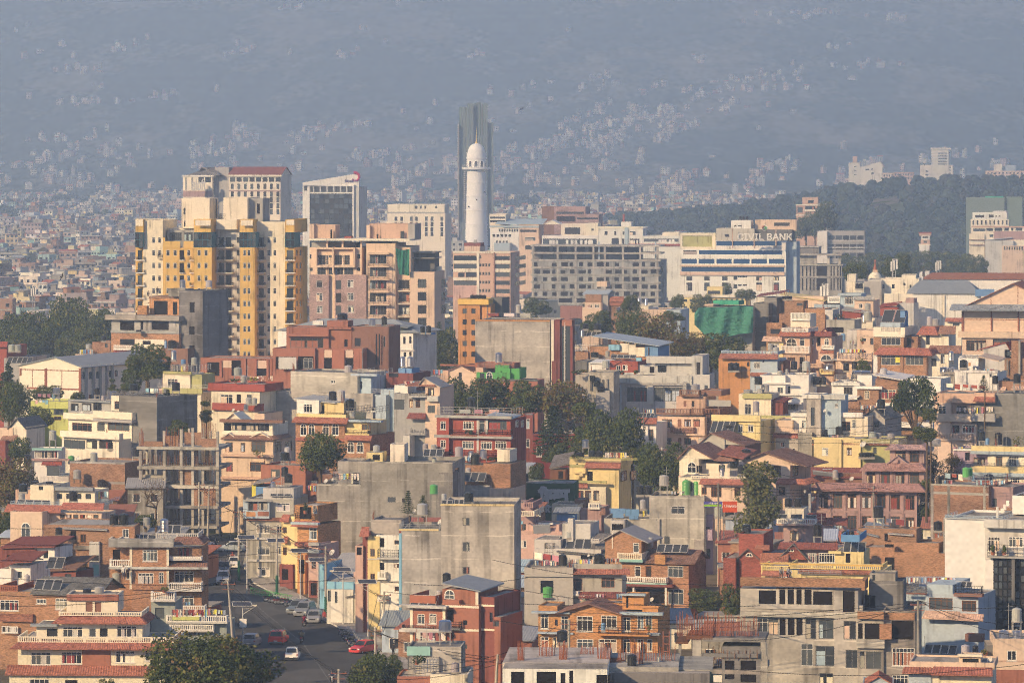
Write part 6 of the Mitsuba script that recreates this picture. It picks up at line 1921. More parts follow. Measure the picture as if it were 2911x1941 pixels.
# ---- the middle distance ---------------------------------------------------------------------------------------------
D_MID = '''
C 700 700 2.6133
H house 705 14 | brick house with four white arched windows and a red eave
B 367 730 1300 - b bo 0 9 .1
W 405 446 1320 1398 a
W 466 508 1320 1398 a
W 573 614 1318 1396 a
W 640 684 1316 1396 a
E 335 748 1268 1308 1.0 tl 0
B 372 740 1244 1300 p yl 1.2 9 .2
B 375 540 1140 1250 p wh 2.2 8 .1
W 426 490 1170 1234 w3
B 540 726 1160 1250 p yl 3.2 8 .1
W 560 580 1180 1240 n
M 345 660 1128 1160 lg 7 .2
N 542 728 1232 1258 1.0 yl r
B 728 920 1400 - b bo -.6 9 .1
W 756 800 1452 1526 a
W 826 868 1452 1526 a
E 722 926 1402 1436 .9 tl 0
B 735 900 1300 1400 p yl .5 8 .1
W 858 920 1320 1362 b3
N 734 912 1364 1400 .8 yl r
S 728 1002 1290 1304 .8 lb
E 360 740 1402 1440 .9 tl 0
t 772 1218 60 90 k 4
t 785 1260 40 32 y 2
R 730 870 1200 1250 r dg -4
m 590 1140 40 4

H house 785 18 | big rendered grey house with blue grey side
B 150 940 1080 - c cl 0 12 .3
W 926 950 1196 1228 w1
F r
W 960 985 1160 1190 n
W 955 985 1250 1300 n
F f
B 330 826 932 1100 c cl 1.5 12 .3
W 626 662 992 1018 w2
B 776 928 960 1120 p lb 2.4 11 .2
W 776 826 990 1062 g3
W 836 862 1000 1058 n
R 826 966 912 955 r lg
S 776 970 946 962 1.0 lb
R 924 1000 1060 1100 r lg
R 155 330 1062 1090 r

H house 772 16 | tall blue grey house in shade with a pale balcony
B 960 1038 1106 - p lb 0 9 .3
B 1000 1096 1060 - p lb 1.5 10 .2
W 958 1000 1160 1200 n
W 1050 1070 1100 1500 n
X 1060 1066 1070 1560 -.1 0 p gy downpipe
N 925 990 1196 1230 .8 wh r
S 955 1040 1100 1112 .3 lb

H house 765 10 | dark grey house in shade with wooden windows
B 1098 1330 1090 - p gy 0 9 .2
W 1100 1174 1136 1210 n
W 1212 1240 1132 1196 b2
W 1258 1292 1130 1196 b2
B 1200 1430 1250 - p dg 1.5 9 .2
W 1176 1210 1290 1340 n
B 1330 1438 1035 - p pe -.4 8 .1
W 1348 1396 1048 1108 b2
W 1348 1402 1180 1236 g2
N 1340 1426 1110 1150 .8 lg s
N 1205 1340 1090 1120 .8 lg r
A 1270 1450 972 1040 gy 6 .4 .3
M 1180 1400 1030 1030 rs 5 .3
N 1210 1330 1350 1400 .9 gy b
E 1190 1330 1236 1276 1.0 mr
B 1100 1200 1030 1092 p wh 3 8 .1
c 1170 1300 1000 40 6 3
B 1140 1220 1360 - p gy -1 6 .1
B 1165 1215 1404 - p lg -3 4 .1

H house 790 12 | low house with steel tanks and red and blue rooftop sheds
B 1040 1240 940 - p mr 0 9 .1
W 1060 1130 940 970 n
B 970 1200 985 - p cn 1 8 .2
R 925 1020 985 1010 b iv
B 1130 1230 905 960 p bl 2 6 .1
S 1170 1180 910 970 .3 bl
t 1162 890 40 76 s 3 50
t 1220 890 48 76 s 3 50
t 1215 960 30 46 s 1
t 1045 960 26 30 s 0
c 1385 1460 915 40 4 3

H house 700 11 | red house with grey slabs and white windows
B 1415 1506 1270 - p rd 0 9 .1
W 1442 1482 1298 1358 w2
W 1442 1482 1437 1495 w2
B 1506 1964 1275 - p rd .8 9 .1
W 1610 1692 1298 1356 w4
W 1604 1690 1445 1502 w4
W 1742 1826 1447 1504 w4
W 1848 1932 1445 1502 w4
W 1730 1772 1290 1378 l1
W 1796 1935 1290 1360 g4
X 1712 1728 1285 1545 -.1 0 p lg pillar
X 1776 1796 1285 1400 -.1 0 p lg pillar
S 1400 1970 1256 1276 .9 gy c slab
S 1395 1970 1402 1424 .9 gy c slab
N 1512 1712 1362 1408 1.0 rs r
N 1728 1966 1360 1408 1.0 rd v
N 1500 1970 1515 1568 1.0 rd v
F r
W 2000 2025 1290 1340 w2
W 2040 2065 1290 1340 w2
F f
R 1420 1970 1195 1256 r gy
t 1672 1190 56 76 k 5 60
M 1780 1980 1255 1275 lb 4 .3
p 1650 1395 60 30 -.6
m 1500 1260 70 1

H house 772 3 | dark red house in shade at the foot of the trees
C 1400 700 2.6133
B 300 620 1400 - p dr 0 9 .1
W 326 368 1490 1560 w2
W 424 462 1490 1560 w2
S 300 620 1390 1402 .4 mr
B 230 300 1250 - p mr 2 8 .1
W 250 275 1280 1350 w1
W 250 275 1430 1490 w1

C 700 1250 2.269
H house 690 10 | flat roofed bare brick house with concrete columns
B 1325 1530 160 - b bo 1 9 .2
X 1350 1362 160 400 -.1 0 c cn column
X 1392 1410 150 400 -.1 0 c cn column
B 1530 1704 152 - b bo 0 9 .2
B 1410 1570 290 - c gy -.8 7 .2
W 1530 1570 370 405 d
B 1570 1710 310 - p pe -1 7 .2
W 1610 1680 370 405 w3
l 1390 1536 212 268 3 -1
t 1372 104 54 64 y 3
t 1478 172 58 88 k 3 0
t 1432 212 36 36 y 2
t 1438 396 54 64 k -1
t 1155 60 36 40 y 8
t 1212 60 44 32 y 8
l 1138 1268 60 108 3 7
B 1618 1700 62 140 p cr 4 8 .1
p 1420 140 160 34 2
p 1600 140 120 30 2

C 700 700 2.6133
H building 862 13 building | terracotta modern complex with recessed bays
B -340 190 828 - p rs 0 9 .2
W -290 -190 860 960 d
W -110 -40 846 960 d
W 76 150 842 960 d
X -200 -180 846 970 -.3 0 p rs pier
X -18 -2 830 970 -.3 0 p rs pier
X 60 76 840 970 -.3 0 p rs pier
X 150 166 840 970 -.3 0 p rs pier
X -190 -110 846 900 -.05 .0 p pe panel
X 76 150 846 906 .05 .1 p pe panel
B 195 510 756 - p rs -1.6 9 .2
W 220 372 818 912 d
W 384 500 816 912 d
X 240 372 822 910 -1.2 -1.15 p lg recess_wall
W 268 348 832 908 l3
W 426 492 830 908 l2
B 505 860 756 - p rs -.8 9 .2
W 578 636 768 908 d
W 736 796 766 908 d
X 580 636 768 826 .05 .12 p pe panel
X 738 794 768 826 .05 .12 p pe panel
X 645 728 770 910 -.3 0 p rs pier
B 298 612 598 760 p rs 2.2 9 .2
W 328 572 680 752 g6
S 300 610 652 668 .9 rs
B 610 782 598 760 p rs 2.8 9 .2
W 728 754 690 744 d
S 612 780 598 616 .5 rs
B 780 1058 594 - p bn 3.0 12 .2
W 806 850 680 740 n
F f
W 962 972 650 880 n
W 984 994 650 880 n
W 1004 1012 660 880 n
W 1018 1032 668 746 g
B 600 755 552 600 p rs 5 9 .1
t 715 550 80 58 k 6
X 493 570 552 582 2.6 3.4 p wh boiler
X 850 950 690 700 1.4 2.0 p bn stair_landing
X 870 890 640 700 1.0 1.2 p bn stair_flight
X 888 908 600 660 1.0 1.2 p bn stair_flight
X 908 930 640 720 1.0 1.2 p bn stair_flight
X 926 950 690 740 1.0 1.2 p bn stair_flight
t 541 848 64 58 s -2.5 60
p 620 748 60 30 1
p 530 740 60 50 1
p 700 748 60 22 1
p 810 745 50 40 1
c -20 300 960 40 14 -5
R 225 310 905 940 r lg 1

H house 900 12 | white house with a blue grey hipped roof behind the terracotta complex
B 235 300 630 - p wh 0 10 .1
B 300 1240 628 - p wh .3 14 .1
W 1165 1184 670 724 n
W 1210 1228 668 720 n
W 1120 1140 786 830 n
W 1170 1188 784 820 n
W 1210 1228 782 815 n
W 1060 1090 790 860 n
S 1060 1250 766 776 .3 lg
K 210 1285 536 630 mt 13 8
M 980 1200 590 600 mt 4 .3
t 1310 640 36 52 k -2
t 1355 640 36 54 k -2
S 1290 1380 640 655 2 bl p frame

H building 905 11 building | massive concrete slab wall building with a curved dark glass corner
B 1700 2255 552 - c cl 0 16 .2
S 1700 2255 545 556 .2 og p coping
X 2265 2285 545 1050 -.3 2 p iv corner_strip
X 2270 2305 850 1060 -.32 2 p mr corner_strip
X 2285 2330 545 1050 -.1 3 p mr fin
X 2330 2345 560 1050 .4 3 p mr fin
X 2345 2405 560 1040 .5 3 g gl glazing
X 2360 2370 560 1040 .3 3 p lg fin
X 2405 2425 545 1050 .6 3 p mr fin
X 2345 2420 545 590 .3 3 p rs cap

H house 945 10 | narrow orange house with rows of dark windows
B 1574 1735 428 - p og 0 10 .1
G 1590 1720 440 840 2 5 32 38 n
S 1570 1800 396 432 .5 oc
B 1570 1798 390 430 p oc .2 11 .2
B 1735 1815 428 - p og .6 11 .1
X 1790 1796 430 560 -.1 0 p dg downpipe
t 1680 390 34 32 k 3
t 1710 390 34 32 k 3
t 1740 390 34 32 k 3
t 1766 390 34 30 k 3
B 1815 1900 380 560 p dg 4 10 .1
b 1820 1910 560 200 7 3 dg

H house 850 12 | peach house with stone cladding and a tiled gable
B 1445 1500 920 - p sa 0 8 .1
B 1490 1705 925 - n pe .4 9 .1
W 1578 1602 930 1080 n
A 1475 1715 880 936 tb 7 .4
B 1705 1760 900 - p sa -.3 7 .1
R 1322 1470 958 988 r lg
B 1320 1445 990 - p sa 1.5 8 .2
S 1440 1720 876 888 .3 rs

H house 845 8 | bright green house with an outside stair
B 1710 1960 935 - p gn 0 8 .2
W 1735 1770 935 985 n
W 1786 1826 935 985 a
B 1850 1950 880 940 p gn 1.5 7 .1
X 1900 1960 905 985 -.8 -.6 p gn stair_wall
X 1870 1920 895 925 -.8 -.6 p gn stair_wall
B 1700 1990 866 905 p rs 2.5 8 .2
W 1870 1890 872 900 n
R 1720 1960 870 900 r dg -1
B 1945 2030 905 985 p gn 1 7 .1
B 1700 2165 990 - p rs -1 5 .1
S 1700 2165 985 998 .2 dg

C 0 700 2.6133
H house 795 13 | olive and cream house with an outside spiral stair
B 1200 1340 1090 - p cr .4 9 .1
W 1200 1288 1120 1168 w4
B 1336 1446 1085 - p ol 0 9 .1
W 1342 1433 1118 1182 w4
W 1344 1432 1258 1322 w4
B 1446 1494 1085 - p cr .1 9 .1
S 1196 1500 1052 1092 .5 ol
R 1172 1540 1026 1052 r lg -.1
B 1210 1412 944 1060 p cr 3 9 .1
W 1244 1320 982 1048 w3
S 1210 1420 928 948 .4 ol
B 1412 1500 950 1060 p ol 3.4 9 .1
R 1268 1420 884 930 r lg -3
X 1340 1404 970 980 2.2 2.9 p dg stair_flight
X 1350 1390 990 1000 2.2 2.9 p dg stair_flight
X 1360 1404 1012 1022 2.2 2.9 p dg stair_flight
X 1345 1385 1032 1042 2.2 2.9 p dg stair_flight
c 1470 1530 1000 30 6 1
t 1290 840 42 72 s 10
t 1362 872 38 36 b 9
p 1525 1200 60 90 -1

H house 788 13 | house with maroon parapets and a white shuttered window
B 1570 1930 1076 - p cr 0 9 .1
W 1636 1728 1098 1166 w3
W 1758 1790 1098 1160 d
W 1835 1870 1100 1160 n
S 1545 1965 1022 1074 .4 rd
B 1545 1960 1018 1076 p rd .3 9 .3
N 1572 1945 1164 1218 1.0 rd s
W 1595 1620 1240 1300 d
B 1890 1965 1240 - p pe -2 6 .1
t 1810 1010 46 56 y 3
t 1848 1166 46 48 y -.6
t 1890 1166 40 44 y -.6
t 1828 1212 36 44 s -1
p 1750 1010 80 30 1
p 1880 1000 110 26 2
d 1734 1215 14 -.9
c 1820 1960 968 30 8 3

H warehouse 880 28 building | long cream hall with a low pitched grey metal roof
B 145 600 880 - n iv 0 30 0
X 330 346 905 1060 -.2 0 p rs2 column
X 585 600 905 1100 -.25 0 p rs2 column
X 146 156 905 960 -.2 0 p rs2 column
X 150 590 915 922 -.1 0 p rs2 girt
X 200 590 1050 1062 -.1 0 p rs2 girt
X 240 244 920 1050 -.05 0 p rs2 joint
X 457 461 920 1050 -.05 0 p rs2 joint
F r
W 612 634 930 985 g2
W 660 688 930 985 g2
W 714 740 928 980 g2
W 810 832 922 970 g2
W 854 876 918 965 g2
W 620 640 1100 1130 g
W 660 690 1098 1135 g2
W 715 742 1095 1135 g2
X 640 654 890 1140 -.4 0 p gy pier
X 694 708 885 1140 -.4 0 p gy pier
X 745 757 880 1140 -.4 0 p gy pier
X 795 806 875 1100 -.4 0 p gy pier
X 836 848 870 1050 -.4 0 p gy pier
F f
A 130 620 818 888 mt 30 .5 .58

H building 962 24 building | grey concrete building with a brick storey going up on its roof
B 825 1330 640 - b bo 0 12 .1
W 892 1000 688 732 n
W 910 938 790 850 w2
S 822 1330 625 645 .3 gy
B 835 1330 548 640 c gy .3 12 .1
W 892 998 556 624 d
W 1046 1064 556 620 d
W 1128 1254 556 620 d
X 828 892 556 630 -.1 0 c gy pier
X 998 1044 556 630 -.1 0 c gy pier
X 1066 1126 556 630 -.1 0 c gy pier
X 1254 1300 556 630 -.1 0 c gy pier
X 778 1330 512 548 -1.4 12 c cn cornice
F r
W 1345 1400 700 760 n
F f
B 1330 1506 328 - c cd 1.0 13 .2
W 1405 1446 594 654 d
W 1408 1446 414 490 d
W 1405 1446 735 790 d
B 1110 1330 388 512 b og 3 11 .2
W 1144 1246 404 506 d
W 1284 1316 412 506 d
X 1106 1325 370 390 2.8 11 b br ring_beam
B 1250 1375 314 372 c cn 4 8 .1
b 1100 1340 510 130 8 2.4 wd
X 1098 1380 418 424 2.1 2.3 p wd ledger
X 1098 1380 462 468 2.1 2.3 p wd ledger
N 1002 1112 640 686 .8 wh b
N 1118 1222 638 686 .8 wh b
B 1002 1220 690 760 p iv -.8 4 .1
W 1060 1120 700 728 d
N 842 1040 734 770 .8 wh b
E 830 1040 768 800 .8 rd
t 1232 755 22 56 b -.5
t 1278 755 66 62 k -.5
X 1020 1090 440 506 1.5 2.5 b og brick_pile
X 860 1010 490 512 1.5 4 c cl rubble
B 1200 1395 756 - p bn -2 8 .1
t 1030 632 40 14 k .5
m 1128 420 90 3

H house 1000 10 | low brick house with bright washing beside the dark grove
B 685 820 710 - b br 0 8 .2
W 780 800 720 750 n
t 660 756 46 34 y 2
t 770 700 36 40 k 3
c 590 690 765 44 8 -1
B 560 690 800 - p pe -2 8 .2
B 30 150 830 - p gy -8 8 .2
t 86 776 48 50 y -7
t 134 776 48 50 y -7
B 0 50 740 - p rd -6 6 .1
E -30 50 706 744 1.0 rd
l 45 230 824 870 5 -10

C 1400 700 2.6133
H house 868 12 | brick shed with a long sloping blue white sheet roof
B 706 1160 745 - b bo 0 10 .1
M 740 1240 664 738 lb 9 .4
X 950 1010 720 790 -.1 0 p iv panel
X 1012 1064 730 810 -.1 0 p cr panel
X 1064 1130 750 815 -.1 0 p cr panel
X 1132 1156 745 818 -.15 0 p bl panel
X 862 942 730 770 -.8 -.1 p sk canopy
B 1156 1230 745 - p bl .3 8 .1
B 615 710 780 - b br -.6 8 .2
R 615 706 730 782 r wh -1
t 668 668 28 52 s 4
t 692 612 44 40 k 6
t 780 620 56 52 k 6
t 855 818 34 46 y -1
t 760 822 60 40 k -1
l 660 800 632 668 4 5

H house 815 10 | small red gabled house between grey roofs
B 870 1080 850 - p rd 0 7 .1
W 918 952 882 920 w2
W 966 1004 880 918 w2
A 900 1030 842 880 rs 6 .3
l 876 1064 804 832 4 1.5
B 715 842 862 - p wh -1 7 .1
M 715 860 862 866 wh 5 .4
X 1066 1104 826 850 -.6 .2 p sk tarpaulin
B 616 700 850 - p dg 0 7 .1
p 680 940 60 30 -2
B 1076 1204 880 - p lg .5 7 .1
W 1168 1200 892 940 d

H building 790 9 building | concrete frame stub with bare columns and an outside steel stair
B 710 900 932 - c cl 0 8 .3
X 725 738 985 1070 -.3 0 c cd column
X 772 784 990 1070 -.3 0 c cd column
X 812 824 988 1070 -.3 0 c cd column
X 848 858 985 1070 -.3 0 c cd column
X 722 760 960 1000 -1.2 -.6 p bk stair_flight
X 750 790 1000 1040 -1.2 -.6 p bk stair_flight
X 780 830 1040 1080 -1.2 -.6 p bk stair_flight
B 770 870 1070 - p gy -1 7 .1
p 620 950 120 30 0
B 615 715 950 - p cl 1 7 .2
p 960 948 40 26 3
p 1060 945 50 30 3

H building 800 10 office | wide pale grey office house with tall curtained windows
B 880 960 1030 - p lb 0 10 .1
W 905 948 1048 1150 g2
B 958 1430 1025 - p lg .3 11 .1
W 998 1148 1044 1152 g6
W 1200 1414 1044 1150 g8
X 960 990 1015 1210 -.4 0 p gy pier
X 1150 1192 1030 1170 -.3 0 p lg pier
X 1412 1440 1005 1110 -.3 0 p gy pier
S 880 1440 1014 1030 .5 gy
B 885 1480 958 1030 p lg .8 10 .3
X 1174 1180 962 1012 .7 .8 p gy joint
B 1208 1490 858 962 p lg 3 11 .1
W 1228 1292 884 934 n
X 1306 1312 880 955 2.9 3 p gy joint
S 1142 1490 816 868 1.0 lg p canopy
B 1480 1560 812 1030 p lg 1.8 11 .1
W 1516 1542 860 1010 n
B 1440 1614 950 - p lg 1.2 8 .1
W 1575 1600 1030 1060 n
B 720 886 930 - p lg 3 9 .2
R 885 1100 935 960 r lg 0
c 1110 1190 1170 40 5 -2

H house 772 12 | peach house with a brown balustrade terrace and carved windows
B 1222 1576 1262 - p pe 0 9 .1
W 1260 1334 1282 1344 b4
W 1376 1404 1282 1340 r
W 1424 1474 1282 1338 b3
W 1492 1542 1282 1338 b3
W 1260 1330 1420 1470 m3
W 1376 1404 1420 1480 r
W 1424 1476 1420 1470 m2
N 1320 1496 1342 1384 .9 bn b
S 1218 1580 1388 1402 .6 pe
N 1214 1470 1204 1250 .8 bn b
N 1476 1566 1202 1250 .8 bn b
B 1366 1582 1112 1250 p sa 2.5 9 .1
W 1480 1500 1146 1190 n
W 1420 1440 1146 1190 r
N 1388 1536 1066 1114 1.0 bn b
B 1545 1700 1066 1110 p bn 3.5 9 .2
t 1508 1062 66 42 y 5
R 1576 1690 1205 1250 b bn -2
S 1575 1770 1140 1186 .2 gy
B 1582 1650 1250 - p bn 1.5 9 .1
W 1588 1604 1274 1306 n
d 1180 1080 1 1
m 1350 1220 60 2
c 1130 1200 1210 34 5 -1

H house 766 10 | white house with brown doors beside the dark tree
B 1090 1216 1312 - p wh 0 8 .1
W 1160 1196 1356 1440 b2
W 1096 1130 1360 1420 n
E 1060 1220 1270 1312 .9 tl
l 1080 1196 1240 1280 4 1
X 1080 1086 1200 1500 -1.2 -1 p dg drainpipe
X 1118 1126 1200 1500 -1.2 -1 p dg drainpipe
B 830 1090 1430 - p lg -3 7 .1
W 1020 1060 1490 1560 b2
c 830 990 1520 40 12 -4
t 650 1566 56 36 y -5
t 738 1560 50 50 k -5
t 795 1566 60 50 k -5

H house 746 12 | pale yellow house with flat eaves and small windows
B 1632 1990 1295 - p yl 0 9 .1
W 1824 1860 1322 1376 w2
W 1898 1938 1322 1376 w2
S 1625 1990 1252 1298 .5 yl
W 1700 1760 1440 1480 m3
W 1850 1900 1440 1480 m3
S 1632 1990 1425 1436 .4 yl
l 1610 1786 1296 1386 4 -2.5
t 1762 1376 70 54 k -1

H house 716 14 | stone faced cottage with a brown tile roof
B 1530 1730 1430 - n cl 0 8 .1
W 1566 1620 1456 1486 w4
A 1530 1880 1384 1470 tb 8 .4 .28
B 1720 1880 1470 - p bn .5 8 .1
X 1720 1724 1430 1510 -.8 -.6 p wh post
'''
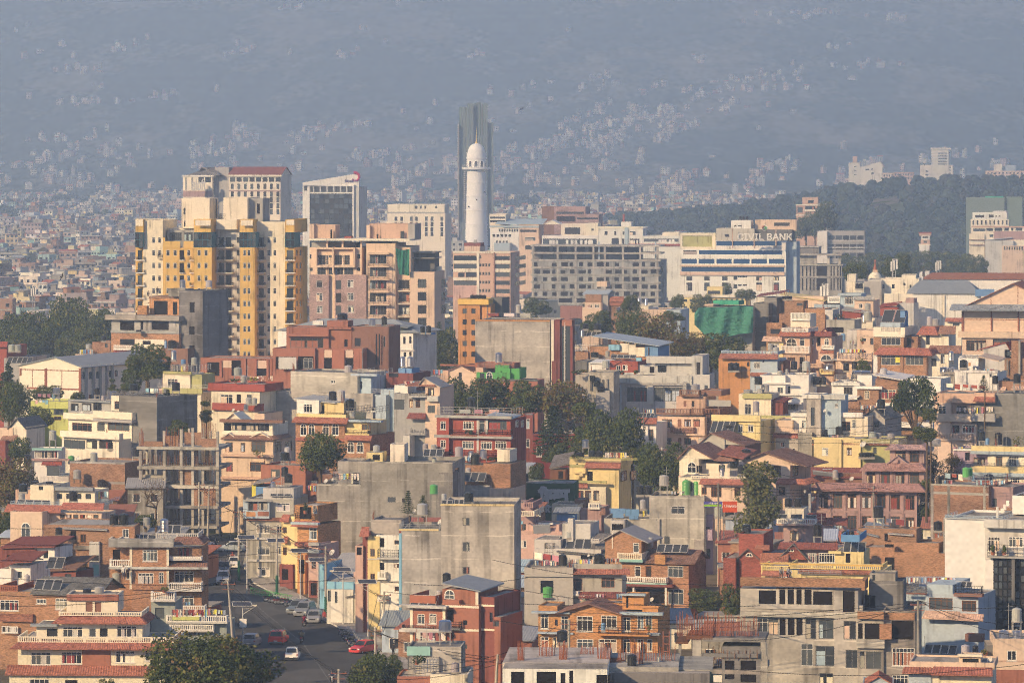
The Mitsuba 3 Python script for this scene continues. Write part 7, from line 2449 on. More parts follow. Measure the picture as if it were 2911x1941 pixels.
D_RIGHTMID = '''
C 2100 700 2.6133
H house 738 12 | peach house with red washing and a tall blind grey side
B 1452 1575 1160 - p pe 0 8 .1
W 1480 1540 1184 1254 w2
B 1575 1900 1160 - p sa 1.4 9 .1
W 1620 1700 1184 1240 n
W 1800 1856 1184 1240 w2
S 1446 1755 1090 1150 .4 sa p parapet_front
S 1750 1906 1086 1116 .4 sa p parapet_front
B 1450 1900 1092 1162 p sa .3 9 .2
E 1740 1905 1116 1150 .7 tl
N 1452 1730 1242 1300 .9 pe s
N 1728 1905 1240 1300 .9 gy s
B 1480 1765 1315 - p pe .4 9 .1
W 1486 1542 1326 1384 b2
W 1586 1640 1326 1386 g2
W 1662 1750 1326 1384 w4
N 1428 1568 1388 1442 .8 pe b
N 1572 1728 1388 1440 .8 pe b
W 1664 1740 1475 1530 w3
B 1480 1755 1420 - p pe .6 8 .1
W 1670 1740 1476 1500 w3
B 1725 2119 1090 - c cd 1.2 10 .2
c 1618 1780 1195 44 9 -.3
c 1800 1890 1190 50 5 -.3
t 1848 1470 30 50 b -2
t 1930 1470 56 94 k -2
p 2060 1490 110 80 -3

H house 742 10 | cream yellow house with brown bands and three grey tanks
B 558 762 1430 - p yl 0 9 .1
W 618 664 1494 1550 w3
B 762 905 1430 - p yl .5 9 .1
W 802 840 1494 1552 b2
B 905 1185 1430 - p ol 1 9 .2
W 1000 1025 1490 1540 n
S 545 860 1418 1436 .4 yl
S 545 765 1466 1478 .3 rs2
S 762 1190 1462 1476 .5 rs2
t 995 1412 56 38 y 3
t 1040 1412 40 30 y 4
t 1130 1412 50 26 y 3
R 940 1190 1440 1470 r lg -1
d 925 1470 26 -1
c 645 740 1400 32 8 3
t 950 1560 120 32 k -2

H house 750 9 | house with a tall grey concrete stair tower
B 505 608 1108 - c cl 0 6 .1
W 536 564 1196 1330 n
B 470 610 1100 1130 p wh -.3 6 .1
B 606 760 1112 - p lb 1 8 .1
W 714 738 1166 1196 w2
S 475 790 1100 1136 .5 lg
B 390 500 1236 - p wh 1.4 9 .1
W 466 502 1290 1350 w2
W 632 690 1310 1350 b3
S 385 505 1236 1264 .4 wh
B 606 960 1262 - p cr 2 9 .1
W 662 680 1290 1350 g
W 765 830 1300 1370 m2
W 842 870 1284 1350 w2
S 606 920 1232 1266 .5 wh
R 606 760 1205 1232 r mt
B 270 400 1290 - p pe 0 8 .2
N 285 440 1362 1386 .6 pe b
E 250 440 1384 1418 .8 tl
B 275 440 1420 - n cl -.5 7 .1
W 310 342 1454 1490 w2
W 398 418 1498 1524 w1
B 443 545 1380 - c cn -1 6 .2
m 420 1370 60 1
d 640 1220 14 1

H house 754 16 | grey cottage with a pitched slate gable
B 920 1086 1270 - p gy 0 8 .1
A 915 1095 1198 1276 tg 8 .4
W 930 968 1300 1346 n
W 1000 1045 1296 1340 n

H house 768 10 | yellow house with a rusty maroon rooftop shed
B 0 140 1296 - p yl 0 9 .1
W 0 34 1320 1378 w2
W 68 106 1320 1378 w2
B 140 390 1300 - p ol .8 9 .2
W 155 175 1320 1360 n
W 280 380 1320 1356 b4
S 0 390 1254 1298 .4 ol
B 0 240 1096 1260 p cr 2 9 .1
W 44 92 1168 1248 l2
S 28 245 1092 1130 .5 ol
B 180 330 1140 1250 p mr 3 7 .1
W 214 240 1176 1246 w1
M 170 345 1132 1150 mr 6 .3
c 112 170 1190 34 3 .3
c 190 232 1196 40 3 1
t 70 1090 70 30 y 3
t 158 1088 44 34 y 3
t 150 1426 50 60 k -2
t 218 1426 54 60 k -2
t 52 1562 66 62 k -4

H house 782 9 | white flat roofed villa with an outside stair
B 158 346 956 - p wh 0 9 .3
W 286 330 1044 1090 l2
W 216 226 1036 1050 n
S 158 405 1010 1022 .5 wh
B 346 520 952 1100 p wh 1.2 9 .3
W 364 382 1036 1090 l1
B 250 480 1102 - p wh -.8 8 .1
S 246 480 1096 1106 .5 wh
W 330 440 1166 1214 g5
S 290 466 1156 1170 .8 wh
B 780 880 1000 - p wh 1 9 .2
B 690 900 1010 - p wh .4 9 .2
W 780 846 1044 1100 g3
S 686 898 1012 1032 .6 wh
B 880 990 955 1035 p wh 2.6 8 .1
B 520 560 952 1010 p lg 4 6 .1
X 420 440 1060 1090 -.4 -.2 p mt stair_flight
X 440 465 1030 1066 -.4 -.2 p mt stair_flight
X 465 490 1000 1040 -.4 -.2 p mt stair_flight
X 490 515 970 1008 -.4 -.2 p mt stair_flight
t 575 1024 50 62 k -.5
t 602 1026 26 60 k 1
t 630 1024 40 62 k -.5
R 710 860 955 992 r gy
d 740 1080 1 2
t 305 948 40 28 y 4
t 358 946 22 38 y 4
l 830 870 930 985 1 2
t 915 944 140 24 s 4

H house 770 12 | red brick villa with white fascia bands
B 1015 1205 985 - b br 0 9 .1
W 1056 1168 1062 1132 c4
B 880 1040 1060 - b br -.6 8 .1
W 934 970 1070 1134 c2
S 858 1064 1038 1058 .6 wh
M 1000 1218 952 990 wh 8 .4
B 1205 1500 980 - p wh 1.6 9 .2
l 1300 1400 960 988 4 2
B 765 895 1150 - b br -1 8 .1
M 762 895 1150 1110 wh 4 .3
S 1020 1400 1164 1190 .8 wh
B 895 1190 1180 - b br -.9 6 .1
W 1060 1164 1198 1232 c3
N 765 925 1200 1228 .7 br r
B 1170 1370 1170 - b br -.4 7 .1
W 1320 1370 1204 1260 n
M 1090 1260 1246 1246 gy 4 .3
S 1085 1440 1305 1345 1.4 wh
c 905 1020 1180 34 10 -1.4

H house 786 11 | white block house with a zig zag outside stair and flag
B 1605 1690 930 - p wh 0 8 .1
B 1686 1920 935 - p wh .4 9 .2
W 1862 1880 945 970 n
S 1600 1925 920 938 .3 wh
B 1630 1780 828 930 p wh 3 9 .1
M 1780 1935 816 850 pe 6 .3
B 1660 1920 1020 - p wh .8 9 .1
W 1870 1880 1030 1060 n
B 1480 1600 960 1040 c cl .8 8 .2
X 1640 1665 960 1010 -1 -.8 p lg stair_flight
X 1665 1690 1000 1050 -1 -.8 p lg stair_flight
X 1690 1720 1030 1078 -1 -.8 p lg stair_flight
t 1668 898 54 60 k 2
t 1530 930 70 36 s 1
t 1590 930 60 34 s 1
t 1770 915 66 30 s 1
t 1578 846 40 70 s 4 30
X 1706 1724 862 888 1 1.05 p og flag
c 1820 1900 910 24 7 1
t 1990 1052 56 80 k 2
B 1930 2119 1000 - p br 1.6 8 .2
E 1840 1985 1042 1080 1.0 sa
E 2020 2140 1036 1062 .8 sa

H building 804 9 house | unfinished brick and concrete house at the right edge
B 2025 2140 700 - b br 0 9 .2
B 1975 2119 830 - b br -.5 9 .2
X 1990 2000 840 950 -.6 -.5 c cn column
X 2078 2092 700 950 -.6 0 c cn column
B 1820 1975 760 - p lg 1 8 .1
W 1990 2030 780 810 n
A 1775 2020 710 765 rd 8 .3 .85
B 1640 1830 815 - p wh 2 8 .1
W 1700 1760 850 900 n

H house 822 13 | brick house with a big solar frame and red tile eaves
B 1004 1226 668 - b bo 0 9 .1
W 1060 1202 664 734 l4
S 1002 1232 652 672 .4 iv
B 1000 1236 600 660 p iv .3 9 .2
R 1058 1200 598 634 v gy -.1
B 1226 1330 668 - b br 2 9 .1
W 1240 1280 680 740 n
B 1000 1396 800 - b bo -1.2 9 .1
W 1058 1200 808 880 l4
W 1240 1372 806 880 l4
X 1030 1050 806 940 -.2 0 b br pillar
X 1000 1030 806 940 -.2 0 p wh pillar
X 1200 1222 806 940 -.2 0 b br pillar
X 1370 1396 806 940 -.2 0 b br pillar
X 1164 1198 822 862 -.05 0 n ye flower_sticker
E 1000 1434 752 804 1.0 tl 7
B 1396 1560 800 - p iv 0 9 .1
W 1430 1470 830 890 g2
W 1500 1530 800 870 g2
B 1340 1560 650 800 p iv 4 9 .1
W 1390 1420 660 730 g
E 1320 1480 592 654 1.0 tl 6
E 1480 1610 590 648 1.0 tb 0
E 1400 1650 735 790 1.4 tb 0
B 1052 1200 566 604 p lb 2 5 .1
l 1054 1232 474 566 2 2
X 1200 1236 480 610 3 5 p bl frame_cover
t 1100 910 62 62 s -2.4
t 1260 910 48 58 k -2.4
t 1346 910 46 60 k -2.4
R 1000 1400 910 940 r mt -3
X 1285 1310 650 700 2.4 2.6 p mt spiral_stair
X 1305 1335 690 740 2.4 2.6 p mt spiral_stair

H house 842 13 | pink house with white arched windows and balustrades
B 318 528 668 - p sa 0 9 .1
W 356 428 682 742 a
W 452 488 682 740 wd
E 290 530 634 664 1.0 tl 0
A 350 480 602 650 tl 4 .3
R 320 518 606 634 b wh -.3
N 310 524 740 796 .8 pe B
B 318 500 800 - p sa -.2 9 .1
W 360 420 822 852 b4
W 452 490 820 870 d
B 528 690 668 - p sa 1.6 9 .1
W 530 556 682 730 a
W 582 608 676 740 d
W 640 670 684 730 a
A 590 690 604 660 mr 4 .3
E 520 690 630 664 .8 mr
N 614 708 734 766 .6 wh b
E 600 708 764 794 .6 rs
B 600 704 796 - p sa 1 8 .1
W 610 690 806 840 a
N 600 700 910 950 .8 yl b
N 440 616 868 900 .8 sa b
X 560 580 800 850 .8 1 p cn stair_flight
X 575 600 760 810 .8 1 p cn stair_flight
B 385 530 498 600 p iv 4 8 .1
N 385 530 494 550 .6 wh b
B 215 330 700 - p yl -.4 7 .1
W 246 302 720 770 w3
E 170 320 668 702 .8 sa
t 236 766 38 48 y -1
N 728 990 788 850 .6 pe b
c 745 930 762 30 12 -1
B 720 990 840 - p pe .4 7 .1
M 610 940 850 822 gy 4 .6
t 798 920 44 58 k -3
t 860 910 40 60 k -3
t 670 910 84 40 s -3
p 470 930 70 40 -3
p 900 890 100 60 -3

H house 832 10 | bright orange and blue house under a red eave
B 0 84 830 - p og 0 8 .1
W 62 80 856 890 n
B 84 288 836 - p lb .1 8 .1
W 112 158 856 906 w3
W 176 188 846 860 n
E -150 290 796 832 1.0 rs
R -130 290 776 800 b lb
B -150 0 830 - p og .2 8 .1
E 80 290 934 960 .6 rs
t -20 920 50 60 k -2
t -55 920 50 60 k -2
B 288 330 850 - p bn 1 7 .1
t 410 912 50 66 k -2
R 0 90 905 930 r dg -1

H house 872 10 | small peach roof house beside the solar frame
B 878 1002 620 - p pe 0 8 .2
W 916 946 682 702 n
W 976 1000 680 730 bn1
S 878 1002 656 668 .2 pe
B 806 880 620 - p lg 1 7 .1
t 776 700 36 56 b 0
c 830 866 700 30 5 -1
p 920 720 50 50 -1

H house 902 9 | bare brick house with a white balustrade terrace
B 520 642 506 - b bo 0 8 .2
B 490 640 462 510 b bo 2 8 .1
B 300 386 500 - b br .4 8 .2
R 390 480 498 520 b wh
B 205 322 566 - b bo -1 8 .2
W 235 310 612 650 n
B 640 700 470 - p lg 1 8 .2
B 340 480 405 500 b br 3 8 .2
W 430 475 420 440 n
t 360 390 76 24 k 5
t 1 1 1 1 k 3
p 720 540 130 40 -1
B 650 860 545 - c cl -.5 8 .2
W 690 780 600 640 d

H house 930 9 | pale blue house with a big window wall and washing
B 560 750 430 - p lb 0 8 .1
W 670 740 454 496 g4
B 755 905 350 - p lb 2 9 .1
W 788 850 370 430 w4
S 735 910 348 366 .6 lb
B 860 1000 400 - p pe 0 8 .1
W 892 920 424 460 w2
E 850 1010 372 394 .6 gy
B 330 630 370 - p pe 3 9 .1
M 300 640 356 400 yl 6 .3
B 660 750 372 420 p wh 3 8 .1
G 670 745 376 414 5 1 8 26 n
p 600 418 200 16 1
B 770 905 475 - p rd -3 7 .1
M 760 940 470 490 gy 6 .6
t 930 560 30 60 s -4
t 960 548 60 70 y -4
B 880 1020 530 - p iv -4 7 .1
t 958 470 44 50 y -.5
'''
D_FAR = '''
C 2100 700 2.6133
H house 1000 10 | red roofed shed house beside the white hall
B 1050 1180 450 - p rd 0 7 .1
M 1030 1175 448 432 rd 6 .5
B 1175 1300 420 - p lg 2 8 .2
B 1240 1300 385 - p mv 4 8 .1
B 1530 1655 560 - p iv -4 7 .1
E 1530 1655 530 556 1 tl
W 1590 1640 570 590 n

H hall 905 12 building | orange gabled hall with pilasters and a grey skirt roof
B 1660 2280 480 - n pe 0 20 0
X 1872 1882 480 630 -.3 0 p rs2 pilaster
X 2072 2082 480 630 -.3 0 p rs2 pilaster
X 1655 1670 480 640 -.3 0 p rs2 pilaster
X 1670 2280 540 546 -.1 0 p rs2 girt
S 1630 2280 632 680 .8 pe p fascia
W 1690 1838 694 775 b5
W 1888 2060 690 772 b5
X 1838 1888 680 800 -.2 0 p pe pier
A 1600 2480 272 480 rs 20 .8 .5
X 1872 1876 345 470 -.1 0 p rs2 joint
X 2072 2076 300 470 -.1 0 p rs2 joint
E 1565 2290 430 476 3 mt 0

H warehouse 1010 6 building | white hall with a curved blue metal roof
B 1298 1800 356 - p wh 0 24 0
X 1515 1530 360 530 -.4 0 p iv pier
K 1246 1800 250 350 mt 24 3
X 1756 1900 318 370 -1 0 p bl blue_sheet

H warehouse 1075 6 building | long hall with a rusty red sheet roof behind the curved blue one
B 1380 2250 245 - p wh 0 16 0
K 1372 2260 196 242 rs 14 2

H building 1120 8 building | low white building with dark windows before the domed shrine
B 1060 1340 240 - p iv 0 12 .3
W 1062 1082 280 312 n
W 1138 1158 280 312 n
W 1222 1238 270 290 n
W 1268 1284 285 310 n
B 1210 1316 212 250 p iv 2 10 .1
B 960 1065 246 - p lg -1 12 .2
B 806 870 208 - p iv 3 9 .2
B 800 866 260 - p iv 1 9 .2
B 930 1060 258 - p gy -3 9 .3
B 866 940 270 - p lg -2 8 .2
t 880 312 30 40 k -3
t 908 312 30 40 k -3
B 1080 1300 350 - p iv -6 6 .2
B 1240 1300 384 - p mv -9 5 .1

C 1400 700 2.6133
H building 905 12 house | building shrouded in green safety netting
B 1590 1930 450 - c cn .8 12 0
W 1624 1650 500 570 d
W 1720 1760 500 570 d
W 1830 1870 500 560 d
X 1570 1640 430 442 0 9 p pe roof_slab
X 1640 1830 402 432 4 8 p net net
B 1940 2050 420 - c cd 3 12 .2
B 2020 2112 380 - c cd 6 14 .2

H house 1120 8 | beige house with a brick upper room before the grey frame block
C 1550 400 3.1357
B 330 500 1440 - p pe 0 10 .2
W 375 420 1458 1486 w3
W 440 480 1458 1486 w3
W 330 352 1450 1480 n
B 358 500 1366 1440 b br 1.5 10 .1
B 500 560 1360 - p gy 2 10 .1
K 330 560 1328 1366 lb 9
X 460 550 1254 1300 4 8 p pe water_room
B 556 700 1434 - b br 3 9 .2
S 555 700 1434 1466 .4 rs
E 570 700 1386 1430 1 rs
t 764 1470 28 66 s 4
t 838 1468 30 72 s 4
t 900 1470 30 72 s 4
B 720 1090 1500 - p pe -2 9 .2
B 790 920 1470 1510 p cr 0 6 .1
t 662 1516 60 36 s -1
t 980 1516 60 36 s -1
B 1080 1205 1504 - p lb -3 9 .2
'''
# ---- the long pink house, the towers and the far landmarks -------------------------------------------------------------
D_HOTEL = '''
C 2100 1250 2.269
H hotel 690 9 building | long mauve pink building with rows of tall brown windows
B 500 1150 325 - p mv 0 11 .1
W 517 577 345 440 b3
W 608 668 345 440 b3
W 700 760 345 440 b3
W 793 855 345 440 b3
W 886 948 345 440 b3
W 980 1040 350 446 b3
W 1074 1134 355 450 b3
W 608 668 486 572 b3
W 700 760 486 572 b3
W 793 855 488 574 b3
W 886 948 488 574 b3
W 980 1040 490 576 b3
W 1074 1134 496 580 b3
X 588 598 335 575 -.25 0 p mv pilaster
X 680 690 335 575 -.25 0 p mv pilaster
X 774 784 335 575 -.25 0 p mv pilaster
X 868 878 335 575 -.25 0 p mv pilaster
X 960 970 335 575 -.25 0 p mv pilaster
X 1054 1064 340 578 -.25 0 p mv pilaster
S 500 1150 455 470 .15 mv
E 445 1205 276 328 1.3 tm 8
A 745 868 280 330 tb 3 .3
A 930 1058 284 332 tb 3 .3
A 560 670 276 326 tb 3 .3
F r
W 1160 1185 370 440 n
F f
B 795 1196 196 320 p mv 2.2 10 .1
W 825 882 206 292 b3
W 917 976 206 292 b3
W 1009 1070 206 292 b3
W 1102 1164 208 294 b3
X 895 905 196 300 -.2 0 p mv pilaster
X 988 998 196 300 -.2 0 p mv pilaster
X 1082 1092 196 300 -.2 0 p mv pilaster
S 795 1198 292 304 .2 sa
E 778 1215 148 198 1.1 tm 7
A 950 1098 98 152 mv 3 .3
X 1010 1028 122 146 -.4 -.3 p mv medallion
B 975 1196 60 190 p mv 4.2 11 .1
W 1010 1078 70 142 b3
W 1102 1164 72 144 b3
F r
W 1215 1290 76 140 n
F f
E 940 1215 28 62 1.0 mv 7
R 975 1190 2 28 r dg -4
t 1225 25 40 28 y 6
t 1275 25 58 36 y 6
d 730 250 16 1.5
d 636 510 18 -1.5
d 768 516 12 -1.5

H house 712 9 | low brown roofed houses behind the long pink building
B 540 800 210 - p bn 0 9 .1
K 420 800 176 240 mr 8
M 480 640 215 235 mt -1 .6
t 624 240 38 50 y -1
R 420 520 246 264 r lb
B 600 700 186 - p gy 4 7 .1
X 540 600 185 200 -1 0 p lb skylight

H house 690 14 | peach house with a wide gable and brown lattice windows
B 0 332 150 - p pe 0 10 .1
W 222 272 165 230 b3
W 16 56 168 218 b2
F r
W 348 386 165 230 b3
F f
A -40 450 74 158 tb 10 .8 .44
E 212 440 248 282 1.0 tl 8
B 240 332 280 - p pe -.4 10 .1
W 258 300 300 355 b2
B -80 240 262 - p pe -1.2 9 .1
X 420 432 320 340 0 .2 p lg vent

H house 702 11 | yellow flat roofed house with a peeling painted parapet
B 1606 1990 100 - p cr 0 9 .1
W 1660 1700 104 168 b2
W 1742 1806 104 168 w4
W 1842 1900 104 168 w4
W 1750 1812 245 300 w4
S 1494 1990 74 94 1.0 lb p eave_underside
S 1500 1990 42 76 .9 yl p parapet_front
X 1632 1652 100 168 -.15 0 p cr pillar
X 1726 1742 100 168 -.15 0 p cr pillar
S 1500 1990 172 212 1.0 yl p parapet_front
S 1496 1990 212 236 1.0 lb p eave_underside
R 1360 1990 146 172 r dg -.9
B 1385 1610 62 - p pu 1 9 .2
W 1460 1490 80 130 n
W 1515 1590 110 160 b3
S 1385 1610 58 70 .3 wh
c 1380 1450 44 20 4 3

C 1400 1250 2.269
H house 682 12 | cream gabled house with an arched balcony under a brown roof
B 1205 1330 100 - p cr 0 9 .1
W 1262 1312 145 208 a
W 1312 1350 165 208 d
A 1196 1440 36 120 tb 10 .6 .33
E 1430 1560 92 132 1.0 tb 7
B 1330 1530 150 - p iv 1.5 9 .1
W 1460 1500 160 205 n
E 1200 1340 208 236 .8 tl
B 1200 1340 230 - p sa -.5 8 .1
t 1480 230 30 48 s -1
t 1560 180 58 66 k 1
t 1636 120 60 66 k 4
M 1450 1620 86 118 tl 7 .8

H house 672 8 | peach house front with a balustrade above a red tile strip and brown windows
B 1345 1640 285 - p pe 0 9 .1
W 1350 1382 304 350 b2
W 1410 1478 304 368 b4
W 1560 1600 304 360 b3
E 1330 1650 250 284 1.0 tl
R 1280 1640 232 252 b iv .3
S 1345 1640 385 396 .3 pe
B 1200 1345 240 - p cr .6 8 .1
W 1250 1290 270 330 n
t 1215 238 1 1 k 3
t 1460 490 58 62 y -2.6
t 1530 492 58 64 k -2.6
'''
def floors(rows, *fmt):
    return '\n'.join(t.format(*[y + o for o in range(0)], **{'y': y}) if False else t.replace('@0', f'{y:.0f}').replace('@1', f'{y + 50:.0f}').replace('@2', f'{y + 96:.0f}').replace('@3', f'{y + 62:.0f}') for y in rows for t in fmt)
FL = [860 + 113 * i for i in range(10)]
D_TOWER = '''
C 0 400 3.1357
H apartment_tower 1052 9 building | tall yellow and cream apartment tower with stacked balconies
B 1276 1452 706 - p cr 1.2 16 .3
''' + floors(FL, 'W 1355 1383 @0 @1 l1', 'W 1408 1436 @0 @1 l1') + '''
N 1400 1450 1010 1050 .8 cr v
B 1208 1276 950 - p oc 2.2 16 0
''' + floors(FL[1:], 'W 1228 1270 @0 @2 n', 'N 1210 1290 @3 @2 1.6 wh v') + '''
B 1208 1276 700 820 p oc .2 5 .3
X 1208 1274 700 758 .0 .2 p iv louvre_panel
B 1205 1276 815 948 n gb .1 5 0
G 1205 1276 815 948 2 2 33 62 k1
B 1452 1728 952 - p oc 0 16 .1
''' + floors(FL[1:], 'W 1482 1512 @0 @1 l1', 'W 1546 1576 @0 @1 l1', 'W 1600 1640 @0 @2 d', 'W 1668 1696 @0 @1 l1', 'N 1598 1642 @3 @2 .5 iv v', 'N 1686 1732 @3 @2 .8 iv v') + '''
X 1452 1604 895 956 -.3 .1 p oc terrace_wall
X 1636 1728 895 956 -.3 .1 p oc terrace_wall
X 1452 1470 862 900 -.2 0 p oc terrace_wall
B 1490 1728 795 955 p gy 4 14 .1
W 1510 1620 815 890 g6
W 1640 1720 815 890 g4
X 1480 1728 778 796 1.5 14 p iv roof_slab
B 1728 1888 950 - p oc -1.5 16 0
''' + floors(FL[1:], 'W 1760 1788 @0 @1 l1', 'W 1822 1850 @0 @1 l1') + '''
B 1728 1880 700 820 p oc -1.4 4 .3
X 1738 1876 706 756 -1.45 -1.3 p iv louvre_panel
B 1725 1888 815 948 n gb -1.6 5 0
G 1725 1888 815 948 4 2 38 62 k1
B 1888 2138 760 - p lg 3.5 16 .1
''' + floors(FL, 'W 1948 1998 @0 @2 n', 'W 2012 2062 @0 @2 n', 'N 1930 2074 @3 @2 1.7 iv v', 'W 2112 2136 @0 @1 n', 'X 2074 2150 @3 @2 1.5 3.4 p cr service_ledge') + '''
X 2082 2088 830 1900 .6 .8 p lg drainpipe
X 2098 2104 830 1900 .6 .8 p lg drainpipe
B 2138 2270 950 - p oc -1.2 16 0
''' + floors(FL[1:], 'W 2168 2193 @0 @1 l1', 'W 2206 2231 @0 @1 l1') + '''
B 2136 2258 700 820 p oc -1.1 4 .3
X 2146 2252 706 756 -1.15 -1.0 p iv louvre_panel
B 2133 2280 815 948 n gb -1.3 5 0
G 2133 2280 815 948 4 2 34 62 k1
B 2270 2540 720 - p cr 2.6 16 .3
''' + floors(FL, 'W 2308 2352 @0 @2 n', 'N 2272 2358 @3 @2 1.4 iv v', 'W 2382 2408 @0 @1 l1', 'W 2436 2462 @0 @1 l1') + '''
X 2496 2502 720 1900 1.6 1.8 p lg drainpipe
B 2540 2624 950 - p oc .6 16 0
''' + floors(FL[1:], 'W 2556 2616 @0 @2 n', 'N 2540 2628 @3 @2 1.5 wh v') + '''
F r
''' + floors(FL[1:], 'W 2640 2656 @0 @1 n', 'W 2672 2690 @0 @1 n') + '''
F f
B 2545 2624 700 820 p oc -.2 15 .3
X 2552 2622 706 750 -.25 -.1 p iv louvre_panel
B 2548 2626 815 948 n gb -.3 6 0
G 2548 2626 815 948 2 2 36 62 k1
B 1618 1868 512 780 p cr 4.5 14 .2
X 1666 1808 545 562 4.3 4.5 p cr frame_head
X 1666 1676 545 770 4.3 4.5 p cr frame_jamb
X 1790 1812 545 770 4.3 4.5 p cr frame_jamb
W 1636 1652 600 655 n
W 1640 1652 715 765 n
B 1990 2206 506 760 p cr 5 15 .2
B 2206 2342 512 720 p gy 7 15 .2
W 2290 2316 560 650 d
X 1925 1935 520 690 3.8 4 p dg stair_rail
X 1985 2090 680 760 2.2 2.5 p mt roof_stair
B 1930 2110 700 790 p iv 2 12 .2
R 1950 2010 650 700 v bk 3
R 1208 1452 690 706 r iv .2
X 1336 1450 708 760 1.1 1.18 p gy grille

H apartment_building 1036 9 building | pinkish beige apartment block with brown lower storeys and glass balconies
C 650 400 3.1357
B 722 1186 950 - p pe 1.5 15 .2
W 790 866 1130 1190 g3
W 890 930 1130 1190 g2
W 950 1020 1130 1190 g3
W 1030 1110 1130 1190 g3
W 1145 1172 1010 1050 n
W 1145 1172 1130 1160 n
W 722 738 1012 1050 n
W 722 750 1130 1160 n
X 780 925 952 966 -1.2 1.5 p pe frame_head
X 780 925 1108 1128 -1.2 1.5 p pe frame_sill
X 776 786 952 1128 -1.2 1.5 p pe frame_jamb
X 922 936 948 1180 -1.4 1.5 p pe frame_jamb
X 936 1122 952 966 -1.2 1.5 p pe frame_head
X 936 1122 1108 1128 -1.2 1.5 p pe frame_sill
X 1110 1126 952 1128 -1.2 1.5 p pe frame_jamb
X 786 922 966 1016 1.2 1.48 p pe spandrel
X 940 1110 966 1016 1.2 1.48 p pe spandrel
W 786 866 1018 1104 g3
W 868 886 1018 1104 w1
W 890 920 1018 1104 g2
W 944 1010 1018 1104 g3
W 1012 1026 1018 1104 w1
W 1030 1080 1018 1104 g2
B 720 892 1192 - b mv .6 14 .1
W 782 836 1242 1308 l1
W 782 836 1356 1424 w2
W 786 838 1470 1534 w2
W 788 838 1584 1650 n
B 892 950 1240 - p sa 2 14 .1
B 946 1004 1192 - b mv 1 14 .1
W 955 1004 1242 1322 n
W 955 1004 1356 1440 n
W 955 1004 1468 1550 n
B 1004 1226 1192 - b mv .6 14 .1
W 1058 1112 1240 1304 w2
W 1060 1114 1354 1420 w2
W 1062 1118 1466 1530 w2
W 1064 1120 1580 1640 n
X 716 1612 874 890 -.5 14 p iv roof_slab
X 870 884 890 950 1 1.4 p pe post
X 1008 1022 890 950 1 1.4 p pe post
X 1172 1188 890 950 1 1.4 p pe post
B 740 870 905 950 p gy 3 10 .1
B 890 1130 905 950 p dg 4 10 .1
X 1200 1470 898 914 -.2 6 p gy awning
B 1226 1486 914 - p pe 1.2 15 .2
''' + '\n'.join(f'W 1258 1312 {y} {y + 76} g2\nW 1312 1328 {y} {y + 76} w1\nW 1330 1408 {y} {y + 76} g3\nN 1240 1432 {y + 52} {y + 108} 1.6 pe r' for y in (1018, 1132, 1244, 1358, 1472, 1586)) + '''
X 1406 1456 1000 1900 -.2 1.2 p pe fin
X 1234 1430 995 1012 -1.2 1.2 p pe canopy
X 1456 1492 900 1900 .6 2 p pe fin
B 1490 1620 940 - p pe 3 15 .1
''' + '\n'.join(f'W 1516 1612 {y} {y + 80} g3\nN 1508 1618 {y + 54} {y + 104} 1.2 iv r' for y in (1238, 1352, 1466, 1580)) + '''
B 1616 1834 1166 - p pe .8 15 .3
''' + '\n'.join(f'W 1686 1762 {y} {y + 78} k3' for y in (1232, 1346, 1462, 1576)) + '''
X 1764 1772 1166 1900 .6 .8 p sa fin
F r
''' + '\n'.join(f'W 1898 1944 {y} {y + 76} n' for y in (1232, 1346, 1462)) + '''
F f
X 1610 1840 990 1000 5 14 c cn slab
X 1610 1840 1040 1050 5 14 c cn slab
B 1640 1836 996 1160 p dg 8 14 .1
X 1610 1626 940 1166 4 4.5 c cn column
X 1690 1702 990 1166 4 4.5 c cn column
X 1730 1742 990 1166 4 4.5 c cn column
X 1826 1840 990 1166 4 4.5 c cn column
b 1650 1830 1166 170 9 5 rs2
X 1620 1690 990 1006 3 4 p iv beam
X 1838 1880 1120 1170 2 5 p iv block
B 745 950 748 880 p sa 6 12 .1
B 720 760 742 880 p pe 5 12 .1
W 905 920 790 880 d
B 1256 1660 738 880 p sa 6 14 .1
B 1228 1258 750 880 p pe 5 12 .1
W 1530 1562 805 870 n
W 1318 1334 830 876 n
X 1030 1090 850 880 3 6 p rd tarpaulin
B 1600 1660 738 880 p gy 5.9 14 .1

C 700 700 2.6133
H office_block 1480 10 building | pink and white office block with long dark window bands
B 1536 1962 44 - p sa 0 18 .4
W 1542 1712 68 104 n
W 1542 1712 130 164 n
W 1574 1622 194 228 n
W 1632 1712 192 228 n
W 1542 1712 254 288 n
W 1562 1616 316 350 n
W 1640 1712 316 350 n
G 1728 1816 126 150 4 1 14 22 n
G 1728 1816 190 214 4 1 14 22 n
G 1728 1816 254 278 4 1 14 22 n
G 1728 1816 316 340 4 1 14 22 n
W 1734 1746 66 90 n
W 1850 1958 72 102 n
W 1850 1958 132 164 n
W 1850 1958 192 226 n
W 1850 1958 254 286 n
W 1850 1958 316 348 n
X 1712 1730 44 400 -.4 0 p iv pier
X 1838 1848 44 400 -.5 0 p bn pipe_stack
S 1536 1962 36 50 .4 iv
S 1536 1720 104 128 .25 iv
S 1536 1720 166 190 .25 iv
S 1536 1720 230 252 .25 iv
S 1848 1962 104 128 .25 iv
S 1848 1962 166 190 .25 iv
S 1536 1720 292 400 .1 pk
F r
W 2000 2080 70 100 n
W 2000 2080 132 162 n
W 2000 2080 194 224 n
W 2000 2080 256 286 n
F f
B 1620 1735 -2 46 p pe 2 12 .2
B 1618 1740 -26 0 p mr 3 10 .1
X 1690 1712 -50 -26 4 5 p gy boiler
'''
UF = [934, 1000, 1064, 1130, 1196, 1262, 1328, 1394, 1452]
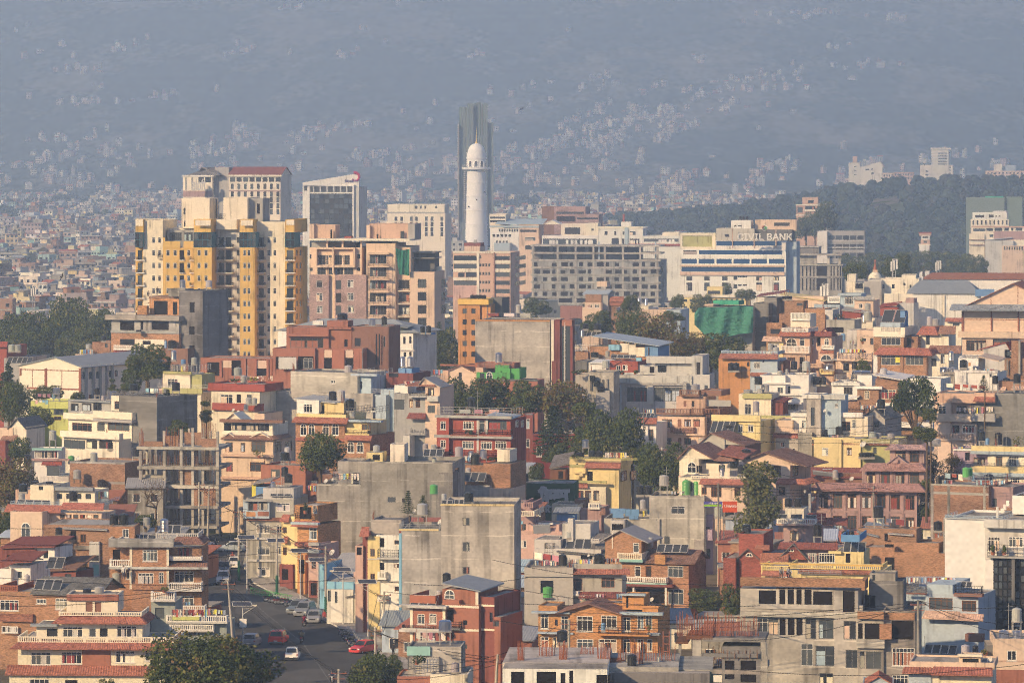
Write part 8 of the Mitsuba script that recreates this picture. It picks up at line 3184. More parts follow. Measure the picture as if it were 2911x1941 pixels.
D_TOWER2 = '''
C 1550 400 3.1357
H building 1760 8 building | long unfinished concrete block with empty window openings
B -120 1010 1064 - c ub .6 14 .2
''' + '\n'.join(f'W {-106 + 80 * i + (y * 7 + i * 13) % 9} {-106 + 80 * i + (36, 44, 60, 68)[(i * 5 + y) % 4]} {y + 16 + (i * 3 + y) % 7} {y + 54} d' for y in UF[2:7] for i in range(14) if (i * 7 + y) % 9) + '\n' + '\n'.join(f'W {x} {x + 120} 1400 1440 d' for x in (-100, 120, 280, 440, 700, 860)) + '\n' + '\n'.join(f'X -130 1030 {y - 6} {y + 8} -.6 14 c cl slab' for y in UF) + '\n' + '\n'.join(f'X {x - 8} {x + 8} 934 1560 -.2 1 c cl column' for x in (-112, 110, 270, 428, 530, 692, 846, 1000)) + '''
B -120 850 940 1064 c cd 6 14 .2
G -110 850 945 990 6 1 130 46 d
X 340 390 1010 1055 .8 1.1 b br infill
X 570 600 1008 1056 .8 1.1 b br infill
X 150 180 1012 1056 .8 1.1 b br infill
X 720 760 1012 1056 .8 1.1 b br infill
X 350 385 938 992 .8 1.1 p wh infill
B 850 1060 1056 - c cn 4 14 .2
G 860 1000 1080 1450 2 6 36 34 d
F r
W 1030 1050 1120 1180 d
F f
X 470 486 900 1560 -2 -1.5 p lb hoist_mast
X 976 990 900 1060 -1 -.5 p lb hoist_mast
X 105 285 1330 1366 -1.6 -.2 p sk window_box
B 330 130 1468 - p rs -1 6 .1

H building 1890 8 building | white office terrace with a row of air conditioners
B -30 470 842 - p wh 0 14 .3
''' + '\n'.join(f'X {x} {x + 22} 884 920 -.7 -.1 p wh air_conditioner' for x in (36, 62, 92, 184, 228, 262, 310, 350, 380, 402)) + '''
W -20 460 872 925 n
B 360 470 735 850 p iv 1 12 .2
W 410 432 782 800 n
B 140 370 740 850 p iv 2 12 .2
W 174 312 772 832 n
B 472 870 778 - p wh .4 14 .3
W 530 556 806 840 n
W 615 634 806 840 n
W 690 706 808 838 n
W 755 806 806 840 g2
W 592 656 866 922 n
W 685 704 870 920 n
W 755 840 872 920 g3
X 708 740 770 930 -.6 0 p lb lift_shaft
S 470 870 762 782 .4 iv
B 676 766 722 770 p wh 3 9 .2
B 870 1200 846 - p wh .8 14 .3
W 880 1190 872 900 n
B 1044 1195 816 850 p iv 1.5 12 .2
''' + '\n'.join(f'X {x} {x + 22} 880 912 -.7 -.1 p wh air_conditioner' for x in (1010, 1036, 1060, 1102, 1130)) + '''
S 740 1200 918 936 1.5 rd p awning
X 886 1000 948 996 -.2 .4 p wh wall_panel
X 1030 1150 936 996 -.2 .4 p wh wall_panel
X 720 870 930 990 -.3 .4 c cn wall_panel
A -30 145 706 745 wh 10 .5
X 690 708 652 722 4 4.6 p rd tank_stack

C 1200 250 3.1357
H building 1900 10 building | low building with a blue sheet roof and rows of white columns
B 605 865 1250 - p wh 0 12 .2
G 680 860 1248 1284 8 1 16 30 n
G 620 800 1300 1330 5 1 24 24 n
S 600 1040 1226 1244 .6 lb
B 865 1040 1210 - p pe -.3 12 .2
W 870 1020 1262 1284 n
W 918 1010 1330 1360 g2
W 918 1010 1400 1440 g2
M 650 1075 1212 1210 lb 12 2
B 600 745 1122 1250 p iv 5 16 .2
W 605 740 1146 1164 n
W 605 740 1178 1196 n
X 945 970 1125 1160 6 7 p tq tank
B 640 780 1380 - p lb -4 8 .2
G 650 770 1340 1400 4 1 18 20 n

C 1550 400 3.1357
H building 2080 10 building | rust red brick building wrapped in scaffolding before the dark wood
B 80 358 588 - b mv 0 14 .2
W 100 345 632 652 n
W 100 345 672 720 d
B -30 82 586 - p bn 1 14 .2
B 270 475 652 - b mv -1 12 .2
W 280 470 684 700 n
b 85 270 740 160 12 -1.5 wd

H bank_building 1500 8 building | white and blue glass bank building with big letters on its roof
B 1200 2146 968 - p wh 0 18 .2
W 1230 1350 976 1012 g1
W 1370 2110 976 1012 nu
W 1214 1352 1052 1094 nu
W 1368 1508 1052 1094 nu
W 1526 1662 1052 1094 nu
W 1678 1822 1052 1094 nu
W 1838 1976 1052 1094 nu
W 1994 2130 1052 1094 nu
W 1214 2130 1124 1166 nu
W 1258 1310 1208 1244 g2
W 1258 1310 1262 1336 g2
W 1416 1466 1208 1244 g2
W 1416 1466 1262 1336 g2
W 1576 1626 1208 1244 g2
W 1576 1626 1262 1336 g2
W 1678 1712 1206 1238 n
W 1715 1800 1206 1216 n
W 1678 1712 1278 1316 n
W 1718 1752 1278 1292 n
W 1762 1798 1278 1292 n
W 1880 1932 1208 1244 g2
W 1880 1932 1262 1336 g2
W 2036 2084 1208 1244 g2
W 2036 2084 1262 1336 g2
S 1200 2132 1108 1122 .5 pe p band
S 1200 2132 1168 1198 .7 pe p band
F r
W 2150 2195 976 1012 nu
W 2150 2195 1052 1094 nu
W 2150 2195 1124 1166 nu
F f
B 1520 2146 888 968 p wh .4 18 .1
W 1524 1664 892 934 nu
W 1672 1858 892 934 nu
W 1866 2050 892 934 nu
W 2060 2108 892 934 nu
X 1664 1672 780 955 -.4 .2 p sa post
X 1858 1866 880 955 -.4 .2 p sa post
X 2052 2060 770 955 -.4 .2 p sa post
B 1524 1864 782 890 p bw 3 16 .2
W 1600 1640 832 856 n
B 1656 1832 712 784 p wh 5 15 .2
W 1684 1704 752 764 n
W 1716 1752 752 764 n
B 1832 2200 790 890 p dg 5 17 .2
B 1870 2240 706 800 p pe 8 18 .2
W 2040 2180 728 760 g8
X 1203 1517 820 845 -1 .4 p cr screen_frame
X 1203 1517 945 970 -1 .4 p cr screen_frame
X 1203 1222 845 945 -1 .4 p cr screen_frame
X 1488 1517 845 945 -1 .4 p cr screen_frame
X 1222 1488 845 945 -.5 .4 p ol advert_screen
t 1740 706 22 36 k 8
t 1768 706 22 36 k 8
t 1800 706 22 36 k 8
B 2148 2240 900 - p lb 3 18 .2

H house 1420 8 | yellow low house in front of the white bank building
B 1208 1400 1396 - p yl 0 10 .1
G 1220 1390 1405 1440 3 1 34 24 n
G 1220 1390 1470 1500 3 1 34 24 n
S 1200 1800 1372 1394 .5 iv
B 1400 1790 1396 - p yl .5 10 .1
G 1410 1780 1405 1430 8 1 20 18 n
B 1440 1580 1300 1376 p yl 3 8 .1
W 1450 1560 1335 1366 n
M 1870 2120 1388 1352 mr 10 .6
B 1880 2120 1392 - p iv 2 10 .1

C 0 400 3.1357
H hotel_tower 1720 12 building | cream hotel tower with a dark hipped roof and red roofed wing
B 1630 1892 310 - p iv 0 18 .1
W 1768 1818 325 370 n
W 1828 1880 325 370 n
X 1650 1662 325 440 -.3 0 p gy fin
X 1706 1718 325 440 -.3 0 p gy fin
X 1632 1892 445 500 -.2 0 p mv band
S 1620 1905 306 320 .6 wh
K 1645 1960 236 306 tg 16 10
F r
W 1905 1940 330 480 n
F f
B 1892 2040 330 - p gy 3 18 .1
B 2040 2500 310 - p iv 1.5 18 .1
''' + '\n'.join(f'W {x} {x + 46} 326 366 n' for x in range(2050, 2480, 58)) + '\n' + '\n'.join(f'W {x} {x + 26} {y} {y + 48} n' for y in (382, 448, 500, 554, 608) for x in range(2058, 2490, 58)) + '''
X 2040 2500 440 452 -.3 0 p mv band
S 2030 2512 304 318 .8 iv
K 2030 2508 232 306 mr 16 0
B 1918 2040 236 330 p gy 5 16 .1

C 650 400 3.1357
H office_tower 1930 9 building | white framed glass office tower with a slanted top
B 660 722 380 - p wh 0 20 .1
W 672 700 405 445 n
B 722 1112 466 - n gl .6 20 .1
G 724 1110 470 830 9 8 40 42 k1
X 1102 1116 390 900 -.2 1 p wh frame_post
X 722 1116 458 470 -.2 1 p wh frame_beam
X 722 1116 392 404 -.2 6 p wh frame_beam
''' + '\n'.join(f'X {x} {x + 8} 392 466 -.2 .6 p wh pergola_post' for x in (752, 812, 872, 932, 992, 1048)) + '''
B 722 1116 400 466 p lg 6 20 .1
B 1116 1162 410 - p lg 1.5 20 .1
F r
F f

H hotel_building 2110 10 building | pale hotel block with narrow dark windows and rooftop terrace
B 1414 1930 648 - p iv 0 16 .2
''' + '\n'.join(f'W {x} {x + 24} {y} {y + 38} n' for y in (676, 724, 770, 812) for x in (1480, 1530, 1616, 1662, 1750, 1800, 1888)) + '''
B 1416 1924 566 650 p iv 4 16 .2
W 1658 1684 578 606 n
W 1704 1722 578 606 n
W 1744 1762 578 606 n
W 1840 1858 582 602 n
X 1770 1830 566 584 3.8 4 n bl name_board
S 1410 1932 634 650 .6 gy
B 1350 1416 712 - p lg 2 12 .2
'''
D_TOWER3 = '''
C 2211 400 3.1357
H building 1640 10 building | small bare concrete frame tower with ribbed panels
B 180 570 1108 - c cn .6 12 .2
''' + '\n'.join(f'W {x} {x + 12} 1115 1205 d\nW {x} {x + 12} 1225 1330 d' for x in (186, 216, 252, 284, 316, 470, 496, 530, 552)) + '''
W 345 440 1115 1205 d
W 345 440 1225 1330 d
X 170 580 1100 1112 -.6 12 c cl slab
X 174 576 1208 1220 -.6 12 c cl slab
X 172 570 1008 1022 -.6 12 c cl slab
X 176 370 940 948 -.3 8 c cl slab
B 180 325 1020 1104 c cn 2 10 .1
X 326 346 1010 1340 -.1 .8 c cl column
X 440 462 1010 1340 -.1 .8 c cl column
X 538 562 1010 1340 -.1 .8 c cl column
B 186 368 946 1012 c cd 1 9 .2
X 492 504 980 1010 2 2.4 c cl column
X 556 568 975 1010 2 2.4 c cl column

H building 1985 8 building | grey shaded frame building behind the bank
B 442 772 806 - p gy 0 14 .2
G 446 770 830 1060 5 3 58 50 n
X 440 775 884 894 -.4 0 p lg slab
X 440 775 946 956 -.4 0 p lg slab
B 352 440 806 - p wh -3 14 .2

H building 2310 9 building | mauve and cream building with a rooftop terrace beside the dark wood
B 164 352 572 - p sa 0 14 .2
W 176 222 590 640 n
W 244 336 582 612 g3
S 230 356 612 628 .8 iv
S 160 356 566 576 .6 iv
S 160 356 656 668 .4 iv
B 218 358 504 570 p sa 3 12 .2
W 270 320 530 556 n
W 176 340 675 695 n
B 352 480 560 - p gy 2.5 14 .2

H building 2300 6 building | pale green netted building on the right before the wood
B 1678 2020 506 - n netg 0 14 .1
B 1850 2010 496 520 p net 3 12 .1
B 2040 2180 500 - n netg 2 14 .1

H building 2120 9 building | white modern house with black slanted window
B 1735 2045 640 - p wh 0 12 .3
W 1760 1840 662 684 n
W 1880 1925 658 684 n
X 1918 2040 626 645 .5 10 p wh penthouse
X 1940 1952 665 680 -.1 0 p bk vent
X 1970 1984 665 680 -.1 0 p bk vent
B 1720 2060 700 - p iv -.8 8 .2
G 1725 2060 705 750 9 1 14 40 n

H building 2040 9 building | cream office block with a strip of dark windows on the far right
B 1735 2195 766 - p iv 0 14 .2
W 1742 1850 782 806 n
W 1860 1920 780 804 n
W 1932 2000 776 804 n
W 2020 2060 776 802 n
W 2080 2100 776 802 n
W 2120 2180 776 802 n
S 1730 2200 760 772 .5 sa
X 1925 2195 806 882 -.2 0 p mv wall_panel
W 1888 1920 834 858 n
B 1706 1842 830 - p cr -1 12 .2
X 1706 1842 878 884 -1.2 -1 p bn band
X 1706 1842 924 930 -1.2 -1 p bn band
M 1846 2090 886 862 lb 8 .6
B 1850 2100 890 - p lg -2 8 .1
B 2000 2195 935 - p pe -3 9 .1
G 2010 2190 940 975 8 1 12 30 n

H control_tower 2210 8 tower | small red and white watchtower among the trees
B 1275 1355 878 - p sa 0 5 .1
W 1300 1330 890 910 n
B 1280 1352 845 880 p wh -.2 5.5 .1
W 1290 1342 852 868 n
B 1260 1366 816 846 p sa -.5 6 .1
S 1255 1370 814 824 .4 rd
S 1255 1360 920 932 1.0 iv
B 1260 1350 930 - p wh -1.5 6 .1

H building 4420 10 building | pale hospital block with a striped chimney block on the ridge
B 632 732 196 - p iv 0 14 .2
W 680 702 226 234 n
W 680 702 262 270 n
W 680 702 298 306 n
B 668 706 138 200 p sa 2 8 .2
B 732 932 230 - p iv 1 16 .2
W 780 815 250 264 n
W 830 852 248 258 n
W 835 855 280 300 n
A 735 950 184 236 mv 16 .3 .85
B 930 1030 286 - p pe 2 12 .2
G 940 1030 290 330 4 1 12 20 n
B 1034 1210 280 - p sa 3 12 .2
G 1040 1200 284 350 7 2 12 18 n

H tower_block 4460 10 building | round cornered ivory tower block with balcony rings on the ridge
B 1370 1520 78 - p iv 0 16 .2
''' + '\n'.join(f'S 1366 1526 {y} {y + 8} 1.2 wh\nW 1430 1510 {y + 10} {y + 20} n' for y in (98, 122, 146, 170, 194)) + '''
S 1362 1546 62 78 1.5 iv
B 1268 1370 216 - p iv -1 16 .2
G 1310 1350 255 350 1 3 26 14 n
B 1400 1560 216 - p iv 1 16 .2
G 1410 1550 225 330 5 4 12 14 n

H building 4300 10 building | long salmon block on the far right ridge
B 1850 2195 268 - p pe 0 14 .2
G 1860 2190 275 330 10 2 14 14 n
B 2030 2120 218 270 p lb 2 10 .2
B 1925 2000 206 270 p iv 3 10 .2
'''
D_TREES = '''
C 0 1250 2.269
V mango 1330 1238 1640 760 442 | large dark mango tree in the bottom left foreground
V broad 700 1540 1700 140 446 | small tree top at the bottom edge beside the mango tree
V dry 95 118 430 330 716 | big rusty brown tree at the left edge
V broad2 20 430 690 120 668 | dark tree at the left edge below the rusty one
V bare 1000 270 560 260 694 | leafless tree in front of the concrete frame
V broad 935 480 560 150 680 | low bush at the foot of the leafless tree
C 700 1250 2.269
V broad2 810 1385 1660 380 512 | bushy green tree beside the parked red car
V broad 960 1390 1560 120 520 | small shrub by the low grey outbuilding
V broad2 470 -40 190 330 688 | round dark tree in front of the white arched windows
V araucaria 1044 325 490 96 596 | small tiered conifer on the roof of the blind house
V araucaria 1140 355 500 100 600 | smaller grey tiered conifer on the same roof
C 0 700 2.6133
V broad2 500 385 760 330 1190 | tallest dark tree of the grove on the left
V broad 60 505 760 200 1200 | leftmost tree of the dark grove
V broad2 250 495 800 330 1165 | wide tree in the middle of the dark grove
V broad 390 560 820 250 1150 | dense tree below the tallest one of the grove
V broad2 710 465 760 270 1180 | pale green rounded tree at the right end of the grove
V broad 680 600 820 260 1130 | low tree at the right front of the grove
V broad 170 640 830 300 1140 | low front tree of the dark grove
V broad 540 640 830 280 1140 | second low front tree of the dark grove
V cone 60 870 1160 240 905 | dark conifer at the left edge beside the long hall
V broad2 90 1010 1290 290 862 | purple grey tree at the left edge above the bungalow
V broad 300 1190 1350 200 842 | dark tree against the lime house
V broad 345 1035 1140 240 870 | tree in front of the long cream hall
V broad 575 1080 1145 110 860 | small round tree at the hall corner
V broad 1095 735 1010 345 830 | round crowned tree with a forked trunk by the hall
V cone 920 930 1080 110 845 | small pointed conifer right of the hall
V column 835 985 1080 60 848 | small column tree beside the hall side wall
V broad2 980 1010 1080 160 838 | low bush under the round crowned tree
V cedar 1240 1060 1420 250 772 | drooping cedar before the olive house
V broad 1330 1290 1400 160 760 | bush between the cedar and the concrete frame
V broad 140 1420 1590 180 782 | dark shrub beside the low bungalow
V column 1525 1150 1300 95 782 | ivy clad post on the maroon parapet house
V broad 480 500 640 100 1230 | small tree behind the dark grove
C 700 700 2.6133
V broad2 1330 640 880 250 985 | left tree of the grove below the beige apartments
V broad 1460 610 900 260 975 | right tree of the grove below the beige apartments
V broad 1400 720 930 320 955 | front tree of the grove below the beige apartments
V araucaria 1434 560 680 90 990 | slim tiered conifer above the beige grove
V broad2 1640 985 1290 330 798 | left mango like tree in the central clump
V broad 1830 980 1260 340 802 | wide tree in the central clump under the slab wall
C 1400 700 2.6133
V broad 270 1000 1250 310 794 | dark tree in the centre of the clump by the slab wall
V dry 570 1005 1300 400 786 | olive yellow tree right of the slab wall
V cedar 450 1180 1560 340 760 | dark layered cedar beside the red house
V column 690 1160 1560 210 756 | bright green column tree beside the cedar
V broad2 905 1215 1560 400 752 | large leafy tree right of the column tree
V broad 790 480 650 240 1010 | tree behind the black rooftop tanks
V broad2 1040 470 720 260 985 | tall feathery tree left of the brown one
V dry 1270 510 830 380 892 | big brown leaved tree before the green netting
V dry 1420 640 830 330 886 | smaller brown leaved tree right of the big one
V broad 1730 650 900 370 884 | dark spreading tree under the green netting
V broad2 1620 720 900 200 890 | left companion of the dark spreading tree
V broad 1330 480 560 180 1040 | pale tree behind the big brown one
C 1400 1250 2.269
V broad2 1095 25 330 310 690 | dense dark tree beside the peach house front
V broad 1010 120 300 160 700 | left lobe tree beside the dense dark tree
V broad 1380 960 1110 240 596 | hedge like bush behind the green balustrade
V broad 1545 930 1150 150 584 | dark shrub left of the long bare building
V broad 285 150 260 110 735 | small garden shrub behind the green wall
V broad 560 0 160 160 755 | dark bush under the bright column tree
V broad 700 10 170 170 751 | bush left below the large leafy tree
V broad 900 20 170 160 750 | bush right below the large leafy tree
V broad 420 20 160 180 758 | dark bush at the foot of the cedar
C 2100 1250 2.269
V poplar 120 145 640 265 632 | tall pale poplar beside the peach gable house
V drycol 1250 90 420 170 700 | golden leaved tree in front of the long pink building
V drycol 1370 90 280 150 706 | second golden leaved tree right of the first
V column 1200 260 640 130 692 | slim green creeper tree between pink building and brick grid
C 2100 700 2.6133
V umb 1310 985 1240 320 730 | feathery flat topped tree with a bare forked trunk
V araucaria 1820 955 1085 90 715 | small tiered conifer on the white block house
V broad 1270 410 530 130 1008 | small tree beside the white hall
V broad 80 640 780 200 912 | dark tree right of the green netting
V broad 500 900 960 70 800 | yellow green bush by the pink balustrade
V broad 930 850 930 110 800 | bush on the terrace wall of the pink house
V broad 1420 1200 1300 110 690 | shrub behind the peach balcony house
V broad 1390 1340 1440 200 682 | low shrubs under the feathery tree
V broad 860 120 260 200 1210 | tree left of the domed shrine
V broad 1180 60 240 220 1320 | tree right of the domed shrine
C 1550 400 3.1357
V broad 1420 1370 1560 230 1300 | tree left of the green netting before the bank
V broad 1790 1322 1410 190 1360 | tree before the white bank building
V broad 1620 1270 1380 90 1430 | slim tree at the bank wall
V broad 760 1374 1520 170 1080 | tree behind the steel tanks
V broad 1180 1370 1500 130 1250 | dark tree at the foot of the unfinished block
V broad 2712 1010 1200 230 1900 | tree left of the domed shrine in the far tree belt
V broad 2872 1000 1190 220 1950 | tree above the domed shrine
V broad 3032 1020 1210 230 1880 | tree right above the domed shrine
V broad 3202 990 1180 240 1960 | tree left of the red and white watchtower
V broad 3372 985 1175 250 1900 | tree at the foot of the red and white watchtower
V broad 3532 990 1180 260 1950 | tree right of the red and white watchtower
V broad 3692 1010 1200 240 1880 | far tree before the cream office block
V broad 3852 1020 1210 220 1840 | second far tree before the cream office block
V broad 2322 690 860 260 2240 | far tree below the mauve and cream building
V broad 2492 545 800 230 2270 | far tree hiding the side of the mauve and cream building
V broad 2402 640 840 200 2260 | far tree right below the mauve and cream building
V broad -80 1400 1560 260 1320 | tree below the pink office block
'''
# ---- special shapes: the white tower, netted tower, shrine, letters ------------------------------------------------------
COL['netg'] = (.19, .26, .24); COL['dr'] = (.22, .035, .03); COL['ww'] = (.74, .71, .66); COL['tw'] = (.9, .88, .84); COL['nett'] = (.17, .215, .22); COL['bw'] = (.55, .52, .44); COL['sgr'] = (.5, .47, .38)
def op_V(a, raw):
    t = raw.split('|'); q = t[0].split(); kd = q[0]; x, yt, yb, w, d = map(float, q[1:6])
    px, py0, py1, W = sx(x), sy(yt), sy(yb), w / S.k * d / F
    zt, zb = P(px, py0, d)[2], P(px, py1, d)[2]
    X = P(px, py0, d)[0]; g = float(ground(X, d))
    lo, hi, rad, parts = TREE[kd]
    sc = W / (2 * rad); sz = (zt - zb) / (hi - lo) / sc
    z0 = zt - hi * sc * sz
    k = thing('conifer' if kd in ('araucaria', 'cone', 'cedar') else 'shrub' if W < 5 and zt - g < 6 else 'tree', t[1].strip(), 'tree')
    tw = T().translate([float(X), d, float(z0)]).rotate([0, 0, 1], (x * 37 + 100) % 360).scale([sc, sc, sc * sz])
    for nm, pl in parts: scene[k + '__' + nm] = {**pl, 'to_world': tw}
    h = hi - lo
    if z0 > g + .2: put('trunk', M().cyl([X, d, g - .6], [X + .2, d, z0 + lo * sc * sz + .1], .035 * W + .1, .025 * W + .06, 'tr', 7), 'plain', k)
    return k
def limb_mesh(segs, n=6):
    m = M()
    for p, q, r0, r1 in segs: m.cyl(p, q, r0, r1, 'tr', n)
    return m
def ply_of(m, mat):
    mesh, uv = m.arrays(); return mikit.ply(mesh, mat, uv=uv)
def more_protos():
    def reg(name, kind, seed, h, rad, n, ls, cols, nl=14, limbs=True):
        r = np.random.default_rng(seed); L = make_lobes(r, h, rad, nl, kind)
        pts, nrm = crown_points(r, L, n); v, f = leaf_cards(pts, ls, nrm, r); m = M(); tone = r.random(len(pts))
        blob = meshkit.noise(pts * .55, seed)
        q = np.clip(((blob * .75 + tone * .35) * len(cols)).astype(int), 0, len(cols) - 1)
        for j, c in enumerate(cols):
            i = np.nonzero(q == j)[0]
            if len(i): m.add(v.reshape(-1, 4, 3)[i].reshape(-1, 3), np.arange(4 * len(i)).reshape(-1, 4), c, seed % 90 + j)
        lo, hi = np.percentile(pts[:, 2], [1, 99.5]); R = np.percentile(np.abs(pts[:, :2]), 98.5)
        segs = [([0, 0, lo * .5], [0, 0, h * .5], rad * .07 + .1, rad * .045 + .05)] + [([0, 0, h * .35], [x * .9, y * .9, z], rad * .03 + .05, .03) for x, y, z, *_ in L[:9]]
        TREE[name] = (lo, hi, R, [('crown', ply_of(m, 'leaf')), ('limbs', ply_of(limb_mesh(segs), 'plain'))])
    reg('broad', 'round', 21, 10, 4.6, 5600, .25, ['ld', 'lf', 'lf', 'ly'], 16)
    reg('broad2', 'round', 33, 9, 5.2, 6200, .24, ['ld', 'lf', 'lf', 'ly'], 22)
    reg('dry', 'round', 47, 9, 5.0, 5200, .24, ['lf', 'lr', 'ly', 'lr'], 18)
    reg('umb', 'umbrella', 52, 9, 5.0, 3800, .22, ['ld', 'ld', 'lf'], 18)
    reg('cone', 'cone', 61, 12, 3.4, 5200, .22, ['ld', 'ld', 'lf'], 26)
    reg('column', 'column', 72, 11, 2.4, 4200, .2, ['ld', 'lf', 'ly'], 18)
    reg('drycol', 'column', 75, 9, 3.2, 2600, .2, ['ly', 'lr', 'ly'], 16)
    reg('poplar', 'column', 78, 12, 3.4, 4200, .22, ['lf', 'ly', 'sgl', 'ly'], 24)
    reg('mango', 'round', 83, 10, 6.4, 14000, .23, ['ld', 'ld', 'lf', 'ly', 'lr'], 34)
    # tiers of drooping branches
    def tiers(name, seed, h, rad, nt, per, col, ls):
        r = np.random.default_rng(seed); P_, N_, segs = [], [], [([0, 0, 0], [0, 0, h], .16, .03)]
        for t in range(nt):
            q = t / (nt - 1); z = h * (.12 + .85 * q); R = rad * (1 - q) ** .8 + .15
            for b in range(7 if name == 'araucaria' else 9):
                a = 2 * np.pi * (b + r.random() * .6) / (7 if name == 'araucaria' else 9) + t; L = R * r.uniform(.75, 1.05)
                dr_ = -.18 if name == 'cedar' else .12
                e = np.array([L * np.cos(a), L * np.sin(a), z + dr_ * L]); segs.append(([0, 0, z], e, .05, .02))
                for s in np.linspace(.25, 1, per):
                    for _ in range(3): P_.append(np.array([0, 0, z]) * (1 - s) + e * s + r.normal(size=3) * [.16, .16, .07] * (1.4 if name == 'cedar' else 1)); N_.append([0, 0, 1.])
        pts, nrm = np.array(P_), np.array(N_); v, f = leaf_cards(pts, ls, nrm, r); m = M().add(v, f, col, seed)
        lo, hi = 0.0, h; TREE[name] = (lo, hi, rad, [('crown', ply_of(m, 'leaf')), ('limbs', ply_of(limb_mesh(segs, 4), 'plain'))])
    tiers('araucaria', 5, 7, 2.0, 12, 7, 'ld', .17); tiers('cedar', 6, 12, 4.6, 15, 11, 'ld', .3)
    r = np.random.default_rng(8); segs = [([0, 0, 0], [.2, 0, 3], .22, .15)]; tips = [(np.array([.2, 0, 3.]), .15)]
    for lev in range(4):
        nt = []
        for p, w in tips:
            for _ in range(3 if lev < 3 else 2):
                q = p + r.normal(size=3) * [1.15, 1.0, .35] * (1.15 - lev * .17) + [0, 0, 1.05 - lev * .12]; segs.append((p, q, w, w * .6)); nt.append((q, w * .6))
        tips = nt
    lv, lf_ = leaf_cards(np.array([q for q, _ in tips]) + r.normal(size=(len(tips), 3)) * .2, .13, np.tile([0, 0, 1.], (len(tips), 1)), r)
    TREE['bare'] = (0., 7., 3.4, [('crown', ply_of(M().add(lv, lf_, 'lr'), 'leaf')), ('limbs', ply_of(limb_mesh(segs, 4), 'plain'))])
COL['sgl'] = (.16, .18, .08)
def special():
    # white tower: C11 coordinates
    d = 2700.0; q = lambda x, y: P(1200 + x / 3.1357, 250 + y / 3.1357, d); px = 3.1357 * F / d
    base = q(484, 1340); X, Z = base[0], lambda y: q(484, y)[2]
    k = thing('white_tower', 'tall round white minaret tower with a dome and golden spire', 'tower')
    g0 = float(ground(X, d)) - 1
    prof = [(.01, g0), (106 / px, g0)]
    for y, r in ((1340, 106), (1222, 103), (1218, 106), (1210, 106), (1206, 102), (1096, 99), (1092, 102), (1084, 102), (1080, 98), (968, 95), (964, 98), (956, 98), (952, 94), (846, 92), (842, 95), (834, 95), (830, 91), (742, 90)): prof.append((r * .94 / px, Z(y)))
    prof.append((.01, Z(742)))
    put('shaft', M().lathe(prof, (X, d, 0), 'tw', 40, 3), 'plain', k)
    put('balcony', M().lathe([(.01, Z(734)), (112 / px, Z(730)), (130 / px, Z(722)), (130 / px, Z(708)), (.01, Z(706))], (X, d, 0), 'tw', 40, 3), 'plain', k)
    m = M()
    for i in range(40):
        a = 2 * np.pi * i / 40; e = np.array([math.cos(a), math.sin(a), 0]); b = 2 * np.pi * (i + 1) / 40; e2 = np.array([math.cos(b), math.sin(b), 0]); c = np.array([X, d, 0]); R = 127 / px
        m.cyl(c + e * R + [0, 0, Z(708)], c + e * R + [0, 0, Z(684)], .05, .05, 'gy', 4)
        for y in (684, 696): m.cyl(c + e * R + [0, 0, Z(y)], c + e2 * R + [0, 0, Z(y)], .05, .05, 'gy', 4)
    r_ = put('balcony_railing', m, 'plain', k); labels[r_] = {'label': 'fine metal railing round the viewing balcony', 'kind': 'stuff'}
    put('upper_storey', M().lathe([(.01, Z(706)), (84 / px, Z(706)), (84 / px, Z(632)), (94 / px, Z(630)), (94 / px, Z(620)), (86 / px, Z(616)), (86 / px, Z(590)), (84 / px, Z(580)), (.01, Z(580))], (X, d, 0), 'tw', 40, 3), 'plain', k)
    th = np.linspace(0, np.pi / 2, 9)
    put('dome', M().lathe([(88 / px, Z(584)), (88 / px, Z(576))] + [(max(.01, 78 / px * math.cos(t) ** .9), Z(578) + (Z(494) - Z(578)) * math.sin(t)) for t in th[:-1]] + [(14 / px, Z(494)), (.01, Z(488))], (X, d, 0), 'tw', 40, 3), 'plain', k)
    sp = [(14 / px, Z(494)), (8 / px, Z(484))]
    for i in range(9): y = 478 - i * 13; sp += [((9 - i * .8) / px, Z(y)), ((4.5 - i * .4) / px, Z(y - 7))]
    put('spire', M().lathe(sp + [(.05, Z(345)), (.01, Z(343))], (X, d, 0), (.75, .55, .2), 10, 3), 'gloss', k)
    for i in range(10):
        a = -np.pi / 2 + (i - .05) * 2 * np.pi / 10; fr = Frame((X + 84.6 / px * math.cos(a), d + 84.6 / px * math.sin(a), 0), -(a + np.pi / 2))
        w = 13 / px; zc, zb = Z(662), Z(702); t2 = np.linspace(0, np.pi, 9)
        pts = [(w, -.06, zb)] + [(w * math.cos(t), -.06, zc + w * math.sin(t)) for t in t2] + [(-w, -.06, zb)]
        o = put('arch', M().quad(pts, (.10, .10, .11), fr), 'plain', k)
        m = M()
        for (x, y, z), (x2, y2, z2) in zip(pts, pts[1:]): m.add(fr(np.array([(x, -.35, z), (x2, -.35, z2), (x2 * 1.35, -.35, zc + (z2 - zc) * 1.25 if z2 > zc else z2), (x * 1.35, -.35, zc + (z - zc) * 1.25 if z > zc else z)])), [[0, 1, 2, 3]], 'tw', 3); m.add(fr(np.array([(x, -.35, z), (x2, -.35, z2), (x2, .1, z2), (x, .1, z)])), [[0, 1, 2, 3]], 'tw', 3)
        put('surround', m, 'plain', o)
    for x, y in ((415, 1056), (487, 994), (556, 930)):
        R = (100 if y > 1000 else 94) / px; a = -math.acos((x - 484) / px / R); c = np.array([X + R * math.cos(a), d + R * math.sin(a), q(484, y)[2]]); n = np.array([math.cos(a), math.sin(a), 0])
        put('porthole', M().cyl(c - n * .3, c + n * .25, .42, .42, 'bk', 10), 'plain', k)
    EXCL.append((X - 10, X + 10, d - 12, d + 12))
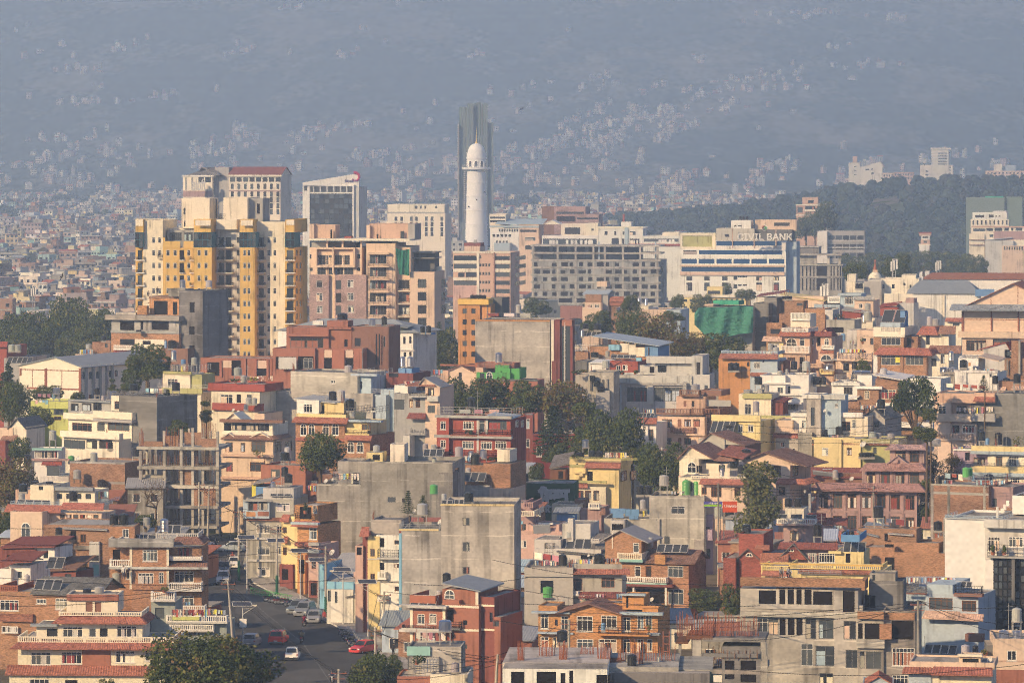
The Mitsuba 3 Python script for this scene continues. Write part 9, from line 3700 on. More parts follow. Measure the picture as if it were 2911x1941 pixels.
    # netted tower behind it
    d = 3010.0; k = thing('netted_tower', 'grey high rise under construction wrapped in green grey netting', 'building'); q = lambda x, y: P(1200 + x / 3.1357, 250 + y / 3.1357, d)
    rr = random.Random(3)
    for x0, x1, y0, v0, v1 in ((330, 402, 168, 0, 18), (402, 458, 136, -1.5, 18), (458, 534, 146, 1.5, 18), (534, 582, 134, -1.5, 18), (582, 634, 306, 1, 18), (470, 525, 126, 6, 12)):
        a, b = q(x0, y0), q(x1, y0); n = max(3, int((x1 - x0) / 9)); m = M(); g = float(ground(a[0], d)) - 1
        xs = np.linspace(a[0], b[0], n + 1); ds = [d + v0 + rr.uniform(-.15, .15) for _ in xs]
        zs = np.linspace(g, a[2], 26)
        G = np.array([[(x, dd + rr.uniform(-.2, .2), z + (rr.uniform(-.4, .3) if j == 25 else 0)) for j, z in enumerate(zs)] for x, dd in zip(xs, ds)])
        for c_ in range(n):
            gq = G[c_:c_ + 2].reshape(-1, 3); i = np.arange(52).reshape(2, 26); f = np.stack([i[:-1, :-1], i[1:, :-1], i[1:, 1:], i[:-1, 1:]], -1).reshape(-1, 4)
            for s0 in range(0, 25, 5): m.add(gq, f[s0:s0 + 5], jit('nett', .16))
        m.box((a[0], d + v0 + 1.3, g), (b[0], d + v1, a[2] - 2.5), jit('nett', .1))
        put('net_bay', m, 'plain', k)
    m = M()
    for x0, x1 in ((316, 330), (372, 386)):
        for y in range(330 if x0 < 330 else 740, 1160, 18): a, b = q(x0, y), q(x1, y + 11); m.box((a[0], d - 3, b[2]), (b[0], d - .6, a[2]), 'cl')
    put('hoist_landings', m, 'plain', k); labels[k + '__hoist_landings'] = {'label': 'stack of pale hoist landings up the side', 'kind': 'stuff'}
    m = M(); a, b = q(318, 318), q(330, 1180); m.box((a[0], d - 1, float(ground(a[0], d))), (b[0], d + 1, a[2]), 'gy'); put('hoist_mast', m, 'plain', k)
    EXCL.append((q(310, 0)[0] - 8, q(640, 0)[0] + 8, d - 15, d + 30))
    # domed shrine
    d = 1240.0; q = lambda x, y: P(2211 + x / 3.1357, 400 + y / 3.1357, d); px = 3.1357 * F / d; X = q(868, 0)[0]; Z = lambda y: q(868, y)[2]
    k = thing('shrine', 'white domed shrine with a stepped brown spire among the trees', 'shrine')
    th = np.linspace(0, np.pi / 2 * .93, 9)
    put('dome', M().lathe([(66 / px, float(ground(X, d))), (66 / px, Z(1232))] + [(62 / px * math.cos(t), Z(1230) + (Z(1166) - Z(1230)) * math.sin(t)) for t in th], (X, d, 0), 'iv', 24), 'paint', k)
    w = 20 / px; put('harmika', M().box((X - w, d - w, Z(1172)), (X + w, d + w, Z(1150)), 'pe'), 'paint', k)
    sp = []
    for i in range(9): y = 1150 - i * 8; sp += [((19 - i * 1.9) / px, Z(y)), ((16.5 - i * 1.9) / px, Z(y - 7))]
    put('spire', M().lathe(sp + [(.4, Z(1078)), (.01, Z(1052))], (X, d, 0), 'rs', 14), 'plain', k)
    EXCL.append((X - 9, X + 9, d - 9, d + 9))
    # lattice masts
    for x, yb, yt, d, lab in ((1035, 1260, 1052, 1150, 'slim lattice radio mast beside the domed shrine'), (1428, 1180, 1066, 1350, 'short telecom mast with white panels above the red roof'), (412, 1480, 1270, 940, 'telecom mast with white panels in front of the concrete frame tower'), (300 - 2211 * 3.1357, 1540, 1300, 1500, 'thin lattice mast above the left valley houses')):
        a, b = P(2211 + x / 3.1357, 400 + yb / 3.1357, d), P(2211 + x / 3.1357, 400 + yt / 3.1357, d); H = b[2] - a[2]; k = thing('radio_mast', lab, 'mast'); m = M(); g = float(ground(a[0], d)); w0, w1 = .9, .35
        for sx_, sy_ in ((-1, -1), (1, -1), (1, 1), (-1, 1)): m.cyl([a[0] + sx_ * w0, d + sy_ * w0, g], [a[0] + sx_ * w1, d + sy_ * w1, b[2]], .09, .07, 'lg', 4)
        n = int((b[2] - g) / 2)
        for i in range(n):
            t0, t1 = i / n, (i + 1) / n; r0, r1 = w0 + (w1 - w0) * t0, w0 + (w1 - w0) * t1; z0, z1 = g + (b[2] - g) * t0, g + (b[2] - g) * t1; s = 1 if i % 2 else -1
            m.cyl([a[0] - s * r0, d - r0, z0], [a[0] + s * r1, d - r1, z1], .05, .05, 'lg', 4); m.cyl([a[0] - r0, d + s * r0, z0], [a[0] - r1, d - s * r1, z1], .05, .05, 'lg', 4); m.cyl([a[0] - r1, d - r1, z1], [a[0] + r1, d - r1, z1], .05, .05, 'lg', 4)
        put('lattice', m, 'plain', k)
        for i in range(3): put('antenna_panel', M().box((a[0] - .9 + i * .7, d - .8, b[2] - 3.2 + .3 * i), (a[0] - .5 + i * .7, d - .5, b[2] - .6 + .3 * i), 'wh'), 'plain', k)
def letters(text, x0, x1, yb, d, holder, c, depth=.25, bold=False, name='letters', hgt=None):
    a, b = P(x0, yb, d), P(x1, yb, d); W = b[0] - a[0]
    t = meshkit.text_mesh(text, 1.0, .1, bold); w = t.bounds[1][0] - t.bounds[0][0]; s = W / w; v = np.array(t.vertices); v[:, 0] -= t.bounds[0][0]
    h = s if hgt is None else hgt
    q = np.stack([a[0] + v[:, 0] * s, a[1] - v[:, 2] / .1 * depth, a[2] + v[:, 1] * h], 1)
    put(name, M().add(q, np.array(t.faces), c), 'plain', holder)
def find(ph): return next(k for k, v in labels.items() if ph in v.get('label', '') and '__' not in k and v.get('category'))
def strokes(m, pts, w, c, x0, y0, sc, d, dep=.05):
    """a brushed stroke through points given in the photograph's wall, laid on the wall at distance d"""
    p = [P(x0 + x / sc, y0 + y / sc, d) for x, y in pts]
    for a, b in zip(p, p[1:]):
        e = b - a; L = np.linalg.norm(e); e /= L; n = np.array([-e[2], 0, e[0]]) * w / 2; ex = e * w * .3
        m.quad([a - n - ex + [0, -dep, 0], b - n + ex + [0, -dep, 0], b + n + ex + [0, -dep, 0], a + n - ex + [0, -dep, 0]], c)
def signs():
    kb = find('white and blue glass bank building')
    letters('CIVIL BANK', 1550 + 1712 / 3.1357, 2211 + 128 / 3.1357, 400 + 882 / 3.1357, 1494.0, kb, 'wh', .6, True, 'roof_letters', hgt=(882 - 826) / 3.1357 * 1494 / F)
    m = M(); c = lambda x, y: P(1550 + x / 3.1357, 400 + y / 3.1357, 1494.0)
    m.quad([c(1920, 778), c(1952, 806), c(1990, 772), c(1956, 742)], 'wh'); put('logo_board', m, 'plain', kb)
    m = M(); o = np.array([0, -.15, 0])
    for pts, col in (([(1932, 776), (1950, 758), (1958, 766)], 'rd'), ([(1948, 762), (1972, 776), (1958, 792)], 'gn'), ([(1938, 780), (1952, 794), (1962, 780)], 'dg')):
        p = [c(*t) + o for t in pts]
        for a, b in zip(p, p[1:]): m.cyl(a, b, .32, .32, col, 5)
    put('logo_strokes', m, 'plain', kb)
    letters('SLA', 1550 + 2030 / 3.1357, 1550 + 2052 / 3.1357, 400 + 1182 / 3.1357, 1499.0, kb, 'bn', .1, True, 'small_letters')
    ko = find('white framed glass office tower')
    d = 1929.0; c = lambda x, y: P(650 + x / 3.1357, 400 + y / 3.1357, d)
    m = M(); A = [c(660, 372), c(1162, 290), c(1162, 412), c(660, 396)]; back = [p + [0, 16, 0] for p in A]
    m.quad(A, 'wh'); m.quad(back[::-1], 'wh')
    for i in range(4): j = (i + 1) % 4; m.quad([A[i], A[j], back[j], back[i]], 'wh')
    put('slanted_crown', m, 'paint', ko)
    letters('Ncell', 650 + 1036 / 3.1357, 650 + 1114 / 3.1357, 400 + 370 / 3.1357, d - .1, ko, (.12, .09, .22), .3, True, 'name_letters')
    m = M(); cc = c(1128, 324)
    for i in range(6):
        a0, a1 = 1.9 - i * .75, 1.9 - (i + 1) * .75; r = 2.1 - i * .12
        m.cyl(cc + [r * math.cos(a0), -.3, r * math.sin(a0)], cc + [r * math.cos(a1), -.3, r * math.sin(a1)], .75 - i * .08, .7 - i * .08, (.45, .06, .14) if i < 4 else (.3, .1, .25), 6)
    put('emblem', m, 'plain', ko)
    kh = find('cream hotel tower with a dark hipped roof')
    letters('aloft', 1712 / 3.1357, 1834 / 3.1357, 400 + 438 / 3.1357, 1716.0, kh, 'lg', .8, True, 'roof_letters', hgt=4.6 * .9)
    kg = find('green wall painted with large white letters')
    m = M(); X, Y, K, D = 1460, 1360, 11.76, 715.4; w = .62; g = (.62, .64, .62)
    for pts, ww in (([(850, 405), (1845, 405)], .62), ([(920, 350), (940, 310), (1000, 295), (1060, 320), (1105, 390)], .55), ([(945, 440), (948, 560), (960, 740)], .5), ([(1040, 490), (1110, 470), (1135, 530), (1080, 600), (1060, 560)], .5), ([(1080, 600), (1130, 600), (1050, 670), (1130, 690), (1130, 770)], .55), ([(1228, 440), (1228, 660)], .5), ([(1470, 440), (1475, 625)], .6), ([(1470, 560), (1400, 520), (1320, 560), (1300, 610), (1370, 640)], .55), ([(1610, 440), (1610, 560), (1560, 590)], .5), ([(1590, 585), (1760, 575)], .45), ([(1755, 420), (1760, 640), (1790, 760)], .6),
                    ([(1050, 930), (1250, 930)], .28), ([(1075, 900), (1110, 865), (1180, 890), (1190, 920)], .28), ([(1085, 940), (1090, 1100)], .3), ([(1180, 940), (1170, 1000), (1130, 1020), (1210, 1110)], .3)):
        strokes(m, pts, ww, g, X, Y, K, D)
    put('painted_letters', m, 'plain', kg)
    # shop boards on the street behind the grey house
    d = 655.0; c = lambda x, y: P(1980 + x / 15.68, 1410 + y / 15.68, d)
    k = thing('shop_sign', 'blue and green shop banner beside the red one', 'sign')
    put('board', M().box((c(330, 0)[0], d, c(0, 470)[2]), (c(1150, 0)[0], d + .12, c(0, 225)[2]), (.10, .09, .33)), 'plain', k)
    put('stripe', M().box((c(330, 0)[0], d - .03, c(0, 445)[2]), (c(1110, 0)[0], d - .005, c(0, 350)[2]), (.30, .55, .06)), 'plain', k)
    letters('...ing spee', 1980 + 530 / 15.68, 1980 + 990 / 15.68, 1410 + 320 / 15.68, d - .01, k, 'wh', .05, True)
    put('post', M().box((c(400, 0)[0], d + .15, float(ground(c(400, 0)[0], d))), (c(430, 0)[0], d + .4, c(0, 300)[2]), 'dg').box((c(1050, 0)[0], d + .15, float(ground(c(400, 0)[0], d))), (c(1080, 0)[0], d + .4, c(0, 300)[2]), 'dg'), 'plain', k)
    k = thing('shop_sign', 'red shop banner half hidden by the tall poplar', 'sign')
    put('board', M().box((c(1170, 0)[0], d - .1, c(0, 700)[2]), (c(1810, 0)[0], d + .05, c(0, 215)[2]), (.62, .10, .04)), 'plain', k)
    letters('Univers', 1980 + 1245 / 15.68, 1980 + 1790 / 15.68, 1410 + 475 / 15.68, d - .11, k, 'wh', .05, True)
    put('post', M().box((c(1200, 0)[0], d + .1, float(ground(c(1200, 0)[0], d))), (c(1240, 0)[0], d + .4, c(0, 600)[2]), 'dg').box((c(1700, 0)[0], d + .1, float(ground(c(1200, 0)[0], d))), (c(1740, 0)[0], d + .4, c(0, 600)[2]), 'dg'), 'plain', k)
    # green safety netting hung on two buildings
    def net(key, name, x0, x1, ytop, ybot, d, ox, oy, sc, seed, c=(.10, .34, .25), sag=.7):
        r = np.random.default_rng(seed); nx, nz = 26, 18; g = np.zeros((nx + 1, nz + 1, 3))
        for i in range(nx + 1):
            t = i / nx; yt, yb = np.interp(t, *zip(*ytop)), np.interp(t, *zip(*ybot))
            for j in range(nz + 1):
                s = j / nz; x = x0 + (x1 - x0) * t
                p = P(ox + x / sc, oy + (yt + (yb - yt) * s) / sc, d); p[1] -= sag * (math.sin(t * 13 + s * 3) * .5 + math.sin(t * 27 + 2 * s) * .35 + r.normal() * .12); g[i, j] = p
        i = np.arange((nx + 1) * (nz + 1)).reshape(nx + 1, nz + 1); f = np.stack([i[:-1, :-1], i[1:, :-1], i[1:, 1:], i[:-1, 1:]], -1).reshape(-1, 4)
        put(name, M().add(g.reshape(-1, 3), f, c), 'net_cloth', key)
    k = find('building shrouded in green safety netting')
    net(k, 'safety_net', 1500, 1936, [(0, 500), (.08, 450), (.5, 458), (.72, 440), (1, 446)], [(0, 580), (.25, 688), (.5, 680), (.75, 650), (1, 640)], 903.0, 1400, 700, 2.6133, 1)
    net(k, 'safety_net', 1590, 1930, [(0, 452), (1, 448)], [(0, 600), (1, 600)], 903.6, 1400, 700, 2.6133, 2)
    k = find('pinkish beige apartment block')
    net(k, 'safety_net', 1490, 1612, [(0, 955), (.4, 975), (1, 965)], [(0, 1000), (.25, 1190), (1, 1200)], 1034.0, 650, 400, 3.1357, 3, (.05, .26, .18), .4)
    # painted concrete block coursing on the two block walls and flakes on the slab wall stay in their materials
scene['net_cloth'] = {'type': 'principledthin', 'base_color': mikit.proc(f_cloth), 'roughness': .8, 'diff_trans': .7}
# ---- vehicles ------------------------------------------------------------------------------------------------------------
def hull(pts): return trimesh.Trimesh(np.array(pts, float), process=False).convex_hull
def at_row(px, py):
    d = row_d(py); p = P(px, py, d); p[2] = float(ground(p[0], p[1])) + .13; return p
def car(px, py, col, head, label, L=3.9, W=1.66, H=1.52, suv=False, group=None):
    """head: degrees, 0 = rear towards the viewer, 180 = front towards the viewer"""
    L, W, H = L * 1.08, W * 1.08, H * 1.08
    p = at_row(px, py); a = math.radians(head); fr = Frame(p + np.array([0, 0, 0]), a)
    # local: x to the right, y forwards
    k = thing('car', label, 'car', group); w = W / 2; b = .62 * H if not suv else .6 * H; z0 = .2
    body = [(sx_ * w * (.93 if z < .3 or z > .85 * b else 1), y, z) for sx_ in (-1, 1) for y, z in ((-L / 2, .35), (-L / 2 + .06, b * .92), (-L / 2 + .25, b), (-L / 2 + .1, z0), (L / 2 - .15, z0), (L / 2, .4), (L / 2 - .05, b * .74), (L / 2 - 1.0, b * .97))]
    put('body', M().mesh(hull(body), col, fr), 'gloss', k)
    yb, yf = -L / 2 + (.12 if suv else .2), L / 2 - 1.05; rb, rf = yb + .38, yf - .75
    cab = [(s * w * q, y, z) for s in (-1, 1) for q, y, z in ((.94, yb, b - .03), (.94, yf, b - .03), (.78, rb, H), (.78, rf, H), (.8, rb - .05, H - .08), (.8, rf + .08, H - .07))]
    put('cabin', M().mesh(hull(cab), col, fr), 'gloss', k)
    def face(q): return q
    gl = (.03, .035, .04)
    def lerp(A, B, t): return tuple(x + (y - x) * t for x, y in zip(A, B))
    def glass(name, q, o):
        q = np.array(q, float); c = q.mean(0); q = c + (q - c) * np.array([.86, .86, .78]); q += np.array(o)
        put(name, M().quad(q, gl, fr), 'glass', k)
    glass('rear_window', [(-.94 * w, yb, b), (.94 * w, yb, b), (.78 * w, rb, H), (-.78 * w, rb, H)], (0, -.035, .02))
    glass('windscreen', [(.94 * w, yf, b), (-.94 * w, yf, b), (-.78 * w, rf, H), (.78 * w, rf, H)], (0, .035, .02))
    for s in (-1, 1): glass('side_window', [(s * .94 * w, yf, b), (s * .94 * w, yb, b), (s * .78 * w, rb, H), (s * .78 * w, rf, H)], (s * .03, 0, .01))
    for s in (-1, 1):
        for y in (-L / 2 + .75, L / 2 - .75):
            c = fr(np.array([s * w * .97, y, .31])); n = fr(np.array([s * w * .97 - s * .22, y, .31])); o = fr(np.array([s * w * .985, y, .31]))
            q = put('wheel', M().cyl(n, c, .31, .31, (.015, .015, .016), 14), 'plain', k); put('rim', M().cyl(c, o, .19, .17, 'lg', 10), 'gloss', q)
        put('taillight', M().box((s * w * .88 - .12, -L / 2 - .03, b * .72), (s * w * .88 + .08 * s, -L / 2 + .1, b * .9), (.35, .02, .02), fr), 'gloss', k)
        put('headlight', M().box((s * w * .8 - .16, L / 2 - .1, b * .6), (s * w * .8 + .12, L / 2 + .02, b * .74), (.7, .7, .68), fr), 'gloss', k)
        put('mirror', M().box((s * (w + .02) - .1, yf - .25, b), (s * (w + .02) + .1, yf - .1, b + .16), 'bk', fr), 'gloss', k)
    put('bumper', M().box((-w * .9, -L / 2 - .06, .22), (w * .9, -L / 2 + .05, .42), 'dg', fr), 'gloss', k)
    put('bumper', M().box((-w * .9, L / 2 - .06, .22), (w * .9, L / 2 + .06, .44), 'dg' if suv else col, fr), 'gloss', k)
    put('grille', M().box((-w * .45, L / 2 - .03, b * .52), (w * .45, L / 2 + .035, b * .68), 'bk', fr), 'gloss', k)
    put('number_plate', M().box((-.25, -L / 2 - .08, .45), (.25, -L / 2 - .045, .58), 'wh', fr), 'plain', k)
    if suv:
        for s in (-1, 1): put('roof_rail', M().box((s * w * .7 - .03, rb, H), (s * w * .7 + .03, rf, H + .07), 'st', fr), 'gloss', k)
    return k, fr, b, L, w
def tube(m, pts, r, c, n=6):
    for a, b in zip(pts, pts[1:]): m.cyl(a, b, r, r, c, n)
import manifold3d as m3
def body_of(bones, r0=.03):
    parts = []
    for (a, ra), (b, rb) in bones:
        pts = []
        for c, r in ((a, ra), (b, rb)):
            s = trimesh.creation.icosphere(subdivisions=1, radius=r); pts.append(s.vertices + np.array(c))
        h = trimesh.convex.convex_hull(np.vstack(pts)); parts.append(m3.Manifold(m3.Mesh(np.asarray(h.vertices, np.float32), np.asarray(h.faces, np.uint32))))
    u = m3.Manifold.batch_boolean(parts, m3.OpType.Add).to_mesh()
    return trimesh.Trimesh(u.vert_properties[:, :3], u.tri_verts, process=False)
SKIN = (.36, .22, .15)
def person(fr, label, top, legs, pose='stand', helmet=None, group=None, scale=1.0, hair=(.02, .018, .016)):
    """the figure in its frame: x right, y the way it faces, z up"""
    k = thing('person', label, 'person', group)
    if pose == 'stand':
        hip, kn, an = [(s * .09, 0, .92) for s in (-1, 1)], [(s * .1, .03, .5) for s in (-1, 1)], [(s * .11, -.02, .09) for s in (-1, 1)]
        sh, el, ha = [(s * .19, 0, 1.42) for s in (-1, 1)], [(s * .25, -.02, 1.14) for s in (-1, 1)], [(s * .25, .08, .9) for s in (-1, 1)]; pel, chest, neck, head = (0, 0, .95), (0, .01, 1.34), (0, .01, 1.5), (0, .03, 1.63)
    elif pose == 'crouch':
        hip, kn, an = [(s * .1, -.1, .45) for s in (-1, 1)], [(s * .16, .28, .6) for s in (-1, 1)], [(s * .14, .1, .09) for s in (-1, 1)]
        sh, el, ha = [(s * .19, .12, .92) for s in (-1, 1)], [(s * .24, .32, .72) for s in (-1, 1)], [(s * .16, .5, .55) for s in (-1, 1)]; pel, chest, neck, head = (0, -.08, .5), (0, .08, .86), (0, .16, 1.0), (0, .24, 1.12)
    else:
        hip, kn, an = [(s * .1, -.12, .8) for s in (-1, 1)], [(s * .22, .3, .72) for s in (-1, 1)], [(s * .2, .16, .32) for s in (-1, 1)]
        sh, el, ha = [(s * .2, -.02, 1.26) for s in (-1, 1)], [(s * .32, .18, 1.05) for s in (-1, 1)], [(s * .3, .46, 1.04) for s in (-1, 1)]; pel, chest, neck, head = (0, -.14, .84), (0, -.05, 1.18), (0, -.02, 1.34), (0, .02, 1.47)
    tr, lg, sk = [((pel, .14), (chest, .165)), ((chest, .15), (neck, .07))], [((pel, .13), (pel, .135))], [((neck, .055), (head, .06)), ((head, .1), (tuple(np.add(head, (0, .01, .05))), .1))]
    for i in (0, 1):
        tr += [((chest, .13), (sh[i], .075)), ((sh[i], .07), (el[i], .055)), ((el[i], .055), (ha[i], .042))]
        lg += [((pel, .12), (hip[i], .1)), ((hip[i], .1), (kn[i], .07)), ((kn[i], .07), (an[i], .05))]
        h = np.array(ha[i]); f = h - np.array(el[i]); f /= np.linalg.norm(f); side = np.cross(f, [0, 0, 1.]); side /= np.linalg.norm(side) + 1e-9
        sk += [((tuple(h), .038), (tuple(h + f * .07), .036))] + [((tuple(h + f * .07 + side * o), .012), (tuple(h + f * (.07 + l) + side * o * 1.2 + [0, 0, -.02]), .009)) for o, l in ((-.03, .055), (-.01, .07), (.01, .066), (.03, .05))] + [((tuple(h + f * .02), .014), (tuple(h + f * .05 + side * (.06 if i == 0 else -.06)), .01))]
        lg += [((an[i], .05), (tuple(np.add(an[i], (0, .16, -.045))), .042))]
    H_ = np.array(head); sk += [((tuple(H_ + [0, .1, .02]), .02), (tuple(H_ + [0, .115, -.005]), .018))]
    put('body', M().mesh(body_of(sk), SKIN, fr), 'plain', k); put('shirt', M().mesh(body_of(tr), top, fr), 'plain', k); put('trousers', M().mesh(body_of(lg), legs, fr), 'plain', k)
    c = H_ + [0, -.012, .06]
    cap = trimesh.creation.icosphere(subdivisions=2, radius=.135 if helmet else .112); v = cap.vertices
    if not helmet: v[:, 2] = np.maximum(v[:, 2], -.02 - .06 * (v[:, 1] < 0))
    cap.vertices = v + c; put('helmet' if helmet else 'hair', M().mesh(cap, helmet or hair, fr), 'gloss' if helmet else 'plain', k)
    return k
def motorbike(px, py, col, head, label, group=None, lean=0.0, z=None):
    p = at_row(px, py); fr = Frame(p, math.radians(head)); k = thing('motorbike', label, 'motorbike', group)
    for y in (-.66, .66):
        c = fr(np.array([0, y, .3])); t = np.linspace(0, 2 * np.pi, 15); R = [fr(np.array([0, y + .27 * math.cos(x), .3 + .27 * math.sin(x)])) for x in t]
        m = M(); tube(m, R, .05, (.015, .015, .016), 5); w = put('wheel', m, 'plain', k)
        s = M()
        for x in t[::2]: s.cyl(c, fr(np.array([0, y + .25 * math.cos(x), .3 + .25 * math.sin(x)])), .012, .012, 'st', 4)
        put('spokes', s, 'plain', w)
    put('engine', M().box((-.14, -.25, .28), (.14, .25, .58), 'dg', fr), 'gloss', k)
    put('fuel_tank', M().mesh(hull([(s * .14, y, z) for s in (-1, 1) for y, z in ((-.1, .62), (.4, .66), (.36, .88), (.05, .86))]), col, fr), 'gloss', k)
    put('seat', M().mesh(hull([(s * .13, y, z) for s in (-1, 1) for y, z in ((-.75, .74), (-.05, .7), (-.75, .84), (-.1, .8))]), 'bk', fr), 'plain', k)
    put('tail', M().box((-.08, -.95, .6), (.08, -.7, .76), col, fr), 'gloss', k); put('taillight', M().box((-.07, -.99, .64), (.07, -.95, .72), (.4, .02, .02), fr), 'gloss', k)
    m = M(); tube(m, [fr(np.array(q)) for q in ((-.36, .36, 1.04), (0, .46, 1.0), (.36, .36, 1.04))], .02, 'st', 5); put('handlebar', m, 'gloss', k)
    m = M()
    for s in (-.07, .07): m.cyl(fr(np.array([s, .66, .3])), fr(np.array([s, .44, .98])), .03, .03, 'st', 5)
    put('fork', m, 'gloss', k)
    put('headlight', M().mesh(hull([(x, y, z) for x in (-.09, .09) for y in (.5, .6) for z in (.82, .98)]), 'lg', fr), 'gloss', k)
    put('mudguard', M().box((-.06, -.95, .58), (.06, -.4, .62), col, fr), 'gloss', k)
    put('exhaust', M().cyl(fr(np.array([.14, .1, .3])), fr(np.array([.16, -.85, .36])), .04, .05, 'st', 6), 'gloss', k)
    m = M()
    for s in (-1, 1): m.cyl(fr(np.array([s * .3, .38, 1.04])), fr(np.array([s * .36, .34, 1.2])), .012, .012, 'dg', 4); m.box((s * .36 - .06, .33, 1.18), (s * .36 + .06, .35, 1.26), 'lg', fr)
    put('mirrors', m, 'gloss', k); labels[k + '__mirrors'] = {'label': 'pair of round mirrors', 'kind': 'stuff'}
    return k, fr
def street():
    car(792, 1829, (.8, .05, .03), 8, 'bright red car with a white band across its tailgate driving up the street', 4.0, 1.82, 1.6, True)
    p = find('bright red car with a white band'); d = row_d(1829)
    k_, fr, b, L, w = car(832, 1876, 'wh', 2, 'small white car with a roof rack at the front of the traffic', 3.5, 1.55, 1.5, False)
    m = M()
    for y in (-.9, -.5, -.1, .3): m.cyl(fr(np.array([-.55, y, 1.6])), fr(np.array([.55, y, 1.6])), .03, .03, 'dg', 5)
    for s in (-.55, .55): m.cyl(fr(np.array([s, -1.0, 1.6])), fr(np.array([s, .4, 1.6])), .03, .03, 'dg', 5); m.cyl(fr(np.array([s, -.6, 1.5])), fr(np.array([s, -.6, 1.6])), .03, .03, 'dg', 5)
    put('roof_rack', m, 'plain', k_); put('lower_body', M().box((-w * .97, -L / 2 - .07, .25), (w * .97, -L / 2 + .02, .52), 'bk', fr), 'gloss', k_)
    car(893, 1769, (.27, .28, .29), 184, 'silver saloon parked nose out, nearest of the parked cars', 4.1, 1.72, 1.45)
    car(867, 1751, (.2, .215, .23), 196, 'silver van like car parked in the middle of the row', 4.3, 1.78, 1.75, True)
    car(848, 1744, (.13, .16, .19), 200, 'blue grey car parked at the far end of the row', 4.2, 1.75, 1.7, True)
    car(1032, 1856, (.55, .05, .05), 215, 'red hatchback parked by the bins on the right', 3.6, 1.6, 1.45)
    car(635, 1659, (.4, .4, .4), 180, 'white car with a black front coming down the top of the street', 4.2, 1.8, 1.7, True)
    car(637, 1629, (.10, .11, .13), 180, 'dark car just behind the white one with black front', 4.1, 1.75, 1.6, True)
    car(665, 1614, 'wh', 182, 'small white car half hidden by a concrete pole', 3.6, 1.6, 1.5)
    car(658, 1568, (.45, .52, .56), 262, 'pale blue car crossing the top of the street', 4.0, 1.7, 1.5)
    car(578, 1560, (.5, .53, .55), 100, 'grey car behind the tiled roof at the street top', 4.0, 1.7, 1.5)
    car(716, 1836, (.3, .31, .32), 8, 'grey car half hidden by the big mango tree', 4.0, 1.7, 1.5)
    for px, py, c, h, lab, top, leg, hl, wl in ((857, 1827, (.5, .03, .05), 5, 'red motorbike ridden up the street beside the red car', (.22, .16, .08), (.03, .03, .04), (.03, .03, .03), 'rider in a brown jacket on the red motorbike'),
                                              (865, 1781, (.06, .06, .07), 10, 'dark motorbike ridden up past the parked silver saloon', (.20, .02, .05), (.03, .03, .04), (.03, .03, .03), 'rider in a maroon jacket beside the silver saloon'),
                                              (945, 1946, (.05, .05, .06), 184, 'black motorbike at the bottom edge of the street', (.03, .06, .14), (.03, .03, .04), (.03, .03, .03), 'rider in a dark blue jacket at the bottom edge'),
                                              (661, 1600, (.35, .05, .04), 180, 'red motorbike behind the small white car', (.4, .12, .1), (.05, .05, .06), (.3, .04, .04), 'rider in a red top at the top of the street'),
                                              (613, 1562, (.06, .06, .07), 20, 'black motorbike turning at the top of the street', (.03, .03, .04), (.03, .03, .04), (.03, .03, .03), 'dark clothed rider turning at the top of the street'),
                                              (603, 1574, (.3, .03, .03), 10, 'motorbike with a glowing red tail at the street top', (.05, .05, .06), (.03, .03, .04), (.1, .03, .03), 'rider in grey beside the tiled roof corner')):
        k, fr = motorbike(px, py, c, h, lab); person(fr, wl, top, leg, 'ride', hl)
    r = random.Random(4); n = 0
    for x0, y0, x1, y1, m, where in ((768, 1712, 832, 1724, 8, 'far row, before the grey street house'), (982, 1806, 1012, 1842, 7, 'near row, beside the red hatchback')):
        for i in range(m):
            t = i / (m - 1); motorbike(x0 + (x1 - x0) * t, y0 + (y1 - y0) * t + r.uniform(-2, 2), r.choice([(.03, .03, .035), (.25, .03, .03), (.05, .07, .18), (.3, .3, .3), (.02, .02, .02)]), 70 + r.uniform(-20, 20), f'parked motorbike in the {where}, {number_words(i, m)}', 'motorbikes parked along the kerb')
    motorbike(710, 1682, (.03, .03, .04), 30, 'lone dark scooter standing at the kerb')
    motorbike(944, 1735, (.05, .05, .05), 200, 'motorbike standing against the white boundary wall')
    motorbike(590, 1592, (.03, .03, .03), 240, 'black motorbike parked beside the tiled roof corner')
    def stand(px, py, label, top, leg, h=180, pose='stand', d=None):
        p = at_row(px, py) if d is None else P(px, py, d); person(Frame(p, math.radians(h)), label, top, leg, pose)
    stand(1118, 1868, 'person in black walking beside the low grey outbuilding', (.03, .03, .035), (.03, .03, .035), 30)
    stand(922, 1772, 'person in a red shirt standing behind the silver saloon', (.4, .08, .08), (.06, .06, .08), 200)
    stand(628, 1536, 'person in dark clothes at the far end of the street', (.04, .04, .05), (.05, .05, .06), 180)
    stand(648, 1694, 'person in dark blue beside the leaning pole', (.03, .05, .12), (.03, .03, .05), 160)
    stand(1056, 1838, 'person in a dark green coat by the bins', (.05, .08, .05), (.04, .04, .05), 210)
    # people on roofs and balconies
    stand(351, 1645, 'person in a white shirt on the balcony of the orange house', (.7, .68, .62), (.1, .1, .14), 180, 'stand', 565.0)
    stand(420, 842, 'worker crouching on the brick storey going up', (.08, .07, .07), (.06, .06, .07), 150, 'crouch', 966.0)
    stand(447, 838, 'worker standing on the brick storey going up', (.06, .06, .07), (.05, .05, .06), 180, 'stand', 967.0)
    stand(2220, 1640, 'worker in a grey shirt crouching on the long bare building', (.35, .34, .33), (.12, .1, .1), 170, 'crouch', 511.0)
    stand(2240, 1640, 'worker in dark trousers bending on the long bare building', (.4, .4, .42), (.06, .06, .08), 150, 'crouch', 511.6)
    stand(243, 1630, 'person in patterned clothes outside the turquoise door', (.25, .2, .08), (.1, .06, .06), 180, 'stand', 606.0)
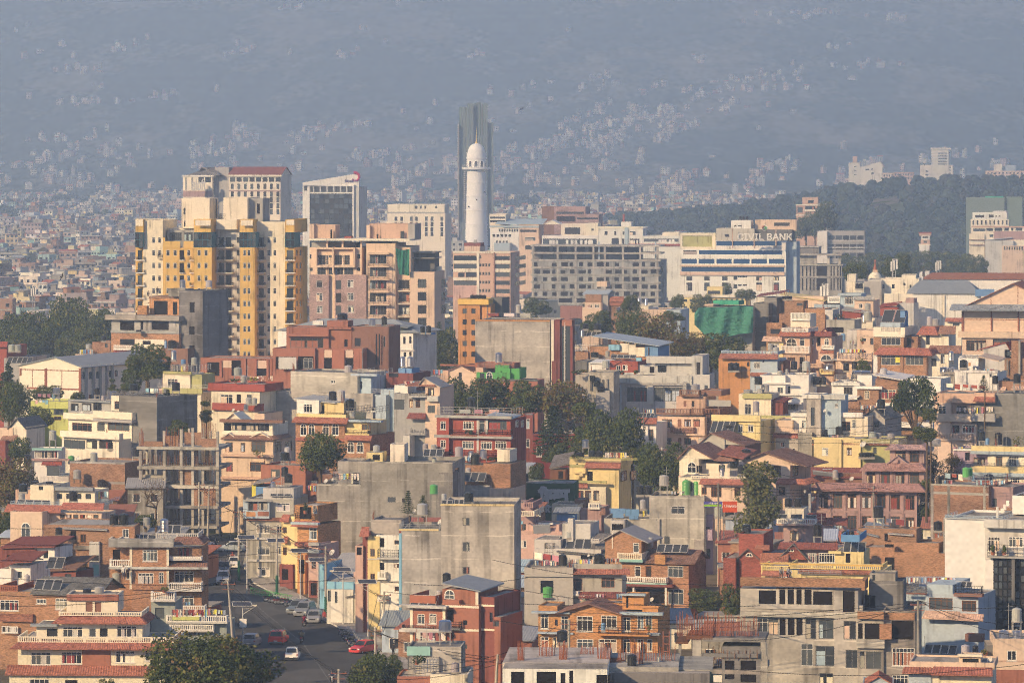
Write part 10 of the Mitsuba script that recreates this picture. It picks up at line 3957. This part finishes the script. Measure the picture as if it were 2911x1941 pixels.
    # bins, railings and clutter on the footpath
    for i, (px, py, lab) in enumerate(((1075, 1775, 'tall green waste bin under the concrete pole'), (1040, 1778, 'small green waste bin left of the tall one'), (1018, 1788, 'green plastic tub at the footpath edge'), (1125, 1832, 'green cart with a blue cover by the low outbuilding'))):
        p = at_row(px, py); k = thing('waste_bin' if i < 3 else 'cart', lab, 'bin' if i < 3 else 'cart'); s = (1.0, .7, .6, 1.2)[i]
        put('body', M().mesh(hull([(x * s * q, y * s * q, z) for x in (-.4, .4) for y in (-.4, .4) for q, z in ((.85, .1), (1, 1.2 * s))]), 'gn', Frame(p, .3)), 'gloss', k); put('lid', M().box((-.44 * s, -.44 * s, 1.2 * s), (.44 * s, .44 * s, 1.3 * s), 'gn' if i < 3 else 'bl', Frame(p, .3)), 'gloss', k)
    k = thing('rubbish_heap', 'heap of white and pink rubbish bags on the green bins', 'rubbish'); r2 = np.random.default_rng(4); p = at_row(1062, 1776); p[2] += 1.1
    for i in range(7):
        s = trimesh.creation.icosphere(subdivisions=2, radius=.35); v = s.vertices * (1 + .35 * (meshkit.noise(s.vertices * 6 + i, 3)[:, None] - .5)) * [1, 1, .7]; put('bag', M().add(v + p + [r2.uniform(-.9, .7), r2.uniform(-.3, .3), r2.uniform(-.1, .35)], s.faces, ['wh', 'pk', 'lg', 'sk', 'gn'][i % 5]), 'plain', k)
    k = thing('railing', 'low green railing along the far footpath', 'railing'); m = M()
    for x in range(712, 830, 5):
        p = at_row(x, 1690 + (x - 712) * .2); m.cyl(p, p + [0, 0, 1.0], .04, .04, 'gn', 4); q = at_row(x + 5, 1691 + (x - 712) * .2)
        for z in (.35, .95): m.cyl(p + [0, 0, z], q + [0, 0, z], .035, .035, 'gn', 4)
    put('bars', m, 'plain', k); labels[k + '__bars'] = {'label': 'thin green bars of the railing', 'kind': 'stuff'}
    # poles, solar lamps, cables
    tops = {}
    def pole(px, pyt, pyb, d, label, lean=0, band=True, cross=True):
        a, b = P(px + lean, pyb, d), P(px, pyt, d); g = float(ground(a[0], d)); a[2] = min(a[2], g) if a[2] > g - 30 else a[2]; a[2] = min(a[2], g)
        k = thing('utility_pole', label, 'utility pole'); put('shaft', M().cyl(a, b, .19, .13, 'cl', 8), 'concrete', k)
        if band: put('painted_base', M().cyl(a, a + (b - a) * min(.3, 3.2 / max(3.3, b[2] - a[2])), .21, .2, (.03, .12, .07), 8), 'plain', k)
        if cross:
            m = M(); m.cyl(b + [-.9, 0, -.5], b + [.9, 0, -.5], .05, .05, 'rs2', 5); m.cyl(b + [-.7, 0, -1.1], b + [.7, 0, -1.1], .04, .04, 'rs2', 5); put('crossarm', m, 'plain', k)
            for s in (-.8, 0, .8): put('insulator', M().lathe([(.01, 0), (.07, 0), (.05, .08), (.08, .1), (.03, .2), (.01, .2)], b + [s, 0, -.46], (.3, .12, .08), 6), 'gloss', k)
        return b
    tops['a'] = pole(648, 1648, 1800, 548, 'leaning concrete pole beside the mango tree', 20, False)
    tops['b'] = pole(787, 1494, 1694, row_d(1694), 'concrete pole in front of the grey street house')
    tops['c'] = pole(926, 1550, 1757, row_d(1757), 'concrete pole beside the sky blue house')
    tops['d'] = pole(1037, 1640, 1790, row_d(1790), 'concrete pole with meter boxes behind the green bins')
    tops['e'] = pole(1092, 1680, 1836, row_d(1836), 'concrete pole wound with cables by the bins')
    tops['f'] = pole(1067, 1780, 1880, 540, 'slender pole in front of the red hatchback', 0, False)
    tops['g'] = pole(679, 1446, 1652, row_d(1652), 'dark tangled pole in the middle of the upper street')
    tops['h'] = pole(566, 1368, 1520, 700, 'concrete pole before the bare concrete frame', 0, False)
    tops['i'] = pole(594, 1380, 1500, 722, 'second pole before the bare concrete frame', -4, False)
    tops['j'] = pole(2483, 1380, 1500, 690, 'concrete pole in front of the long pink building', 0, False)
    tops['k'] = pole(1415, 1858, 1990, 470, 'leaning pole at the bottom centre beside the terracotta house', -8, False)
    tops['l'] = pole(1618, 1760, 1850, 500, 'short pole in front of the orange and white house', -3, False)
    tops['m'] = pole(2610, 1705, 1930, 500, 'thick concrete pole at the corner of the bare building', 0, False)
    tops['n'] = pole(963, 1900, 2010, 500, 'rusty pole with crossarms at the bottom edge of the street', 0, False)
    tops['o'] = pole(1882, 1270, 1360, 735, 'dark twin pole beside the white house', 0, False)
    tops['p'] = pole(2042, 1372, 1500, 655, 'thin pole in front of the blue and green banner', 0, False, False)
    for i, (px, pyt, pyb, lab, flip) in enumerate(((786, 1537, 1690, 'solar street lamp before the grey street house', -1), (854, 1566, 1715, 'solar street lamp before the orange street house', -1), (905, 1592, 1740, 'solar street lamp before the pink street house', -1), (975, 1620, 1779, 'solar street lamp before the white boundary wall', -1), (1046, 1654, 1815, 'solar street lamp beside the green bins', -1), (690, 1718, 1796, 'solar street lamp beside the mango tree', 1), (702, 1528, 1690, 'solar street lamp in the upper street', -1))):
        d = row_d(pyb) if i != 5 else 560; a, b = P(px, pyb, d), P(px, pyt, d); a[2] = float(ground(a[0], d)); k = thing('street_lamp', lab, 'street lamp')
        put('post', M().cyl(a, b, .1, .07, 'lg', 7), 'plain', k)
        q = [b + np.array(t) for t in ((-1.2, -.35, -.1), (1.2, -.35, -.1), (1.0, .45, .35), (-1.4, .45, .35))]; m = M(); m.quad(q, (.05, .055, .07)); m.quad([x - [0, 0, .06] for x in q][::-1], 'gy')
        for s, t in zip(q, q[1:] + q[:1]): m.cyl(s, t, .04, .04, 'lg', 4)
        put('solar_panel', m, 'glass', k)
        m = M(); m.cyl(b + [0, 0, -1.2], b + [1.7 * flip, -.1, -.1], .04, .04, 'lg', 5); m.cyl(b + [0, 0, -.5], b + [1.2 * flip, -.1, -.42], .03, .03, 'lg', 5); put('arm', m, 'plain', k)
        put('lamp_head', M().box((b[0] + 1.5 * flip - .3, b[1] - .2, b[2] - .12), (b[0] + 1.5 * flip + .3, b[1] + .1, b[2] + .02), 'iv'), 'plain', k)
    p = P(690, 1770, 560); k = thing('notice_board', 'small white notice board on a post beside the mango tree', 'sign'); put('board', M().box((p[0] - .4, 559.8, p[2] - .5), (p[0] + .5, 559.9, p[2] + .6), 'wh'), 'plain', k); put('post', M().cyl([p[0], 560, float(ground(p[0], 560))], p, .05, .05, 'gy', 5), 'plain', k)
    def cable(a, b, sag, label, r=.03, c='bk'):
        n = 12; t = np.linspace(0, 1, n)[:, None]; q = a + (b - a) * t; q[:, 2] -= sag * 4 * (t * (1 - t))[:, 0]; m = M(); tube(m, q, r, c, 4)
        k = put('power_cable', m, 'plain'); labels[k] = {'label': label, 'category': 'cable', 'group': 'power cables strung over the houses'}
    seq = [('g', 'b'), ('b', 'c'), ('c', 'd'), ('d', 'e'), ('h', 'g'), ('h', 'i'), ('a', 'n'), ('a', 'g'), ('e', 'f'), ('l', 'm'), ('k', 'l'), ('f', 'k'), ('n', 'k'), ('j', 'p')]
    NM = dict(a='mango tree pole', b='grey house pole', c='blue house pole', d='meter box pole', e='bin pole', f='slender pole', g='tangled pole', h='frame house pole', i='second frame pole', j='pink building pole', k='bottom leaning pole', l='short pole', m='thick corner pole', n='rusty crossarm pole', p='banner pole')
    for a, b in seq:
        for j, o in enumerate((-.8, 0, .8)): cable(tops[a] + [o, 0, -.3 - .25 * j], tops[b] + [o, 0, -.3 - .25 * j], .5 + .25 * j, f'{("upper", "middle", "lower")[j]} dark cable from the {NM[a]} to the {NM[b]}')
    W = [((-20, 1500, 600), tops['g']), ((-20, 1545, 560), tops['b']), ((0, 1590, 540), tops['c']), ((-10, 1640, 530), tops['d']), (tops['d'], (1500, 1640, 530)), (tops['e'], (2080, 1710, 500)), ((1400, 1590, 560), (2160, 1660, 500)), ((1400, 1660, 540), (2160, 1720, 498)), ((1400, 1760, 500), (2160, 1790, 490)), (tops['m'], (2960, 1700, 480)), (tops['m'], (2960, 1770, 470)), (tops['m'], (2960, 1810, 470)), ((2100, 1820, 480), tops['m']), ((2080, 1900, 470), (2960, 1880, 460)), (tops['j'], (2100, 1310, 690)), (tops['j'], (2960, 1420, 650)), ((2100, 1205, 690), (2660, 1188, 690)), ((2100, 1225, 690), (2660, 1208, 690)), ((2100, 1248, 690), (2660, 1232, 690)), (tops['o'], (2660, 1190, 690)), (tops['i'], (960, 1290, 700)), (tops['i'], (960, 1330, 700)), (tops['g'], (960, 1380, 690)), ((0, 1690, 505), tops['a']), ((0, 1720, 505), tops['a'])]
    for i, (a, b) in enumerate(sorted(W, key=lambda w: float(w[0][0]) if isinstance(w[0], tuple) else HX + w[0][0] * F / w[0][1])):
        a, b = (P(*q) if isinstance(q, tuple) else q for q in (a, b)); cable(np.array(a), np.array(b), 1.0, f'long dark cable over the roofs, {ORD[i] if i < 20 else str(i + 1) + "th"} by its left end')
    # two kites in the air
    for px, py, d, s, rl, lab in ((1483, 310, 900, 1.5, .55, 'dark bird of prey gliding right of the netted tower'), (176, 786, 800, 1.4, 1.1, 'dark bird flying over the left valley houses')):
        p = P(px, py, d); k = thing('bird', lab, 'bird'); fr = Frame(p, .6); c, q = math.cos(rl), math.sin(rl)
        body = body_of([(((0, -.28, 0), .03), ((0, 0, 0), .085)), (((0, 0, 0), .085), ((0, .2, .01), .05)), (((0, .2, .01), .05), ((0, .3, .02), .035)), (((0, .3, .02), .03), ((0, .36, .0), .008))]); 
        def rot(v): v = np.array(v, float); return np.stack([v[..., 0] * c - v[..., 2] * q, v[..., 1], v[..., 0] * q + v[..., 2] * c], -1)
        b2 = M().add(fr(rot(body.vertices)), body.faces, (.05, .04, .03)); put('body', b2, 'plain', k)
        for sg in (-1, 1):
            up = np.array([(0, .14, .03), (sg * .35, .2, .12), (sg * .75, .05, .1), (sg * .72, -.1, .09), (sg * .35, -.1, .1), (0, -.12, .02)]) * [s / 1.2, 1, 1]; lo = up - [0, 0, .025]; m = M()
            m.quad(rot(up), (.06, .045, .035), fr); m.quad(rot(lo)[::-1], (.06, .045, .035), fr)
            for i in range(6): j = (i + 1) % 6; m.quad(rot(np.array([up[i], up[j], lo[j], lo[i]])), (.06, .045, .035), fr)
            put('wing', m, 'plain', k)
        put('tail', M().mesh(hull(rot([(x, y, z) for x, y in ((-.04, -.2), (.04, -.2), (-.13, -.5), (.13, -.5)) for z in (-.01, .01)])), (.05, .04, .03), fr), 'plain', k)
more_protos()
TREE['far'] = tree_proto('round', 91, 10, 5.0, 420, .95, ['ld', 'lf'], 10)
for D_ in (D_LEFT, D_RIGHT, D_MID, D_RIGHTMID, D_HOTEL, D_FAR, D_TOWER, D_TOWER2, D_TOWER3, D_TREES): run(D_)
special(); signs(); street()
auto_roofs(); build_fill(); build_far(); build_wood(); name_clutter()
print('entries', len(scene))
